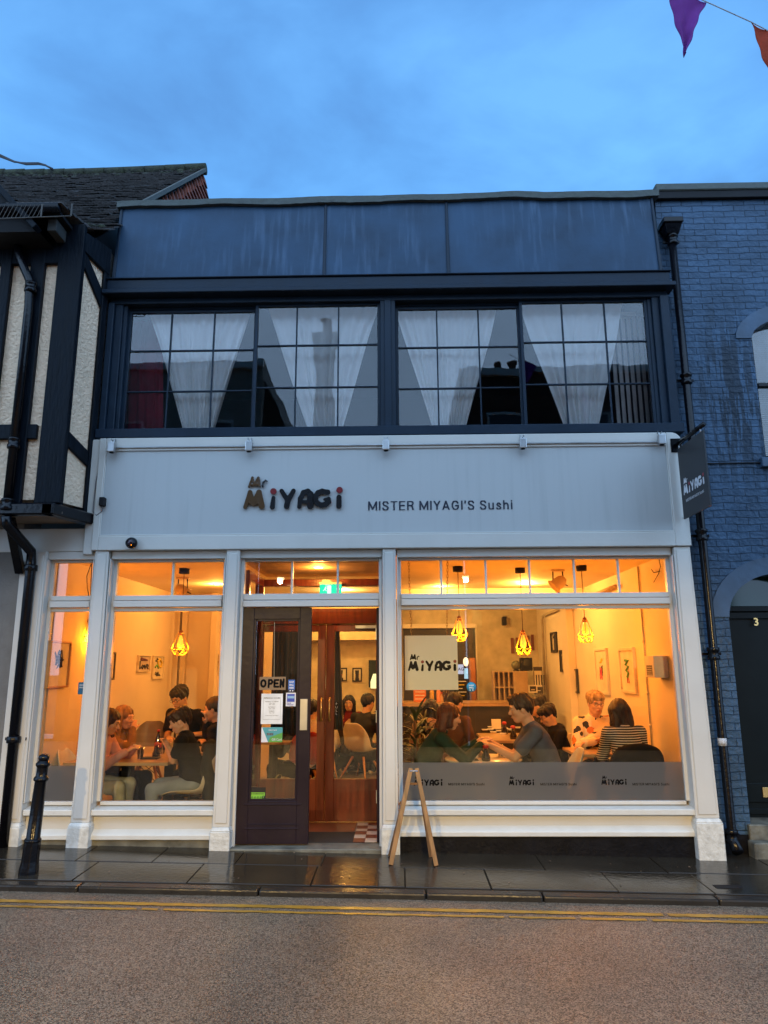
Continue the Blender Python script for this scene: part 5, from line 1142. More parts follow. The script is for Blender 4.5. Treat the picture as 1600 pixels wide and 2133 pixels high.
picture('R', (1236, 1351), (1267, 1445), 'white framed scribble in yellow and pink, left of the pair on the right wall', WF, PAPER, .03, .03, draw=[scrib(.5, .72, .12, .05, 9, .008, yel_, 2), scrib(.45, .45, .12, .16, 14, .006, pnk, 4), scrib(.55, .5, .10, .2, 8, .004, inkm, 6)])
picture('R', (1286, 1350), (1324, 1443), 'white framed green tapering scribble, right of the pair on the right wall', WF, PAPER, .03, .03, draw=[('t', [(.40, .72), (.62, .72), (.42, .62), (.60, .58), (.45, .5), (.58, .44), (.5, .35)], .016, grn), scrib(.55, .35, .1, .15, 9, .004, redk, 7)])
for i, (a, b) in enumerate((((696, 1391), (723, 1419)), ((734, 1391), (754, 1420)))):
    picture('B', a, b, ('black framed hand and heart print beside the dark curtain beyond the inner doors', 'black framed hand and heart print in the middle of the panelled back wall')[i], BFm, PAPER, .03, .022, Y=6.399, draw=[('t', [(.5, .2), (.5, .8)], .03, inkm), ('t', [(.38, .82), (.38, .6), (.6, .6), (.6, .82)], .018, inkm), ('t', [(.4, .5), (.5, .38), (.6, .5), (.5, .45), (.4, .5)], .02, redk), ('t', [(.3, .18), (.7, .18)], .022, inkm)])
# wooden slat art and back fittings
t = thing('slat_artwork', 'row of dark red wooden slats on the far wall above the shelves', 'wall art', tuple(P(1090, 1360, 6.38)))
for i in range(5):
    x0_ = 1064+i*10.5; dz = (0, 1, 3, 5, 7)[i]
    a, b = P(x0_, 1329-dz, 6.38), P(x0_+7, 1361-dz, 6.38); MB().box(a.x, b.x, 6.36, 6.395, b.z, a.z).build('slat', mat('slat_red', (.18, .04, .015), .5), t, bevel=.002)
def qb(px0, py0, px1, py1, Y, d): a, b = P(px0, py0, Y), P(px1, py1, Y); return (a.x, b.x, Y, Y+d, b.z, a.z)
t = thing('wall_speaker', 'small black speaker box high on the far wall', 'speaker', tuple(P(1052, 1300, 6.2))); MB().box(*qb(1047, 1284, 1056, 1302, 6.2, .15)).build('case', BLACKM, t, bevel=.01); MB().box(*qb(1050, 1282, 1053, 1286, 6.3, .1)).build('bracket', STEEL, t)
# bar
a = P(840, 1466, 4.4); b = P(1122, 1466, 4.4)
t = thing('bar_counter', 'bar counter with light wood top and near black front', 'counter', ((a.x+b.x)/2, 4.6, FZ))
MB().box(-.05, b.x, 4.42, 5.0, FZ, a.z-.04).build('front', mat('bar_front', (.02, .010, .008), .5, var=.3), t); MB().box(-.07, b.x+.02, 4.36, 5.05, a.z-.039, a.z+.012).build('counter_top', OAK, t, bevel=.004); bz = a.z+.0125
part('back_recess', MB().box(*qb(840, 1308, 994, 1475, 6.28, .1)), mat('kitchen_dark', (.022, .016, .014), .5, var=.3), 0)
part('back_recess_trim', MB().box(*qb(990, 1300, 998, 1475, 6.2, .19)).box(*qb(838, 1300, 990, 1308, 6.2, .19)), WALLW, .003)
t = thing('fridge', 'tall drinks fridge with a lit pale blue door edge behind the bar', 'fridge', tuple(P(985, 1470, 5.7)))
x_0, x_1, _, _, _, z_1 = qb(977, 1370, 994, 1462, 5.7, .5); MB().box(x_0, x_1, 5.7, 6.2, FZ, z_1).build('cabinet', mat('fridge_copper', (.35, .14, .07), .35, metal=.3), t, bevel=.02)
x_0, x_1, _, _, z_0, z_1 = qb(968, 1392, 977, 1464, 5.68, .1); MB().box(x_0, x_1-.001, 5.68, 5.78, z_0-.3, z_1).build('lit_door', emitter('fridge_light', (.55, .85, 1.0), .9), t)
x_0, x_1, _, _, z_0, z_1 = qb(965, 1369, 977, 1388, 5.68, .1); MB().ell(((x_0+x_1)/2, 5.72, (z_0+z_1)/2), ((x_1-x_0)/2, .03, (z_1-z_0)/2)).build('lamp', emitter('fridge_lamp', (1, .75, .4), 2), t)
t = thing('menu_board', 'chalk menu board behind the bar beside the fridge', 'menu board', tuple(P(970, 1462, 5.5))); x_0, x_1, _, _, z_0, z_1 = qb(945, 1414, 979, 1468, 5.5, .03); MB().box(x_0, x_1, 5.5, 5.53, z_0, z_1).build('board', BLACKM, t, bevel=.003)
for i in range(6):
    zz = z_1-.04-i*.055; MB().box(x_0+.05+.02*(i % 2), x_1-.05-.03*(i % 3), 5.497, 5.4995, zz-.006, zz+.006).build('chalk_line', yel_ if i in (1, 4) else WHT, t)
t = thing('screen', 'small pale screen behind the bar showing the shop lettering', 'screen', tuple(P(960, 1405, 5.6))); x_0, x_1, _, _, z_0, z_1 = qb(945, 1384, 966, 1404, 5.6, .03); MB().box(x_0, x_1, 5.6, 5.63, z_0, z_1).build('display', emitter('screen_glow', (.8, .8, 1.0), .75), t)
text('YAGi', .065, wallM(x_0+.03, 5.598, (z_0+z_1)/2-.02), inkm, t, bold=.001)
# shelf unit with cubby holes
a = qb(1027, 1398, 1074, 1466, 5.4, .35); t = thing('shelf_unit', 'cream cubby hole shelf unit standing on the bar end', 'shelves', ((a[0]+a[1])/2, 5.5, a[4]))
CRM = mat('cream_board', (.50, .34, .20), .6)
m = MB().box(a[0], a[1], 5.4, 5.65, a[5]-.02, a[5]).box(a[0], a[1], 5.4, 5.65, a[4], a[4]+.02).box(a[0], a[1], 5.64, 5.65, a[4]+.02, a[5]-.02).build('carcass', CRM, t)
for i in range(5): x = a[0]+(a[1]-a[0]-.02)*i/4; MB().box(x, x+.02, 5.40, 5.639, a[4]+.021, a[5]-.021).build('divider', CRM, t)
MB().box(a[0]+.021, a[1]-.021, 5.41, 5.638, (a[4]+a[5])/2-.01, (a[4]+a[5])/2+.01).build('shelf', CRM, t)
a2 = qb(1074, 1398, 1102, 1466, 5.38, .3); MB().box(a[1]+.001, a2[1], 5.38, 5.66, a2[4], a2[5]).build('side_cupboard', CRM, t, bevel=.004)
c = P(1075, 1386, 5.5); t = thing('desk_globe', 'small dark globe on top of the cream shelves', 'globe', (c.x, c.y, a[5])); MB().ell((c.x, c.y, c.z), (.075, .075, .075), 18, 12).build('ball', mat('globe_map', (.05, .07, .06), .4, var=.6, vscale=14, dirt=(.2, .15, .06)), t); MB().lathe([(.055, 0), (.05, .012), (.010, .02), (.010, c.z-.08-a[5])], (c.x, c.y, a[5]+.0005), 14).build('stand', BLACKM, t)
a3 = qb(1085, 1370, 1110, 1397, 5.45, .2); t = thing('speaker', 'black speaker beside the globe on the cream shelves', 'speaker', ((a3[0]+a3[1])/2, 5.5, a3[4])); MB().box(*a3[:2], 5.45, 5.62, a2[5]+.001, a3[5]).build('case', BLACKM, t, bevel=.008); MB().lathe([(.06, 0), (.055, -.004)], ((a3[0]+a3[1])/2, 5.449, (a3[4]+a3[5])/2+.02), 18, 'y').build('cone', mat('speaker_cone', (.03, .03, .03), .8), t)
a = qb(1111, 1389, 1133, 1468, 5.0, .02); t = thing('poster', 'tall dark poster with a pale strip of bottle pictures', 'poster', ((a[0]+a[1])/2, 5.0, a[4])); MB().box(a[0], a[1], 5.0, 5.015, a[4], a[5]).build('sheet', mat('poster_dark', (.03, .022, .018), .5), t)
MB().box(a[0]+.01, a[1]-.01, 4.997, 4.9995, a[5]-.30, a[5]-.06).build('picture_strip', PAPER, t)
for i in range(4): x = a[0]+.03+i*.038; MB().box(x, x+.018, 4.993, 4.9965, a[5]-.27, a[5]-.12).build('bottle_picture', inkm, t)
for i in range(3): MB().box(a[0]+.02, a[1]-.04-.02*i, 4.997, 4.9995, a[5]-.36-i*.05, a[5]-.35-i*.05).build('chalk_line', WHT, t)
picture('B', (1101, 1427), (1120, 1443), 'small white framed dark card on the bar end', WF, inkm, .03, .018, Y=4.75, draw=[('t', [(.3, .4), (.7, .4)], .01, SIL)])
# bottles and boxes on the bar
BOT = [('clear pink bottle on the bar', 'pale_bottle', (.75, .30, .15), 914), ('first small jar on the bar left of the dark bottles', 'jar_glass', (.5, .3, .15), 921), ('dark bottle on the bar, left of two', 'dark_bottle', (.03, .012, .008), 926), ('dark bottle on the bar, right of two', 'dark_bottle', (.03, .012, .008), 933), ('gold bottle on the bar behind the plant', 'gold_bottle', (.55, .33, .05), 900)]
for lab, mn, cc, px in BOT:
    c = P(px, 1463, 4.6); t = thing('bottle', lab, 'bottle', (c.x, 4.6, bz)); h = .24 if 'jar' not in lab else .12
    MB().lathe([(.032, 0), (.034, .01), (.034, h*.6), (.014, h*.78), (.013, h)], (c.x, 4.6, bz), 12).build('body', mat(mn, cc, .15, coat=.5), t); MB().lathe([(.015, 0), (.015, .02)], (c.x, 4.6, bz+h+.0005), 10).build('cap', redk, t)
t = thing('crate', 'orange box on the bar behind the strap leaved plant', 'box', tuple(P(880, 1465, 4.7))); a = qb(862, 1445, 888, 1465, 4.6, .2); MB().box(a[0], a[1], 4.6, 4.8, bz, bz+.2).build('box', mat('orange_card', (.65, .18, .05), .6), t, bevel=.005)
for i in range(3): MB().box(a[0]+.02, a[1]-.02, 4.597, 4.5995, bz+.04+i*.05, bz+.05+i*.05).build('stripe', WHT, t)
c = P(874, 1335, 4.2); 

# --- dark curtains beyond the lobby
o = curtain((P(570, 1330, 1.35).x, P(634, 1330, 1.35).x), (P(565, 1500, 1.35).x, P(630, 1500, 1.35).x), 2.22, P(600, 1530, 1.35).z, 1.35, '', mat('charcoal_curtain', (.022, .020, .022), .9), folds=6, name='curtain'); tag(o, 'charcoal curtain hanging behind the left inner door', 'curtain')
o = curtain((P(690, 1320, 1.8).x, P(705, 1320, 1.8).x), (P(688, 1500, 1.8).x, P(716, 1500, 1.8).x), 2.15, P(700, 1520, 1.8).z, 1.8, '', mat('charcoal_curtain2', (.035, .038, .045), .9), folds=4, name='curtain'); tag(o, 'grey curtain drawn to the side behind the right inner door', 'curtain')
part('bulkhead', MB().box(-1.65, -.15, 5.95, 6.39, P(750, 1333, 5.95).z, 2.499), mat('cream_board2', (.66, .52, .30), .7), .004)
t = thing('wall_screen', 'dark screen in a black frame at the right of the panelled back wall', 'screen', tuple(P(785, 1430, 6.3))); a = qb(768, 1375, 800, 1432, 6.3, .04); MB().box(a[0], a[1], 6.3, 6.34, a[4], a[5]).build('display', mat('screen_off', (.02, .03, .03), .15), t, bevel=.004)
t = thing('table_lamp', 'glowing table lamp at the far right beyond the inner doors', 'lamp', tuple(P(785, 1425, 5.2))); c = P(784, 1420, 5.2); MB().lathe([(.05, .12), (.09, 0), (.09, -.10)], c, 14).build('lamp_shade', emitter('lamp_shade_glow', (1, .85, .35), 1.6), t); MB().lathe([(.06, 0), (.012, .02), (.012, .35)], (c.x, c.y, c.z-.46), 12).build('base', BLACKM, t)

# ================================================================ TABLES AND CHAIRS
def leg4(t, x0, x1, y0, y1, ztop, mm, r=.016):
    for x in (x0, x1):
        for y in (y0, y1): MB().tube([(x, y, FZ), (x, y, ztop)], r, 8).build('leg', mm, t)
TZ = .70
TOPW = mat('pale_wood_top', (.46, .31, .17), .28, var=.12, vscale=2, stretch=(1, 7, 1), coat=.3)
def table(lab, x0, x1, y0, y1, top=TOPW, pedestal=True, z=TZ, group=None):
    t = thing('dining_table', lab, 'table', ((x0+x1)/2, (y0+y1)/2, FZ), group=group)
    MB().box(x0, x1, y0, y1, z-.03, z).build('table_top', top, t, bevel=.004)
    if pedestal:
        cx, cy_ = (x0+x1)/2, (y0+y1)/2
        MB().box(cx-.045, cx+.045, cy_-.045, cy_+.045, FZ+.02, z-.031).build('pedestal', BLACKM, t); MB().box(cx-.22, cx+.22, cy_-.22, cy_+.22, FZ, FZ+.019).build('foot_plate', BLACKM, t, bevel=.006)
    else: leg4(t, x0+.06, x1-.06, y0+.06, y1-.06, z-.031, BLACKM)
    return t
xr = P(350, 1578, .36).x
table('wood topped table at the left window with the family around it', -2.98, xr, .36, 1.02)
table('second wood table pushed behind the family table', -2.75, P(436, 1545, 1.15).x, 1.06, 1.60)
# round white table
cR = P(1006, 1566, .60); t = thing('round_table', 'small round white table in the wide window between the couple', 'table', (cR.x, .60, FZ))
MB().lathe([(.30, -.028), (.345, -.018), (.35, -.008), (.345, 0)], (cR.x, .60, TZ), 40).build('table_top', mat('white_laminate', (.72, .70, .68), .25), t)
for a in (.6, 2.2, 3.9, 5.3): MB().tube([(cR.x+.10*math.cos(a), .60+.10*math.sin(a), TZ-.03), (cR.x+.27*math.cos(a), .60+.27*math.sin(a), FZ)], [.02, .012], 8).build('leg', OAK, t)
a = P(1000, 1513, 2.9); table('bright wood table laid with small dishes behind the couple', P(1003, 1520, 2.2).x, P(1003, 1520, 2.2).x+.95, 1.9, 2.75, z=.72)
table('wood table between the blonde diner and the one in stripes', P(1187, 1545, 1.1).x, P(1187, 1545, 1.1).x+.60, .88, 1.45)
table('wood table of the diners in the middle of the view beyond the inner doors', P(722, 1490, 4.4).x, P(722, 1490, 4.4).x+.55, 4.0, 4.8, z=.74)
table('small wood table behind the opening hours notice', P(575, 1535, 2.3).x-.25, P(612, 1525, 2.3).x, 2.0, 2.6)
# shell chair: swept profile, tapered wooden legs, wire struts
SHW = mat('white_shell', (.66, .62, .56), .35, coat=.2); SHR = mat('red_shell', (.40, .035, .02), .35); SHG = mat('grey_brown_shell', (.16, .12, .09), .5); DWL = mat('dowel_leg', (.52, .27, .10), .45); CUSH = mat('mustard_cushion', (.36, .24, .05), .9)
def shell_mesh():
    prof = [(.245, .0), (.23, .012), (.16, .022), (.05, .008), (-.06, .0), (-.13, .018), (-.185, .07), (-.215, .15), (-.235, .25), (-.25, .34), (-.262, .385)]
    wid = [.17, .205, .225, .232, .235, .235, .235, .232, .215, .165, .09]; lift = [.0, .01, .03, .05, .06, .085, .10, .09, .06, .03, .01]
    vs = []; fs = []; n = 14
    for i, ((x, z), w_, l) in enumerate(zip(prof, wid, lift)):
        back = min(1, max(0, (i-4)/3))
        for j in range(n+1):
            u = -1+2*j/n; cu = abs(u)**2.4
            vs.append((x+cu*l*back*1.0, u*w_*(1-.12*cu), z+cu*l*(1-back*.7)))
    for i in range(len(prof)-1):
        for j in range(n): k_ = i*(n+1)+j; fs.append((k_, k_+1, k_+n+2, k_+n+1))
    return vs, fs
def shell_chair(lab, x, y, rz, m_=SHW, seat=.42, cushion=False, group='moulded shell chairs with wooden legs'):
    t = thing('shell_chair', lab, 'chair', (x, y, FZ), rz, group=group)
    vs, fs = shell_mesh(); me = MB().add([(a, b, c+seat) for a, b, c in vs], fs, True); o = me.build('shell', m_, t, world=False)
    s_ = o.modifiers.new('solid', 'SOLIDIFY'); s_.thickness = .009; s2 = o.modifiers.new('sub', 'SUBSURF'); s2.levels = s2.render_levels = 1
    for sx in (1, -1):
        for sy in (1, -1): MB().tube([(sx*.09, sy*.08, seat-.045), (sx*.21-.02, sy*.20, 0)], [.016, .010], 8).build('leg', DWL, t, world=False)
    m = MB()
    for sx in (1, -1): m.tube([(sx*.09, .08, seat-.05), (sx*.16-.01, -.14, seat-.24)], .004, 5).tube([(sx*.09, -.08, seat-.05), (sx*.16-.01, .14, seat-.24)], .004, 5)
    for sy in (1, -1): m.tube([(.09, sy*.08, seat-.05), (-.16, sy*.14, seat-.24)], .004, 5).tube([(-.09, sy*.08, seat-.05), (.15, sy*.14, seat-.24)], .004, 5)
    m.tube([(.11, .12, seat-.02), (-.10, .12, seat-.02), (-.10, -.12, seat-.02), (.11, -.12, seat-.02), (.11, .12, seat-.02)], .006, 6)
    m.build('wire_struts', BLACKM, t, world=False)
    if cushion: SDF().ell((.03, 0, seat+.040), (.20, .185, .022)).build('cushion', CUSH, t, .012)
    return t
# ================================================================ PEOPLE
SK = {'a': mat('skin_fair', (.62, .36, .25), .5, var=.06, vscale=14), 'b': mat('skin_tan', (.52, .30, .19), .5, var=.06, vscale=14), 'c': mat('skin_light_brown', (.50, .30, .18), .5, var=.06, vscale=14)}
EYE = mat('eye_dark', (.015, .010, .008), .2); EYW = mat('eye_white', (.6, .55, .5), .3); LIP = mat('lip', (.36, .11, .09), .5)
def hairm(n, c): return mat('hair_'+n, c, .42, var=.35, vscale=30, stretch=(1, 1, .15), bump=.5, bscale=160, spec=.3)
HB, HBR, HAU, HBL, HBD, HDK = hairm('black', (.010, .008, .008)), hairm('brown', (.055, .026, .014)), hairm('auburn', (.085, .026, .012)), hairm('blonde', (.33, .19, .09)), hairm('light_blonde', (.52, .36, .19)), hairm('dark_brown', (.028, .013, .008))
def cloth(n, c, **k): return mat('cloth_'+n, c, k.pop('rough', .85), var=.15, vscale=8, bump=.3, bscale=220, spec=.12, **k)
def wrinkle(amp=.004, seed=0):
    g_ = np.random.RandomState(seed); ds = g_.normal(size=(7, 3)); ds /= np.linalg.norm(ds, axis=1)[:, None]; fr = g_.uniform(22, 62, 7); ph = g_.uniform(0, 6, 7)
    def f(g):
        o = 0
        for d, w_, p in zip(ds, fr, ph): o = o+np.sin(g@d*w_+p+.8*np.sin(g[..., 2]*17+p))*(22/w_)
        return amp*.5*o
    return f
def norm(v): v = np.array(v, float); return v/max(1e-9, np.linalg.norm(v))
def ik(S, H, l1, l2, bend):
    S, H = np.array(S, float), np.array(H, float); d = H-S; L = np.linalg.norm(d)
    if L > (l1+l2)*.985: H = S+d/L*(l1+l2)*.985; d = H-S; L = np.linalg.norm(d)
    if L < .12: H = S+norm(d)*.12; d = H-S; L = .12
    a = (l1*l1-l2*l2+L*L)/(2*L); h = math.sqrt(max(0, l1*l1-a*a)); u = d/L; b = np.array(bend, float); b = norm(b-u*(b@u)); return S+u*a+b*h, H
def person(lab, head, rz, lean=12, s=.95, hyaw=0, hpitch=8, hroll=0, hands=None, sit=True, skin='a', top=None, sleeve='long', bottom=None, hair='short', hm=None, specs=False, hood=False, fem=False, vox=.009, shrug=0, bends=(None, None), collar=None, extra=None, spine2=None, bulk=1.0, curl=.6, shoes=None, legdir=0, topvox=None):
    Hd = P(*head); Hd = np.array(Hd)
    la = R(lean); d1 = np.array([math.sin(la*.75), 0, math.cos(la*.75)]); d2 = np.array([math.sin(la*1.2), 0, math.cos(la*1.2)])
    off = d1*.27*s+d2*.235*s; nb = off; hc = nb+s*(d2*.075+np.array([.035+.02*math.sin(la), 0, .085]))
    ht = 0
    pel_z = Hd[2]-FZ-hc[2]
    c_, s_ = math.cos(rz), math.sin(rz)
    root = Hd-np.array([hc[0]*c_-hc[1]*s_, hc[0]*s_+hc[1]*c_, 0]); root[2] = FZ
    t = thing('person', lab, 'person', tuple(root), rz); Mi = WM[t].inverted()
    loc = lambda p: np.array(Mi @ Vector(p))
    p0 = np.array([0, 0, pel_z]); ch = p0+d1*.27*s; nb = p0+off; hc = p0+hc
    sh = [nb-d2*.045*s+np.array([0, y*(.165 if fem else .185)*s, shrug]) for y in (1, -1)]
    # arms
    arms = []
    for i, y in enumerate((1, -1)):
        tg = hands[i] if hands else None
        tgt = loc(P(*tg)) if tg is not None and len(tg) == 3 else (np.array([.30*s, y*.12*s, pel_z+.12]) if tg is None else np.array(tg[:3]))
        bd = bends[i] if bends[i] is not None else (-.4, y*.6, -1)
        e, h = ik(sh[i], tgt, .285*s, .25*s, bd); arms.append((sh[i], e, h))
    # legs
    legs = []
    for y in (1, -1):
        hp = p0+np.array([0, y*.085*s, -.02])
        if sit:
            kn = hp+np.array([.40*s*math.cos(R(legdir*y)), .05*y*s+.40*s*math.sin(R(legdir*y)), max(-.12, min(.04, .46*s-hp[2]+.02))]); an = kn+np.array([-.02*s if y > 0 else .07*s, 0, -(kn[2]-.075)])
            kn[2] = max(kn[2], .2)
        else: kn = hp+np.array([.03, .01*y, -(hp[2]-.07)*.5]); an = np.array([.0, hp[1], .08])
        legs.append((hp, kn, an))
    # head frame
    hy, hpz, hr = R(hyaw), R(hpitch), R(hroll); RM = np.array((Matrix.Rotation(hy, 3, 'Z') @ Matrix.Rotation(hpz, 3, 'Y') @ Matrix.Rotation(hr, 3, 'X')))
    hs = s*(1.03 if s > .85 else 1.15)
    hd = lambda x, y, z: hc+RM@np.array([x, y, z])*hs
    B = SDF(); k = .018
    B.ell(hd(-.012, 0, .026), np.array([.094, .074, .088])*hs, RM, k).ell(hd(.026, 0, -.028), np.array([.062, .058, .078])*hs, RM, .03).ell(hd(.056, 0, -.088), np.array([.027, .028, .022])*hs, RM, .02)
    B.cap(hd(-.01, .05, -.055), hd(.045, .018, -.092), .020*hs, .016*hs, .025).cap(hd(-.01, -.05, -.055), hd(.045, -.018, -.092), .020*hs, .016*hs, .025)
    B.cap(hd(.084, 0, .014), hd(.106, 0, -.026), .008*hs, .0125*hs, .012).ell(hd(.090, 0, -.031), np.array([.014, .018, .009])*hs, RM, .008)
    B.cap(hd(.078, .034, .022), hd(.084, .010, .022), .010*hs, .010*hs, .014).cap(hd(.078, -.034, .022), hd(.084, -.010, .022), .010*hs, .010*hs, .014)
    B.ell(hd(.082, 0, -.060), np.array([.014, .024, .012])*hs, RM, .010)
    for y in (1, -1):
        B.ell(hd(.096, .030*y, .004), np.array([.016, .017, .012])*hs, RM, .010, 1)
        B.ell(hd(-.006, .072*y, -.008), np.array([.020, .010, .031])*hs, RM, .006)
        B.ell(hd(.058, .036*y, -.022), np.array([.026, .020, .020])*hs, RM, .02)
    nr = (.048 if fem or s < .85 else .056)*s
    B.cap(hd(-.022, 0, -.055), nb+np.array([-.005, 0, -.01]), nr, nr*1.08, .02)
    # bare torso and limbs under the clothes, one surface
    B.ell(ch+d2*.06*s, np.array([.085, .13, .15])*s, None, .04).cap(p0, ch, .095*s, .09*s, .04).cap(nb-d2*.05*s, sh[0]-d2*.01, .036*s, .034*s, .02).cap(nb-d2*.05*s, sh[1]-d2*.01, .036*s, .034*s, .02)
    for (S, E_, H_) in arms: B.cap(S, E_, .042*s, .037*s, .02).cap(E_, H_, .036*s, .025*s, .015)
    for (h_, k_, a_) in legs: B.cap(h_, k_, .072*s, .048*s, .03).cap(k_, a_, .046*s, .034*s, .02)
    # hands: palm, four fingers of unequal length, thumb off the side of the palm
    for i, (S, E_, H_) in enumerate(arms):
        y = 1 if i == 0 else -1; d = norm(H_-E_); up = np.array([0, 0, 1.0]); ac = norm(np.cross(up, d)) if abs(d[2]) < .9 else np.array([0, 1.0, 0]); n = norm(np.cross(d, ac))
        if n[2] < 0: n = -n
        ac = ac*(1 if np.dot(ac, [0, 1, 0]) > 0 else -1)
        Rp = np.stack([d, ac, n], 1); B.ell(H_+d*.045*s, np.array([.050, .038, .015])*s, Rp, .012)
        for q_, (o_, ln) in enumerate(((-.029, .052), (-.010, .062), (.010, .066), (.028, .060))):
            o_ = o_*(-y); b0 = H_+d*.082*s+ac*o_*s; f1 = norm(d-n*curl*.7); f2 = norm(d*.6-n*curl*1.5); m_ = b0+f1*ln*.55*s; B.cap(b0, m_, .0088*s, .0082*s, .004).cap(m_, m_+f2*ln*.6*s, .0082*s, .0070*s, .004)
        ti = ac*(-y); b0 = H_+d*.022*s+ti*.028*s; m_ = b0+norm(d*.7+ti*.75-n*.3)*.038*s; B.cap(b0, m_, .0115*s, .010*s, .006).cap(m_, m_+norm(d-n*.3)*.028*s, .010*s, .008*s, .004)
    B.build('body', SK[skin], t, vox)
    # clothing
    C = SDF(); bk = bulk*s; kk = .035; TR = np.stack([norm(np.cross([0, 1, 0], d2)), [0, 1, 0], d2], 1)
    C.ell(ch+d2*.075*s, np.array([.115 if not fem else .108, .172 if not fem else .150, .185])*bk, TR, kk).cap(p0+np.array([0, 0, .02]), ch-d1*.02*s, .128*bk, .118*bk, kk)
    C.ell(p0+np.array([-.005, 0, .02]), np.array([.130, .160, .10])*bk, None, kk)
    for i in (0, 1):
        S, E_, H_ = arms[i]; C.cap(nb-d2*.035*s, S, .058*bk, .060*bk, .03).cap(S, S+(E_-S)*(1 if sleeve == 'long' else .62), .062*bk, (.052 if sleeve == 'long' else .064)*bk, .02)
        if sleeve == 'long': C.cap(E_, H_-(H_-E_)*.02, .052*bk, .040*bk, .02)
    if collar: C.cap(nb+np.array([-.03, .03, .03])*s, nb+np.array([.05, .045, -.03])*s, .028*s, .02*s, .01).cap(nb+np.array([-.03, -.03, .03])*s, nb+np.array([.05, -.045, -.03])*s, .028*s, .02*s, .01)
    else: C.cap(nb+d2*.0*s, nb+d2*.012*s, .066*s, .062*s, .02)
    if hood: C.ell(nb+np.array([-.075, 0, .0])*s, np.array([.065, .12, .065])*s, None, .03)
    if not sit: pass
    C.build('top', top, t, topvox or max(.010, vox*1.2), wrinkle(.0045, int(head[0])))
    Q = SDF(); Q.ell(p0+np.array([0, 0, -.02]), np.array([.125, .165, .105])*s, None, .03)
    for (h_, k_, a_) in legs: Q.cap(h_, k_, .094*s, .070*s, .04).cap(k_, a_, .068*s, .058*s, .02)
    Q.build('trousers', bottom or cloth('black', (.012, .012, .014)), t, max(.011, vox*1.3), wrinkle(.006, int(head[1])))
    F = SDF()
    for (h_, k_, a_) in legs: F.cap(a_+np.array([-.02, 0, -.04]), a_+np.array([.13*s, 0, -.045]), .040*s, .034*s, .02)
    F.build('shoes', shoes or BLACKM, t, .013)
    # hair
    Hh = SDF(); face = lambda: Hh.ell(hd(.088, 0, -.036), np.array([.062, .062 if hair != 'short' else .075, .088])*hs, RM, .012, 1)
    if hair in ('short', 'quiff', 'mop'):
        Hh.ell(hd(-.016, 0, .034), np.array([.106, .086, .092])*hs, RM, .01).cap(hd(-.075, 0, .0), hd(-.066, 0, -.055), .045*hs, .03*hs, .02)
        if hair == 'quiff': Hh.ell(hd(.05, 0, .095), np.array([.05, .06, .030])*hs, RM, .02).ell(hd(-.01, 0, .105), np.array([.07, .065, .030])*hs, RM, .02)
        if hair == 'mop': Hh.ell(hd(.025, 0, .072), np.array([.078, .082, .045])*hs, RM, .02).ell(hd(-.05, 0, .07), np.array([.07, .085, .06])*hs, RM, .02)
        Hh.ell(hd(.10, 0, -.035), np.array([.080, .11, .075 if hair == 'mop' else .088])*hs, RM, .010, 1).ell(hd(.01, 0, -.125), np.array([.13, .13, .078])*hs, RM, .012, 1)
        for y in (1, -1): Hh.ell(hd(-.004, .085*y, -.022), np.array([.022, .022, .036])*hs, RM, .006, 1)
    else:
        ln = {'long': .30, 'bob': .125, 'mid': .20, 'up': .05}[hair]
        Hh.ell(hd(-.016, 0, .032), np.array([.106, .088, .093])*hs, RM, .01)
        dn = np.array([0, 0, -1.0]); bb = hd(-.06, 0, -.02)
        for y, r0 in ((-.055, .045), (0, .05), (.055, .045)):
            a_ = hd(-.055, y, .0); b_ = a_+dn*ln*hs+np.array([-.035, y*.5, 0])*hs; Hh.cap(a_, b_, r0*hs, (.030 if ln > .15 else .042)*hs, .03)
        for y in (1, -1):
            a_ = hd(-.008, .074*y, .02); b_ = a_+dn*(ln*.78)*hs+np.array([-.004, .004*y, 0]); Hh.cap(a_, b_, .028*hs, (.024 if ln > .15 else .026)*hs, .035)
        Hh.ell(hd(.092, 0, -.040), np.array([.072, .066, .095])*hs, RM, .012, 1)
        Hh.ell(hd(.02, 0, -.16), np.array([.07, .055, .07])*hs, RM, .015, 1)
    def strands(g):
        q_ = (g-hc)@RM; an = np.arctan2(q_[..., 1], q_[..., 0]); return (.0055 if hair in ('mop', 'quiff') else .0030)*np.sin(an*11+q_[..., 2]*38+np.sin(q_[..., 0]*50)*1.5)+.0024*np.sin(an*47+q_[..., 2]*18+1)+.0018*np.sin(q_[..., 0]*140+q_[..., 1]*90)
    Hh.build('hair', hm or HB, t, max(.0075, vox*.95), strands)
    for y in (1, -1):
        MB().ell(hd(.0835, .030*y, .005), np.array([.006, .0125, .0055])*hs, 8, 6, Matrix(RM.tolist())).build('eye', EYW, t, world=False)
        MB().ell(hd(.0885, .030*y, .005), np.array([.004, .0058, .0055])*hs, 8, 6, Matrix(RM.tolist())).build('iris', EYE, t, world=False)
        MB().tube([hd(.086, .044*y, .022), hd(.094, .030*y, .029), hd(.095, .014*y, .026)], [.0018*hs, .0036*hs, .0026*hs], 5).build('eyebrow', hm or HB, t, world=False)
    MB().ell(hd(.0945, 0, -.060), np.array([.0055, .020, .0065])*hs, 10, 6, Matrix(RM.tolist())).build('lips', LIP, t, world=False)
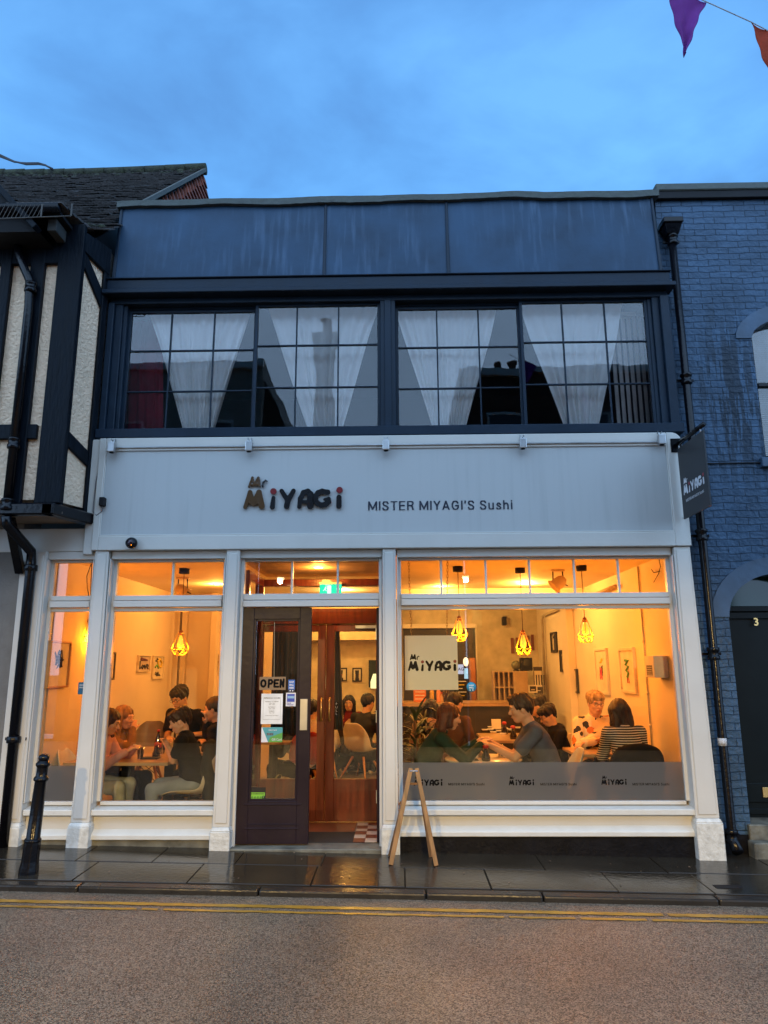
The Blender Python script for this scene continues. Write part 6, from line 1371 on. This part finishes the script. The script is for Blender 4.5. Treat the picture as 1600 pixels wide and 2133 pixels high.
    if specs:
        m = MB()
        for y in (1, -1):
            pts = [hd(.103, .031*y+.021*math.cos(a), .003+.016*math.sin(a)) for a in np.arange(11)*math.pi/5]; m.tube(pts, .0019*hs, 5, False); m.tube([hd(.103, .051*y, .008), hd(.01, .076*y, .006)], .0018*hs, 5)
        m.tube([hd(.104, .010, .006), hd(.104, -.010, .006)], .002*hs, 5); m.build('spectacles', BLACKM, t, world=False)
    t['pelvis'] = float(pel_z)
    return t, root, pel_z
def seatfor(pr, lab, rz, m_=SHW, **k):
    t, root, pz_ = pr; del t['pelvis']
    return shell_chair(lab, root[0]-.02*math.cos(rz), root[1]-.02*math.sin(rz), rz, m_, seat=max(.33, pz_-.135), **k)
def nop(pr): del pr[0]['pelvis']; return pr
def stripes():
    if 'stripes' in MATS: return MATS['stripes']
    m = mat('stripes_base', (.02, .02, .024), .85); m = m.copy(); t = m.node_tree; b = t.nodes['Principled BSDF']; c = t.nodes.new('ShaderNodeTexCoord'); s = t.nodes.new('ShaderNodeSeparateXYZ'); t.links.new(c.outputs['Object'], s.inputs[0])
    a = t.nodes.new('ShaderNodeMath'); a.operation = 'MULTIPLY'; a.inputs[1].default_value = 48; t.links.new(s.outputs[2], a.inputs[0]); f = t.nodes.new('ShaderNodeMath'); f.operation = 'FRACT'; t.links.new(a.outputs[0], f.inputs[0])
    g_ = t.nodes.new('ShaderNodeMath'); g_.operation = 'GREATER_THAN'; g_.inputs[1].default_value = .66; t.links.new(f.outputs[0], g_.inputs[0]); x = t.nodes.new('ShaderNodeMix'); x.data_type = 'RGBA'
    x.inputs[6].default_value = (.02, .02, .025, 1); x.inputs[7].default_value = (.62, .58, .55, 1); t.links.new(g_.outputs[0], x.inputs[0]); t.links.new(x.outputs[2], b.inputs['Base Color']); m.name = 'striped_knit'; MATS['stripes'] = m; return m
def patterned():
    m = mat('pattern_base', (.7, .6, .42), .8).copy(); t = m.node_tree; b = t.nodes['Principled BSDF']; c = t.nodes.new('ShaderNodeTexCoord'); v = t.nodes.new('ShaderNodeTexVoronoi'); v.inputs['Scale'].default_value = 9.5; t.links.new(c.outputs['Object'], v.inputs['Vector'])
    n = t.nodes.new('ShaderNodeTexNoise'); n.inputs['Scale'].default_value = 14; t.links.new(c.outputs['Object'], n.inputs['Vector']); ad_ = t.nodes.new('ShaderNodeMath'); ad_.operation = 'MULTIPLY_ADD'; ad_.inputs[1].default_value = .95; t.links.new(n.outputs[0], ad_.inputs[0]); t.links.new(v.outputs['Distance'], ad_.inputs[2])
    l = t.nodes.new('ShaderNodeMath'); l.operation = 'LESS_THAN'; l.inputs[1].default_value = .86; t.links.new(ad_.outputs[0], l.inputs[0]); sp = t.nodes.new('ShaderNodeSeparateColor'); t.links.new(v.outputs['Color'], sp.inputs[0])
    r_ = t.nodes.new('ShaderNodeValToRGB'); r_.color_ramp.interpolation = 'CONSTANT'; e_ = r_.color_ramp.elements; e_[0].color = (.02, .022, .03, 1); e_[1].position = .45; e_[1].color = (.55, .17, .03, 1); r_.color_ramp.elements.new(.7).color = (.72, .62, .44, 1); t.links.new(sp.outputs[0], r_.inputs[0])
    x = t.nodes.new('ShaderNodeMix'); x.data_type = 'RGBA'; x.inputs[6].default_value = (.72, .62, .44, 1); t.links.new(l.outputs[0], x.inputs[0]); t.links.new(r_.outputs[0], x.inputs[7]); t.links.new(x.outputs[2], b.inputs['Base Color']); m.name = 'patterned_shirt'; return m
PI = math.pi
JEAN = cloth('denim', (.26, .32, .42)); JEAN2 = cloth('pale_denim', (.40, .44, .45)); CBL = cloth('black_cotton', (.010, .010, .012)); CDK = cloth('charcoal', (.025, .024, .026))
# --- wide right window: the couple at the round table
nop(person('woman with auburn bob in a dark green top leaning over the round white table', (936, 1492, .52), R(6), lean=25, s=.95, hpitch=14, hands=((996, 1546, .66), (1001, 1552, .50)), skin='a', top=cloth('bottle_green', (.018, .045, .036)), hair='bob', hm=HAU, fem=True, vox=.0065, bends=((-.2, .5, -1), (-.2, -.6, -1))))
pr = person('dark haired man in a blue grey T-shirt reaching across the round table', (1085, 1476, .50), PI-R(2), lean=22, s=1.0, hpitch=10, hands=((1022, 1553, .48), (1024, 1547, .66)), skin='a', top=cloth('blue_grey', (.10, .12, .20)), sleeve='short', hair='quiff', hm=HDK, vox=.0065, bends=((.2, .2, -1), (.2, -.2, -1)))
seatfor(pr, 'chair under the man in the blue grey T-shirt, mostly hidden by him', PI)
# --- blonde diner facing the street, companion in stripes with her back to it
pr = person('person with short blonde hair and glasses in a cream patterned shirt facing the street', (1241, 1465, 1.52), R(-78), lean=10, s=.97, hpitch=6, hyaw=-8, hands=((1216, 1546, 1.30), (1240, 1543, 1.25)), skin='a', top=patterned(), hair='mop', hm=HBD, specs=True, vox=.0075, collar=True, bulk=1.08)
seatfor(pr, 'white shell chair under the blonde diner in the patterned shirt', R(-60))
pr = person('woman with long dark hair in a black and white striped top seen from behind', (1289, 1482, .74), R(100), lean=14, s=.93, hpitch=12, hands=((1262, 1552, 1.0), (1300, 1560, 1.0)), skin='a', top=stripes(), hair='mid', hm=HDK, fem=True, vox=.008, bulk=1.06)
ch_ = seatfor(pr, 'shell chair hung with a black coat behind the woman in stripes', R(100))
# coat over its backrest
cc = P(1328, 1585, .34); ct = SDF().ell((cc.x, .34, cc.z), (.235, .07, .15), None, .05).ell((cc.x+.06, .34, cc.z-.15), (.17, .07, .18), None, .05).ell((cc.x-.12, .33, cc.z-.10), (.10, .06, .12), None, .04).build('coat', CBL, None, .012, wrinkle(.008, 5)); tag(rebase(ct), 'black coat draped over the chair of the woman in stripes', 'coat')
# --- behind the couple
nop(person('man with black hair in a brown check shirt sitting behind the woman in green', (949, 1464, 2.2), R(50), lean=10, s=.95, hpitch=8, skin='c', top=cloth('brown_check', (.075, .042, .024)), hair='short', hm=HB, vox=.010))
nop(person('person with straight black hair in a beige hooded jacket, back turned', (897, 1477, 2.3), R(80), lean=8, s=.90, skin='c', top=cloth('beige', (.42, .28, .17)), hair='bob', hm=HB, hood=True, fem=True, vox=.011))
nop(person('black haired person in dark clothes directly behind the head of the man in blue', (1119, 1470, 2.4), R(170), lean=8, s=.95, skin='c', top=CDK, hair='mop', hm=HB, vox=.011))
nop(person('young person in glasses and black hooded top just right of the man in blue', (1141, 1490, 1.75), R(195), lean=16, s=.88, hpitch=26, hands=((1120, 1540, 1.7), (1122, 1548, 1.6)), skin='c', top=CBL, hair='mop', hm=HB, specs=True, hood=True, vox=.009))
# --- left window: family and waiter
pr = person('boy with tousled brown hair in a black T-shirt and jeans at the left table', (375, 1501, .48), PI+R(4), lean=13, s=.80, hpitch=22, hands=((347, 1553, .56), (350, 1552, .42)), skin='a', top=CBL, sleeve='short', bottom=JEAN, hair='mop', hm=HBR, vox=.0065, shoes=mat('grey_trainers', (.2, .2, .2), .6), bulk=1.05)
seatfor(pr, 'white shell chair with mustard cushion under the boy', PI, cushion=True)
cc = P(436, 1600, .42); ct = SDF().ell((cc.x, .44, cc.z+.02), (.07, .16, .23), None, .05).ell((cc.x+.02, .44, cc.z-.22), (.06, .14, .16), None, .05).build('jacket', cloth('dark_grey_jacket', (.022, .024, .026)), None, .012, wrinkle(.009, 9)); tag(rebase(ct), 'dark grey jacket hanging on the back of the chair the boy sits on', 'jacket')
pr = person('girl with brown hair in a pink top and pale jeans at the far left', (229, 1503, .52), R(-4), lean=15, s=.82, hpitch=20, hands=((276, 1561, .58), (262, 1567, .42)), skin='a', top=cloth('pink', (.52, .28, .30)), bottom=JEAN2, hair='mid', hm=HBR, fem=True, vox=.0065, bulk=1.08)
seatfor(pr, 'white shell chair under the girl in the pink top', 0)
nop(person('woman with long blonde hair in a tan top resting her chin on her hand', (259, 1494, 1.10), R(-12), lean=14, s=.92, hpitch=10, hands=((258, 1556, 1.05), (277, 1519, 1.08)), skin='a', top=cloth('tan', (.20, .12, .065)), hair='long', hm=HBL, fem=True, vox=.0075, bends=((-.3, .5, -1), (.9, -.3, -1))))
nop(person('waiter in a black T-shirt and round glasses bending over the family table', (374, 1453, 1.95), R(-112), lean=26, s=.98, hpitch=24, hands=((402, 1530, 1.9), (352, 1537, 1.75)), sit=False, skin='c', top=CBL, sleeve='short', hair='mop', hm=HB, specs=True, vox=.0075))
nop(person('man with short dark hair in a black jacket behind the boy', (447, 1477, 1.12), PI-R(4), lean=8, s=.97, hpitch=8, hands=((428, 1552, 1.0), (430, 1509, 1.12)), skin='b', top=cloth('navy_black', (.014, .015, .020)), hair='short', hm=HDK, vox=.0075, bends=((-.3, .5, -1), (-.3, -.5, -1))))
nop(person('dark haired person in black sitting behind the waiter', (418, 1500, 2.75), R(60), lean=10, s=.92, skin='c', top=CBL, hair='long', hm=HB, fem=True, vox=.011))
# --- beyond the inner doors
nop(person('woman with long black hair in a dark red top facing out beyond the inner doors', (727, 1464, 4.9), R(-92), lean=8, s=.93, hpitch=8, skin='c', top=cloth('dark_red', (.16, .015, .012)), hair='long', hm=HB, fem=True, vox=.010))
pr = person('black haired man in a black jacket, back turned, beyond the inner doors', (767, 1463, 3.6), R(55), lean=8, s=.96, skin='c', top=CDK, hair='short', hm=HB, vox=.010, shoes=mat('white_trainers', (.6, .6, .55), .5))
seatfor(pr, 'white shell chair under the man in the black jacket beyond the inner doors', R(60))
pr = person('person with long brown hair in a dark coat beside the grey curtain', (703, 1490, 3.9), R(40), lean=10, s=.92, skin='c', top=cloth('dark_brown', (.035, .022, .016)), hair='long', hm=HDK, fem=True, vox=.011)
seatfor(pr, 'white shell chair under the person with long brown hair', R(75))
pr = person('person in a white shirt just visible between the two inner doors', (651, 1478, 2.5), R(80), lean=14, s=.93, skin='c', top=cloth('white_shirt', (.62, .55, .5)), hair='short', hm=HB, vox=.010)
seatfor(pr, 'red shell chair seen through the gap beside the left inner door', R(95), SHR)
pr = person('person in dark clothes sitting behind the notices on the door glass', (612, 1490, 2.45), R(170), lean=14, s=.93, hands=((572, 1533, 2.3), (575, 1536, 2.2)), skin='c', top=CDK, hair='short', hm=HB, vox=.010)
seatfor(pr, 'dark red shell chair seen low through the glass of the front door', R(150), mat('maroon_shell', (.12, .02, .015), .4))
shell_chair('white shell chair standing empty behind the narrow left window', P(160, 1600, .75).x-.05, .85, R(-35), SHW, .42)
shell_chair('grey brown shell chair at the back of the family table', P(308, 1580, 2.0).x, 2.0, R(-80), SHG, .44)

# ================================================================ TABLEWARE, PLANTS
def on(px, py, z=TZ):
    d_ = ray(px, py); t_ = (z+.0005-CAM.z)/d_.z; return CAM+d_*t_
def soy(px, Y, lab, z=TZ, s=1.0, cx=None):
    c = P(px, 1500, Y); t = thing('sauce_bottle', lab, 'bottle', (c.x, Y, z+.0005), group='soy sauce bottles with red caps')
    MB().lathe([(.026*s, 0), (.032*s, .008), (.030*s, .03*s), (.017*s, .062*s), (.014*s, .085*s)], (c.x, Y, z+.0005), 14).build('body', mat('soy_glass', (.010, .004, .003), .08, coat=1), t)
    MB().lathe([(.015*s, .0855*s), (.021*s, .088*s), (.021*s, .105*s), (.010*s, .110*s)], (c.x, Y, z+.0005), 14).build('cap', mat('red_cap', (.45, .02, .02), .4), t)
soy(1010, .40, 'soy sauce bottle with red cap at the near edge of the round white table', s=1.25); soy(1068, 2.05, 'soy sauce bottle near the front edge of the bright wood table', .72, 1.3); soy(1050, 2.6, 'soy sauce bottle farther back on the bright wood table', .72, 1.3); soy(330, .72, 'soy sauce bottle on the family table in front of the cola bottle', s=1.2)
c = P(332, 1500, .86); t = thing('cola_bottle', 'cola bottle with red cap and red label on the family table', 'bottle', (c.x, .86, TZ+.0005)); CZ = TZ+.0005
MB().lathe([(.030, 0), (.033, .01), (.033, .13), (.013, .19), (.012, .215)], (c.x, .86, CZ), 14).build('body', mat('cola', (.015, .004, .002), .08, coat=1), t); MB().lathe([(.0335, .07), (.0335, .115)], (c.x, .86, CZ), 14).build('label', mat('red_label', (.5, .015, .01), .5), t); MB().lathe([(.014, .2155), (.014, .235)], (c.x, .86, CZ), 12).build('cap', mat('red_cap', (.45, .02, .02), .4), t)
def dish(px, py, z, lab, w_=.05, d_=.03, m_=None, g='small white dishes on the bright wood table'):
    c = on(px, py, z); t = thing('dish', lab, 'dish', tuple(c), group=g); MB().hexa([(c.x-w_*.7, c.y-d_*.7, c.z), (c.x+w_*.7, c.y-d_*.7, c.z), (c.x+w_*.7, c.y+d_*.7, c.z), (c.x-w_*.7, c.y+d_*.7, c.z), (c.x-w_, c.y-d_, c.z+.018), (c.x+w_, c.y-d_, c.z+.018), (c.x+w_, c.y+d_, c.z+.018), (c.x-w_, c.y+d_, c.z+.018)]).build('plate', m_ or WHT, t, bevel=.003)
for px, py, lb in ((1010, 1522, 'leftmost'), (1022, 1521, 'second from the left'), (1028, 1527, 'nearest the front left corner'), (1040, 1524, 'just left of the front soy bottle'), (1052, 1519, 'beside the rear soy bottle'), (1064, 1521, 'behind the front soy bottle'), (1078, 1517, 'rightmost'), (1048, 1530, 'at the front edge'), (1022, 1516, 'at the back left')): dish(px, py, .72, 'small white dish on bright wood table, '+lb, .04, .03)
c = on(1034, 1518, .72); t = thing('menu_card', 'folded cream card standing on the bright wood table', 'card', tuple(c)); MB().hexa([(c.x-.06, c.y-.02, c.z), (c.x+.06, c.y-.02, c.z), (c.x+.06, c.y-.018, c.z), (c.x-.06, c.y-.018, c.z), (c.x-.06, c.y, c.z+.12), (c.x+.06, c.y, c.z+.12), (c.x+.06, c.y+.002, c.z+.12), (c.x-.06, c.y+.002, c.z+.12)]).build('front', PAPER, t)
c = on(306, 1560, TZ); t = thing('red_box', 'small red lidded box on the family table', 'box', (c.x, .75, TZ)); MB().box(c.x-.05, c.x+.05, .70, .80, TZ+.0005, TZ+.05).build('box', mat('lacquer_red', (.35, .02, .02), .3), t, bevel=.004); MB().box(c.x-.04, c.x+.04, .71, .79, TZ+.0505, TZ+.056).build('lid', BLACKM, t)
c = on(315, 1560, TZ); t = thing('menu_card', 'folded white card standing on the family table', 'card', (c.x, .9, TZ)); MB().box(c.x-.01, c.x+.02, .88, .885, TZ+.0005, TZ+.10).build('front', PAPER, t)
t = thing('tray', 'dark tray lying on the family table beside the soy bottle', 'tray', (P(318, 1565, .6).x, .62, TZ)); x = P(318, 1565, .6).x; MB().box(x-.10, x+.06, .56, .68, TZ+.0005, TZ+.012).build('tray', BLACKM, t, bevel=.004)
t = thing('place_mat', 'dark folded menu lying on the round white table', 'menu', (cR.x-.12, .52, TZ)); MB().box(cR.x-.22, cR.x-.06, .42, .54, TZ+.0005, TZ+.006).build('cover', BLACKM, t)
t = thing('napkin', 'white folded napkin tent on the round white table', 'napkin', (cR.x-.03, .66, TZ)); MB().hexa([(cR.x-.10, .66, TZ+.0005), (cR.x+.02, .62, TZ+.0005), (cR.x+.04, .66, TZ+.0005), (cR.x-.08, .70, TZ+.0005), (cR.x-.025, .66, TZ+.075), (cR.x-.02, .66, TZ+.075), (cR.x-.018, .67, TZ+.075), (cR.x-.024, .67, TZ+.075)]).build('fold', WHT, t)
for i, (px, py, lab) in enumerate(((1208, 1545, 'clear water glass on the table of the blonde diner, left of the pair'), (1216, 1549, 'clear water glass on the table of the blonde diner, right of the pair'))):
    c = on(px, py, TZ); t = thing('water_glass', lab, 'glass', tuple(c), group='water glasses'); MB().lathe([(.024, 0), (.030, .10), (.028, .10), (.022, .006)], c, 14).build('tumbler', GL, t)
c = on(1226, 1551, TZ); t = thing('dish', 'small white dish on the table of the blonde diner', 'dish', tuple(c)); MB().lathe([(.03, 0), (.045, .015), (.04, .014)], c, 14).build('plate', WHT, t)
for px, py, lab, r_ in ((262, 1569, 'round white plate on the family table in front of the girl', .07), (343, 1556, 'small white bowl on the family table near the boy', .04), (990, 1562, 'flat white plate on the round table near the woman in green', .06), (1048, 1566, 'flat white plate on the round table near the man in blue', .06)):
    c = on(px, py, TZ); t = thing('plate', lab, 'plate', tuple(c)); MB().lathe([(r_*.6, 0), (r_, .012), (r_*.95, .013), (r_*.55, .004)], c, 20).build('rim', WHT, t)
c = on(252, 1562, TZ); t = thing('phone', 'black phone lying on the family table in front of the girl', 'phone', tuple(c)); MB().box(c.x+.10, c.x+.17, c.y-.06, c.y+.06, TZ+.0005, TZ+.009).build('case', BLACKM, t, bevel=.003)
for px, Y_, lab in ((342, .95, 'clear drinking glass on the family table beside the waiter'), (297, .60, 'clear drinking glass on the family table near the girl'), (1040, .72, 'clear drinking glass at the back of the round table')):
    c = P(px, 1500, Y_); t = thing('water_glass', lab, 'glass', (c.x, Y_, TZ+.0005)); MB().lathe([(.026, 0), (.032, .10), (.030, .10), (.024, .006)], (c.x, Y_, TZ+.0005), 14).build('tumbler', glass('tumbler_glass', fac=4.0), t)
# strap-leaved plants
LEAFM = mat('strap_leaf', (.05, .085, .022), .4, var=.35, vscale=5); LEAFD = mat('narrow_leaf', (.035, .055, .02), .5, var=.4, vscale=6)
def plant(lab, base, n, ln, spread, mm, seed, hh=.5, w_=.022, pot=True):
    g_ = random.Random(seed); t = thing('potted_plant', lab, 'plant', tuple(base)); m = MB(); b = Vector(base)
    MB().lathe([(.10, 0), (.13, .03), (.14, .24), (.12, .24)], b, 16).build('pot', BLACKM, t)
    MB().tube([b+Vector((0, 0, .2)), b+Vector((.01, .0, hh*.6)), b+Vector((-.01, 0, hh))], [.025, .02, .015], 8).build('stem', mat('bark', (.10, .07, .045), .9), t)
    for i in range(n):
        a = g_.uniform(0, 6.283); st = b+Vector((0, 0, hh*g_.uniform(.45, 1.02))); L_ = ln*g_.uniform(.6, 1.1); el = g_.uniform(.25, 1.35); dr = g_.uniform(.5, 1.6)*spread; vs = []; fs = []; sd_ = Vector((-math.sin(a), math.cos(a), 0)); k_ = 9; p = st.copy(); e_ = el
        for j in range(k_+1):
            u = j/k_; ww = w_*math.sin(math.pi*min(1, .12+u*.88))**.6*(1-u*.55)*g_.uniform(.98, 1.02); up_ = Vector((math.cos(a)*-math.sin(e_), math.sin(a)*-math.sin(e_), math.cos(e_)))
            vs += [p-sd_*ww+up_*ww*.35, p-up_*.0, p+sd_*ww+up_*ww*.35]; p = p+Vector((math.cos(a)*math.cos(e_), math.sin(a)*math.cos(e_), math.sin(e_)))*(L_/k_); e_ -= dr/k_
        for j in range(k_): q_ = j*3; fs += [(q_, q_+1, q_+4, q_+3), (q_+1, q_+2, q_+5, q_+4)]
        m.add(vs, fs, True)
    o = m.build('foliage', mm, t); return t
c = P(868, 1640, .95); plant('tall strap leaved plant at the left edge of the wide window behind the easel', (c.x, 1.0, FZ), 46, .46, 1.5, LEAFM, 3, .92, .020)
c = P(884, 1640, 1.3); plant('arching narrow leaved plant behind the woman in green', (c.x+.02, 1.45, FZ), 60, .42, 1.9, LEAFD, 8, .85, .013)
c = P(560, 1640, 1.3); plant('small spider plant on the floor behind the left inner door', (P(570, 1600, 1.25).x, 1.25, FZ), 22, .32, 2.2, mat('spider_leaf', (.16, .20, .07), .5), 11, .24, .012)

# ================================================================ SIGNS AND NOTICES ON THE GLASS
hz = P(848, 1327, .28); 
a, b = P(843, 1324, .26), P(955, 1437, .26)
t = thing('hanging_sign', 'square white sign with bubble lettering hung on chains in the wide window', 'sign', ((a.x+b.x)/2, .26, b.z))
SGN = mat('sign_white', (.84, .86, .90), .3, var=.02); MB().box(a.x, b.x, .255, .262, b.z, a.z).build('board', SGN, t, bevel=.001)
l0, l1 = P(850, 1398, .254), P(951, 1398, .254); make_logo(t, Matrix.Translation((l0.x, .2525, l0.z)) @ Matrix.Scale(l1.x-l0.x, 4), VIN, VIN, mat('dot_red', (.30, .015, .03), .4), .25)
for pa, pb in (((857, 1326), (843, 1160)), ((931, 1326), (942, 1160))):
    A_, B_ = P(*pa, .26), P(*pb, .26); m = MB(); n = 26; A2 = Vector((A_.x, .26, a.z+.002)); B2 = Vector((A_.x+(B_.x-A_.x)*.35, .26, 2.498))
    for i in range(n):
        p = A2.lerp(B2, (i+.5)/n); L_ = (B2-A2).length/n*.72; d_ = (B2-A2).normalized(); sx = Vector((1, 0, 0)) if i % 2 else Vector((0, 1, 0)); m.tube([p-d_*L_+sx*.001, p-d_*L_*.5+sx*.007, p+d_*L_*.5+sx*.007, p+d_*L_, p+d_*L_*.5-sx*.007, p-d_*L_*.5-sx*.007, p-d_*L_-sx*.001], .0022, 5)
    m.build('chain', mat('brass_chain', (.35, .22, .08), .4, metal=.7), t)
DYF = .0515   # plane of the notices, just in front of the door glass
DYG = .069
def D(px, py): return P(px, py, DYG)
def notice(nm, lab, p0, p1, m_, cat='notice', y=DYG):
    a, b = P(*p0, y), P(*p1, y); t = thing(nm, lab, cat, ((a.x+b.x)/2, y, b.z)); MB().box(a.x, b.x, y-.001, y+.001, b.z, a.z).build('sheet', m_, t); return t, a, b
t, a, b = notice('open_sign', 'brown card sign reading OPEN hung by a cord on the front door glass', (541, 1410), (595, 1437), mat('kraft_card', (.26, .16, .08), .7), 'sign')
OPN = []
def strokes(t, y, a, b, segs, r, mm, nm='letter'):
    W_, H_ = b.x-a.x, a.z-b.z
    for i, s in enumerate(segs):
        S_ = SDF(); 
        for j in range(len(s)-1): S_.cap((a.x+s[j][0]*W_, y, b.z+s[j][1]*H_), (a.x+s[j+1][0]*W_, y, b.z+s[j+1][1]*H_), r, r, .002)
        v, f = S_.mesh(.0022); v[:, 1] = np.clip(v[:, 1], y-.0006, y+.0006); o = MB().add(v.tolist(), f.tolist()).build(nm, mm, t)
circ = lambda cx, cy, rx, ry, a0=0, a1=360, n=12: [(cx+rx*math.cos(R(a0+(a1-a0)*i/n)), cy+ry*math.sin(R(a0+(a1-a0)*i/n))) for i in range(n+1)]
strokes(t, DYG-.0018, a, b, [circ(.15, .5, .085, .25), [(.35, .22), (.36, .76), (.45, .76), (.50, .62), (.45, .48), (.37, .46)], [(.72, .76), (.58, .75), (.57, .25), (.72, .24)], [], ][:3], .0085, VIN)
strokes(t, DYG-.0018, a, b, [[(.57, .5), (.69, .5)], [(.80, .22), (.81, .76), (.91, .26), (.92, .80)]], .0085, VIN)
MB().tube([P(571, 1411, DYG), P(572, 1290, DYG)], .0018, 5).build('cord', mat('pale_cord', (.6, .45, .25), .7), t)
t, a, b = notice('opening_hours', 'white paper of opening hours on the front door glass under the OPEN sign', (545, 1445), (588, 1508), mat('white_paper', (.78, .78, .76), .6))
W_ = b.x-a.x; H_ = a.z-b.z
for (u0, u1, v0, v1) in ((.10, .90, .145, .150), (.10, .105, .15, .86), (.895, .90, .15, .86), (.10, .24, .86, .865), (.76, .90, .86, .865)): MB().box(a.x+u0*W_, a.x+u1*W_, DYG-.0016, DYG-.0012, b.z+v0*H_, b.z+v1*H_).build('border', inkm, t)
for s, v, sz in (('OPENING HOURS', .83, .017), ('MONDAY TO FRIDAY', .72, .012), ('12pm - 3pm', .67, .010), ('5pm - 10pm', .63, .010), ('SATURDAY', .54, .012), ('12pm - 10pm', .49, .010), ('SUNDAY', .405, .012), ('12pm - 9pm', .355, .010), ('we look forward to welcoming you', .27, .008)):
    text(s, sz, wallM(a.x+W_/2, DYG-.0015, b.z+v*H_), inkm, t, align='CENTER', extr=.0002)
t, a, b = notice('gift_card_poster', 'teal and green gift card notice on the front door glass', (545, 1515), (588, 1546), mat('teal_print', (.06, .32, .36), .5))
MB().prism([(b.x-.0, 0, b.z), (b.x, 0, a.z-.35*(a.z-b.z)), (a.x+.42*(b.x-a.x), 0, b.z+.35*(a.z-b.z)), (a.x+.33*(b.x-a.x), 0, b.z)], (0, DYG-.0016, 0), (0, DYG-.0012, 0)).build('green_field', mat('leaf_green', (.10, .34, .06), .5), t)
MB().prism([(a.x, 0, b.z), (a.x+.33*(b.x-a.x), 0, b.z), (a.x+.03*(b.x-a.x), 0, a.z), (a.x, 0, a.z)], (0, DYG-.0018, 0), (0, DYG-.0017, 0)).build('white_corner', WHT, t)
fit_text('Gift Card', a.x+.50*(b.x-a.x), b.x-.006, wallM(a.x+.50*(b.x-a.x), DYG-.0022, b.z+.10*(a.z-b.z)), WHT, t, .03, .0)
fit_text('Gift Card', a.x+.34*(b.x-a.x), a.x+.72*(b.x-a.x), wallM(a.x+.34*(b.x-a.x), DYG-.0022, b.z+.76*(a.z-b.z)), WHT, t, .02, .0)
MB().box(a.x+.25*W_, a.x+.55*W_, DYG-.0020, DYG-.0018, b.z+.46*(a.z-b.z), b.z+.62*(a.z-b.z)).build('card_picture', mat('card_grey', (.12, .14, .15), .5, var=.5, vscale=60), t)
BLU = mat('sticker_blue', (.02, .14, .50), .4); BLU2 = mat('sticker_deep_blue', (.02, .06, .38), .4)
t, a, b = notice('window_sticker', 'blue sticker reading SHOP SMALL HERE at the upper right of the door glass', (601, 1416), (614, 1436), BLU, 'sticker')
for i, s in enumerate(('SHOP', 'SMALL', 'HERE')): fit_text(s, a.x+.008, b.x-.008, wallM(a.x+.008, DYG-.0015, a.z-.026-.024*i), WHT, t, .02, .0006)
MB().box(a.x, b.x, DYG-.001, DYG+.001, b.z-.022, b.z-.0005).build('footer', mat('sticker_navy', (.01, .02, .06), .4), t)
for u in (.3, .7): MB().lathe([(.006, -.0003), (.006, .0003)], (a.x+u*(b.x-a.x), DYG-.0014, b.z-.011), 12, 'y').build('dot', WHT, t)
t, a, b = notice('window_sticker', 'white bordered blue sticker reading Cards Welcome on the door glass', (596, 1443), (616, 1471), WHT, 'sticker')
MB().box(a.x+.010, b.x-.010, DYG-.0016, DYG-.0012, b.z+.036, a.z-.010).build('blue_field', BLU2, t); MB().box(a.x+.014, b.x-.012, DYG-.0020, DYG-.0017, b.z+.065, b.z+.085).build('pale_band', mat('pale_blue', (.25, .45, .65), .5), t)
fit_text('Cards', a.x+.01, a.x+.045, wallM(a.x+.01, DYG-.0015, b.z+.022), BLU2, t, .014, .0004); fit_text('Welcome', a.x+.01, a.x+.065, wallM(a.x+.01, DYG-.0015, b.z+.008), BLU2, t, .014, .0004)
t, a, b = notice('hygiene_rating', 'black and green food hygiene rating sticker low on the front door', (515, 1640), (553, 1668), mat('sticker_black', (.01, .01, .012), .4), 'sticker')
MB().box(a.x+.008, b.x-.006, DYG-.0016, DYG-.0012, b.z+.008, a.z-.040).build('green_field', mat('hygiene_green', (.22, .52, .04), .5), t)
fit_text('FOOD HYGIENE RATING', a.x+.014, b.x-.012, wallM(a.x+.014, DYG-.0017, a.z-.055), inkm, t, .012, .0003)
for i in range(6): MB().lathe([(.0085 if i < 5 else .013, -.0003), (.0085 if i < 5 else .013, .0003)], (a.x+.022+i*.0235, DYG-.0018, b.z+.028), 14, 'y').build('score_disc', inkm if i == 5 else mat('hygiene_green_dark', (.12, .32, .03), .5), t)
text('5', .02, wallM(a.x+.022+5*.0235, DYG-.0024, b.z+.021), mat('hygiene_green', (.22, .52, .04), .5), t, align='CENTER', extr=.0002, bold=.0006)
t, a, b = notice('window_sticker', 'small dark blue sticker at the right of the narrow left window', (164, 1421), (176, 1446), mat('sticker_teal', (.01, .10, .20), .4), 'sticker', .0815)
for i, s in enumerate(('SHOP', 'SMALL')): fit_text(s, a.x+.01, b.x-.01, wallM(a.x+.01, .0798, a.z-.03-.02*i), WHT, t, .016, .0004)
c = P(982, 1431, .081); t = thing('window_sticker', 'round blue sticker on the wide window beside the hanging sign', 'sticker', (c.x, .081, c.z-.04)); MB().lathe([(.041, -.001), (.041, .001)], (c.x, .0815, c.z), 28, 'y').build('disc', mat('sticker_cyan', (.02, .26, .42), .4), t)
for i, s in enumerate(('SHOP', 'SMALL')): fit_text(s, c.x-.022, c.x+.022, wallM(c.x-.022, .0798, c.z+.008-.02*i), WHT, t, .016, .0006)
for u in (-.012, .012): MB().lathe([(.006, -.0003), (.006, .0003)], (c.x+u, .0802, c.z-.026), 12, 'y').build('dot', WHT, t)
# pull plate on the inner door
a = P(697, 1462, LY-.022); b = P(705, 1500, LY-.022); t = thing('pull_sign', 'narrow black vertical sign reading PULL on the right inner door', 'sign', (a.x, LY-.022, b.z)); MB().box(a.x, a.x+.035, LY-.006, LY-.004, b.z+.04, a.z).build('plate', BLACKM, t)
for i, s in enumerate('PULL'): text(s, .032, wallM(a.x+.0175, LY-.0068, a.z-.032-.030*i), WHT, t, align='CENTER', extr=.0002)
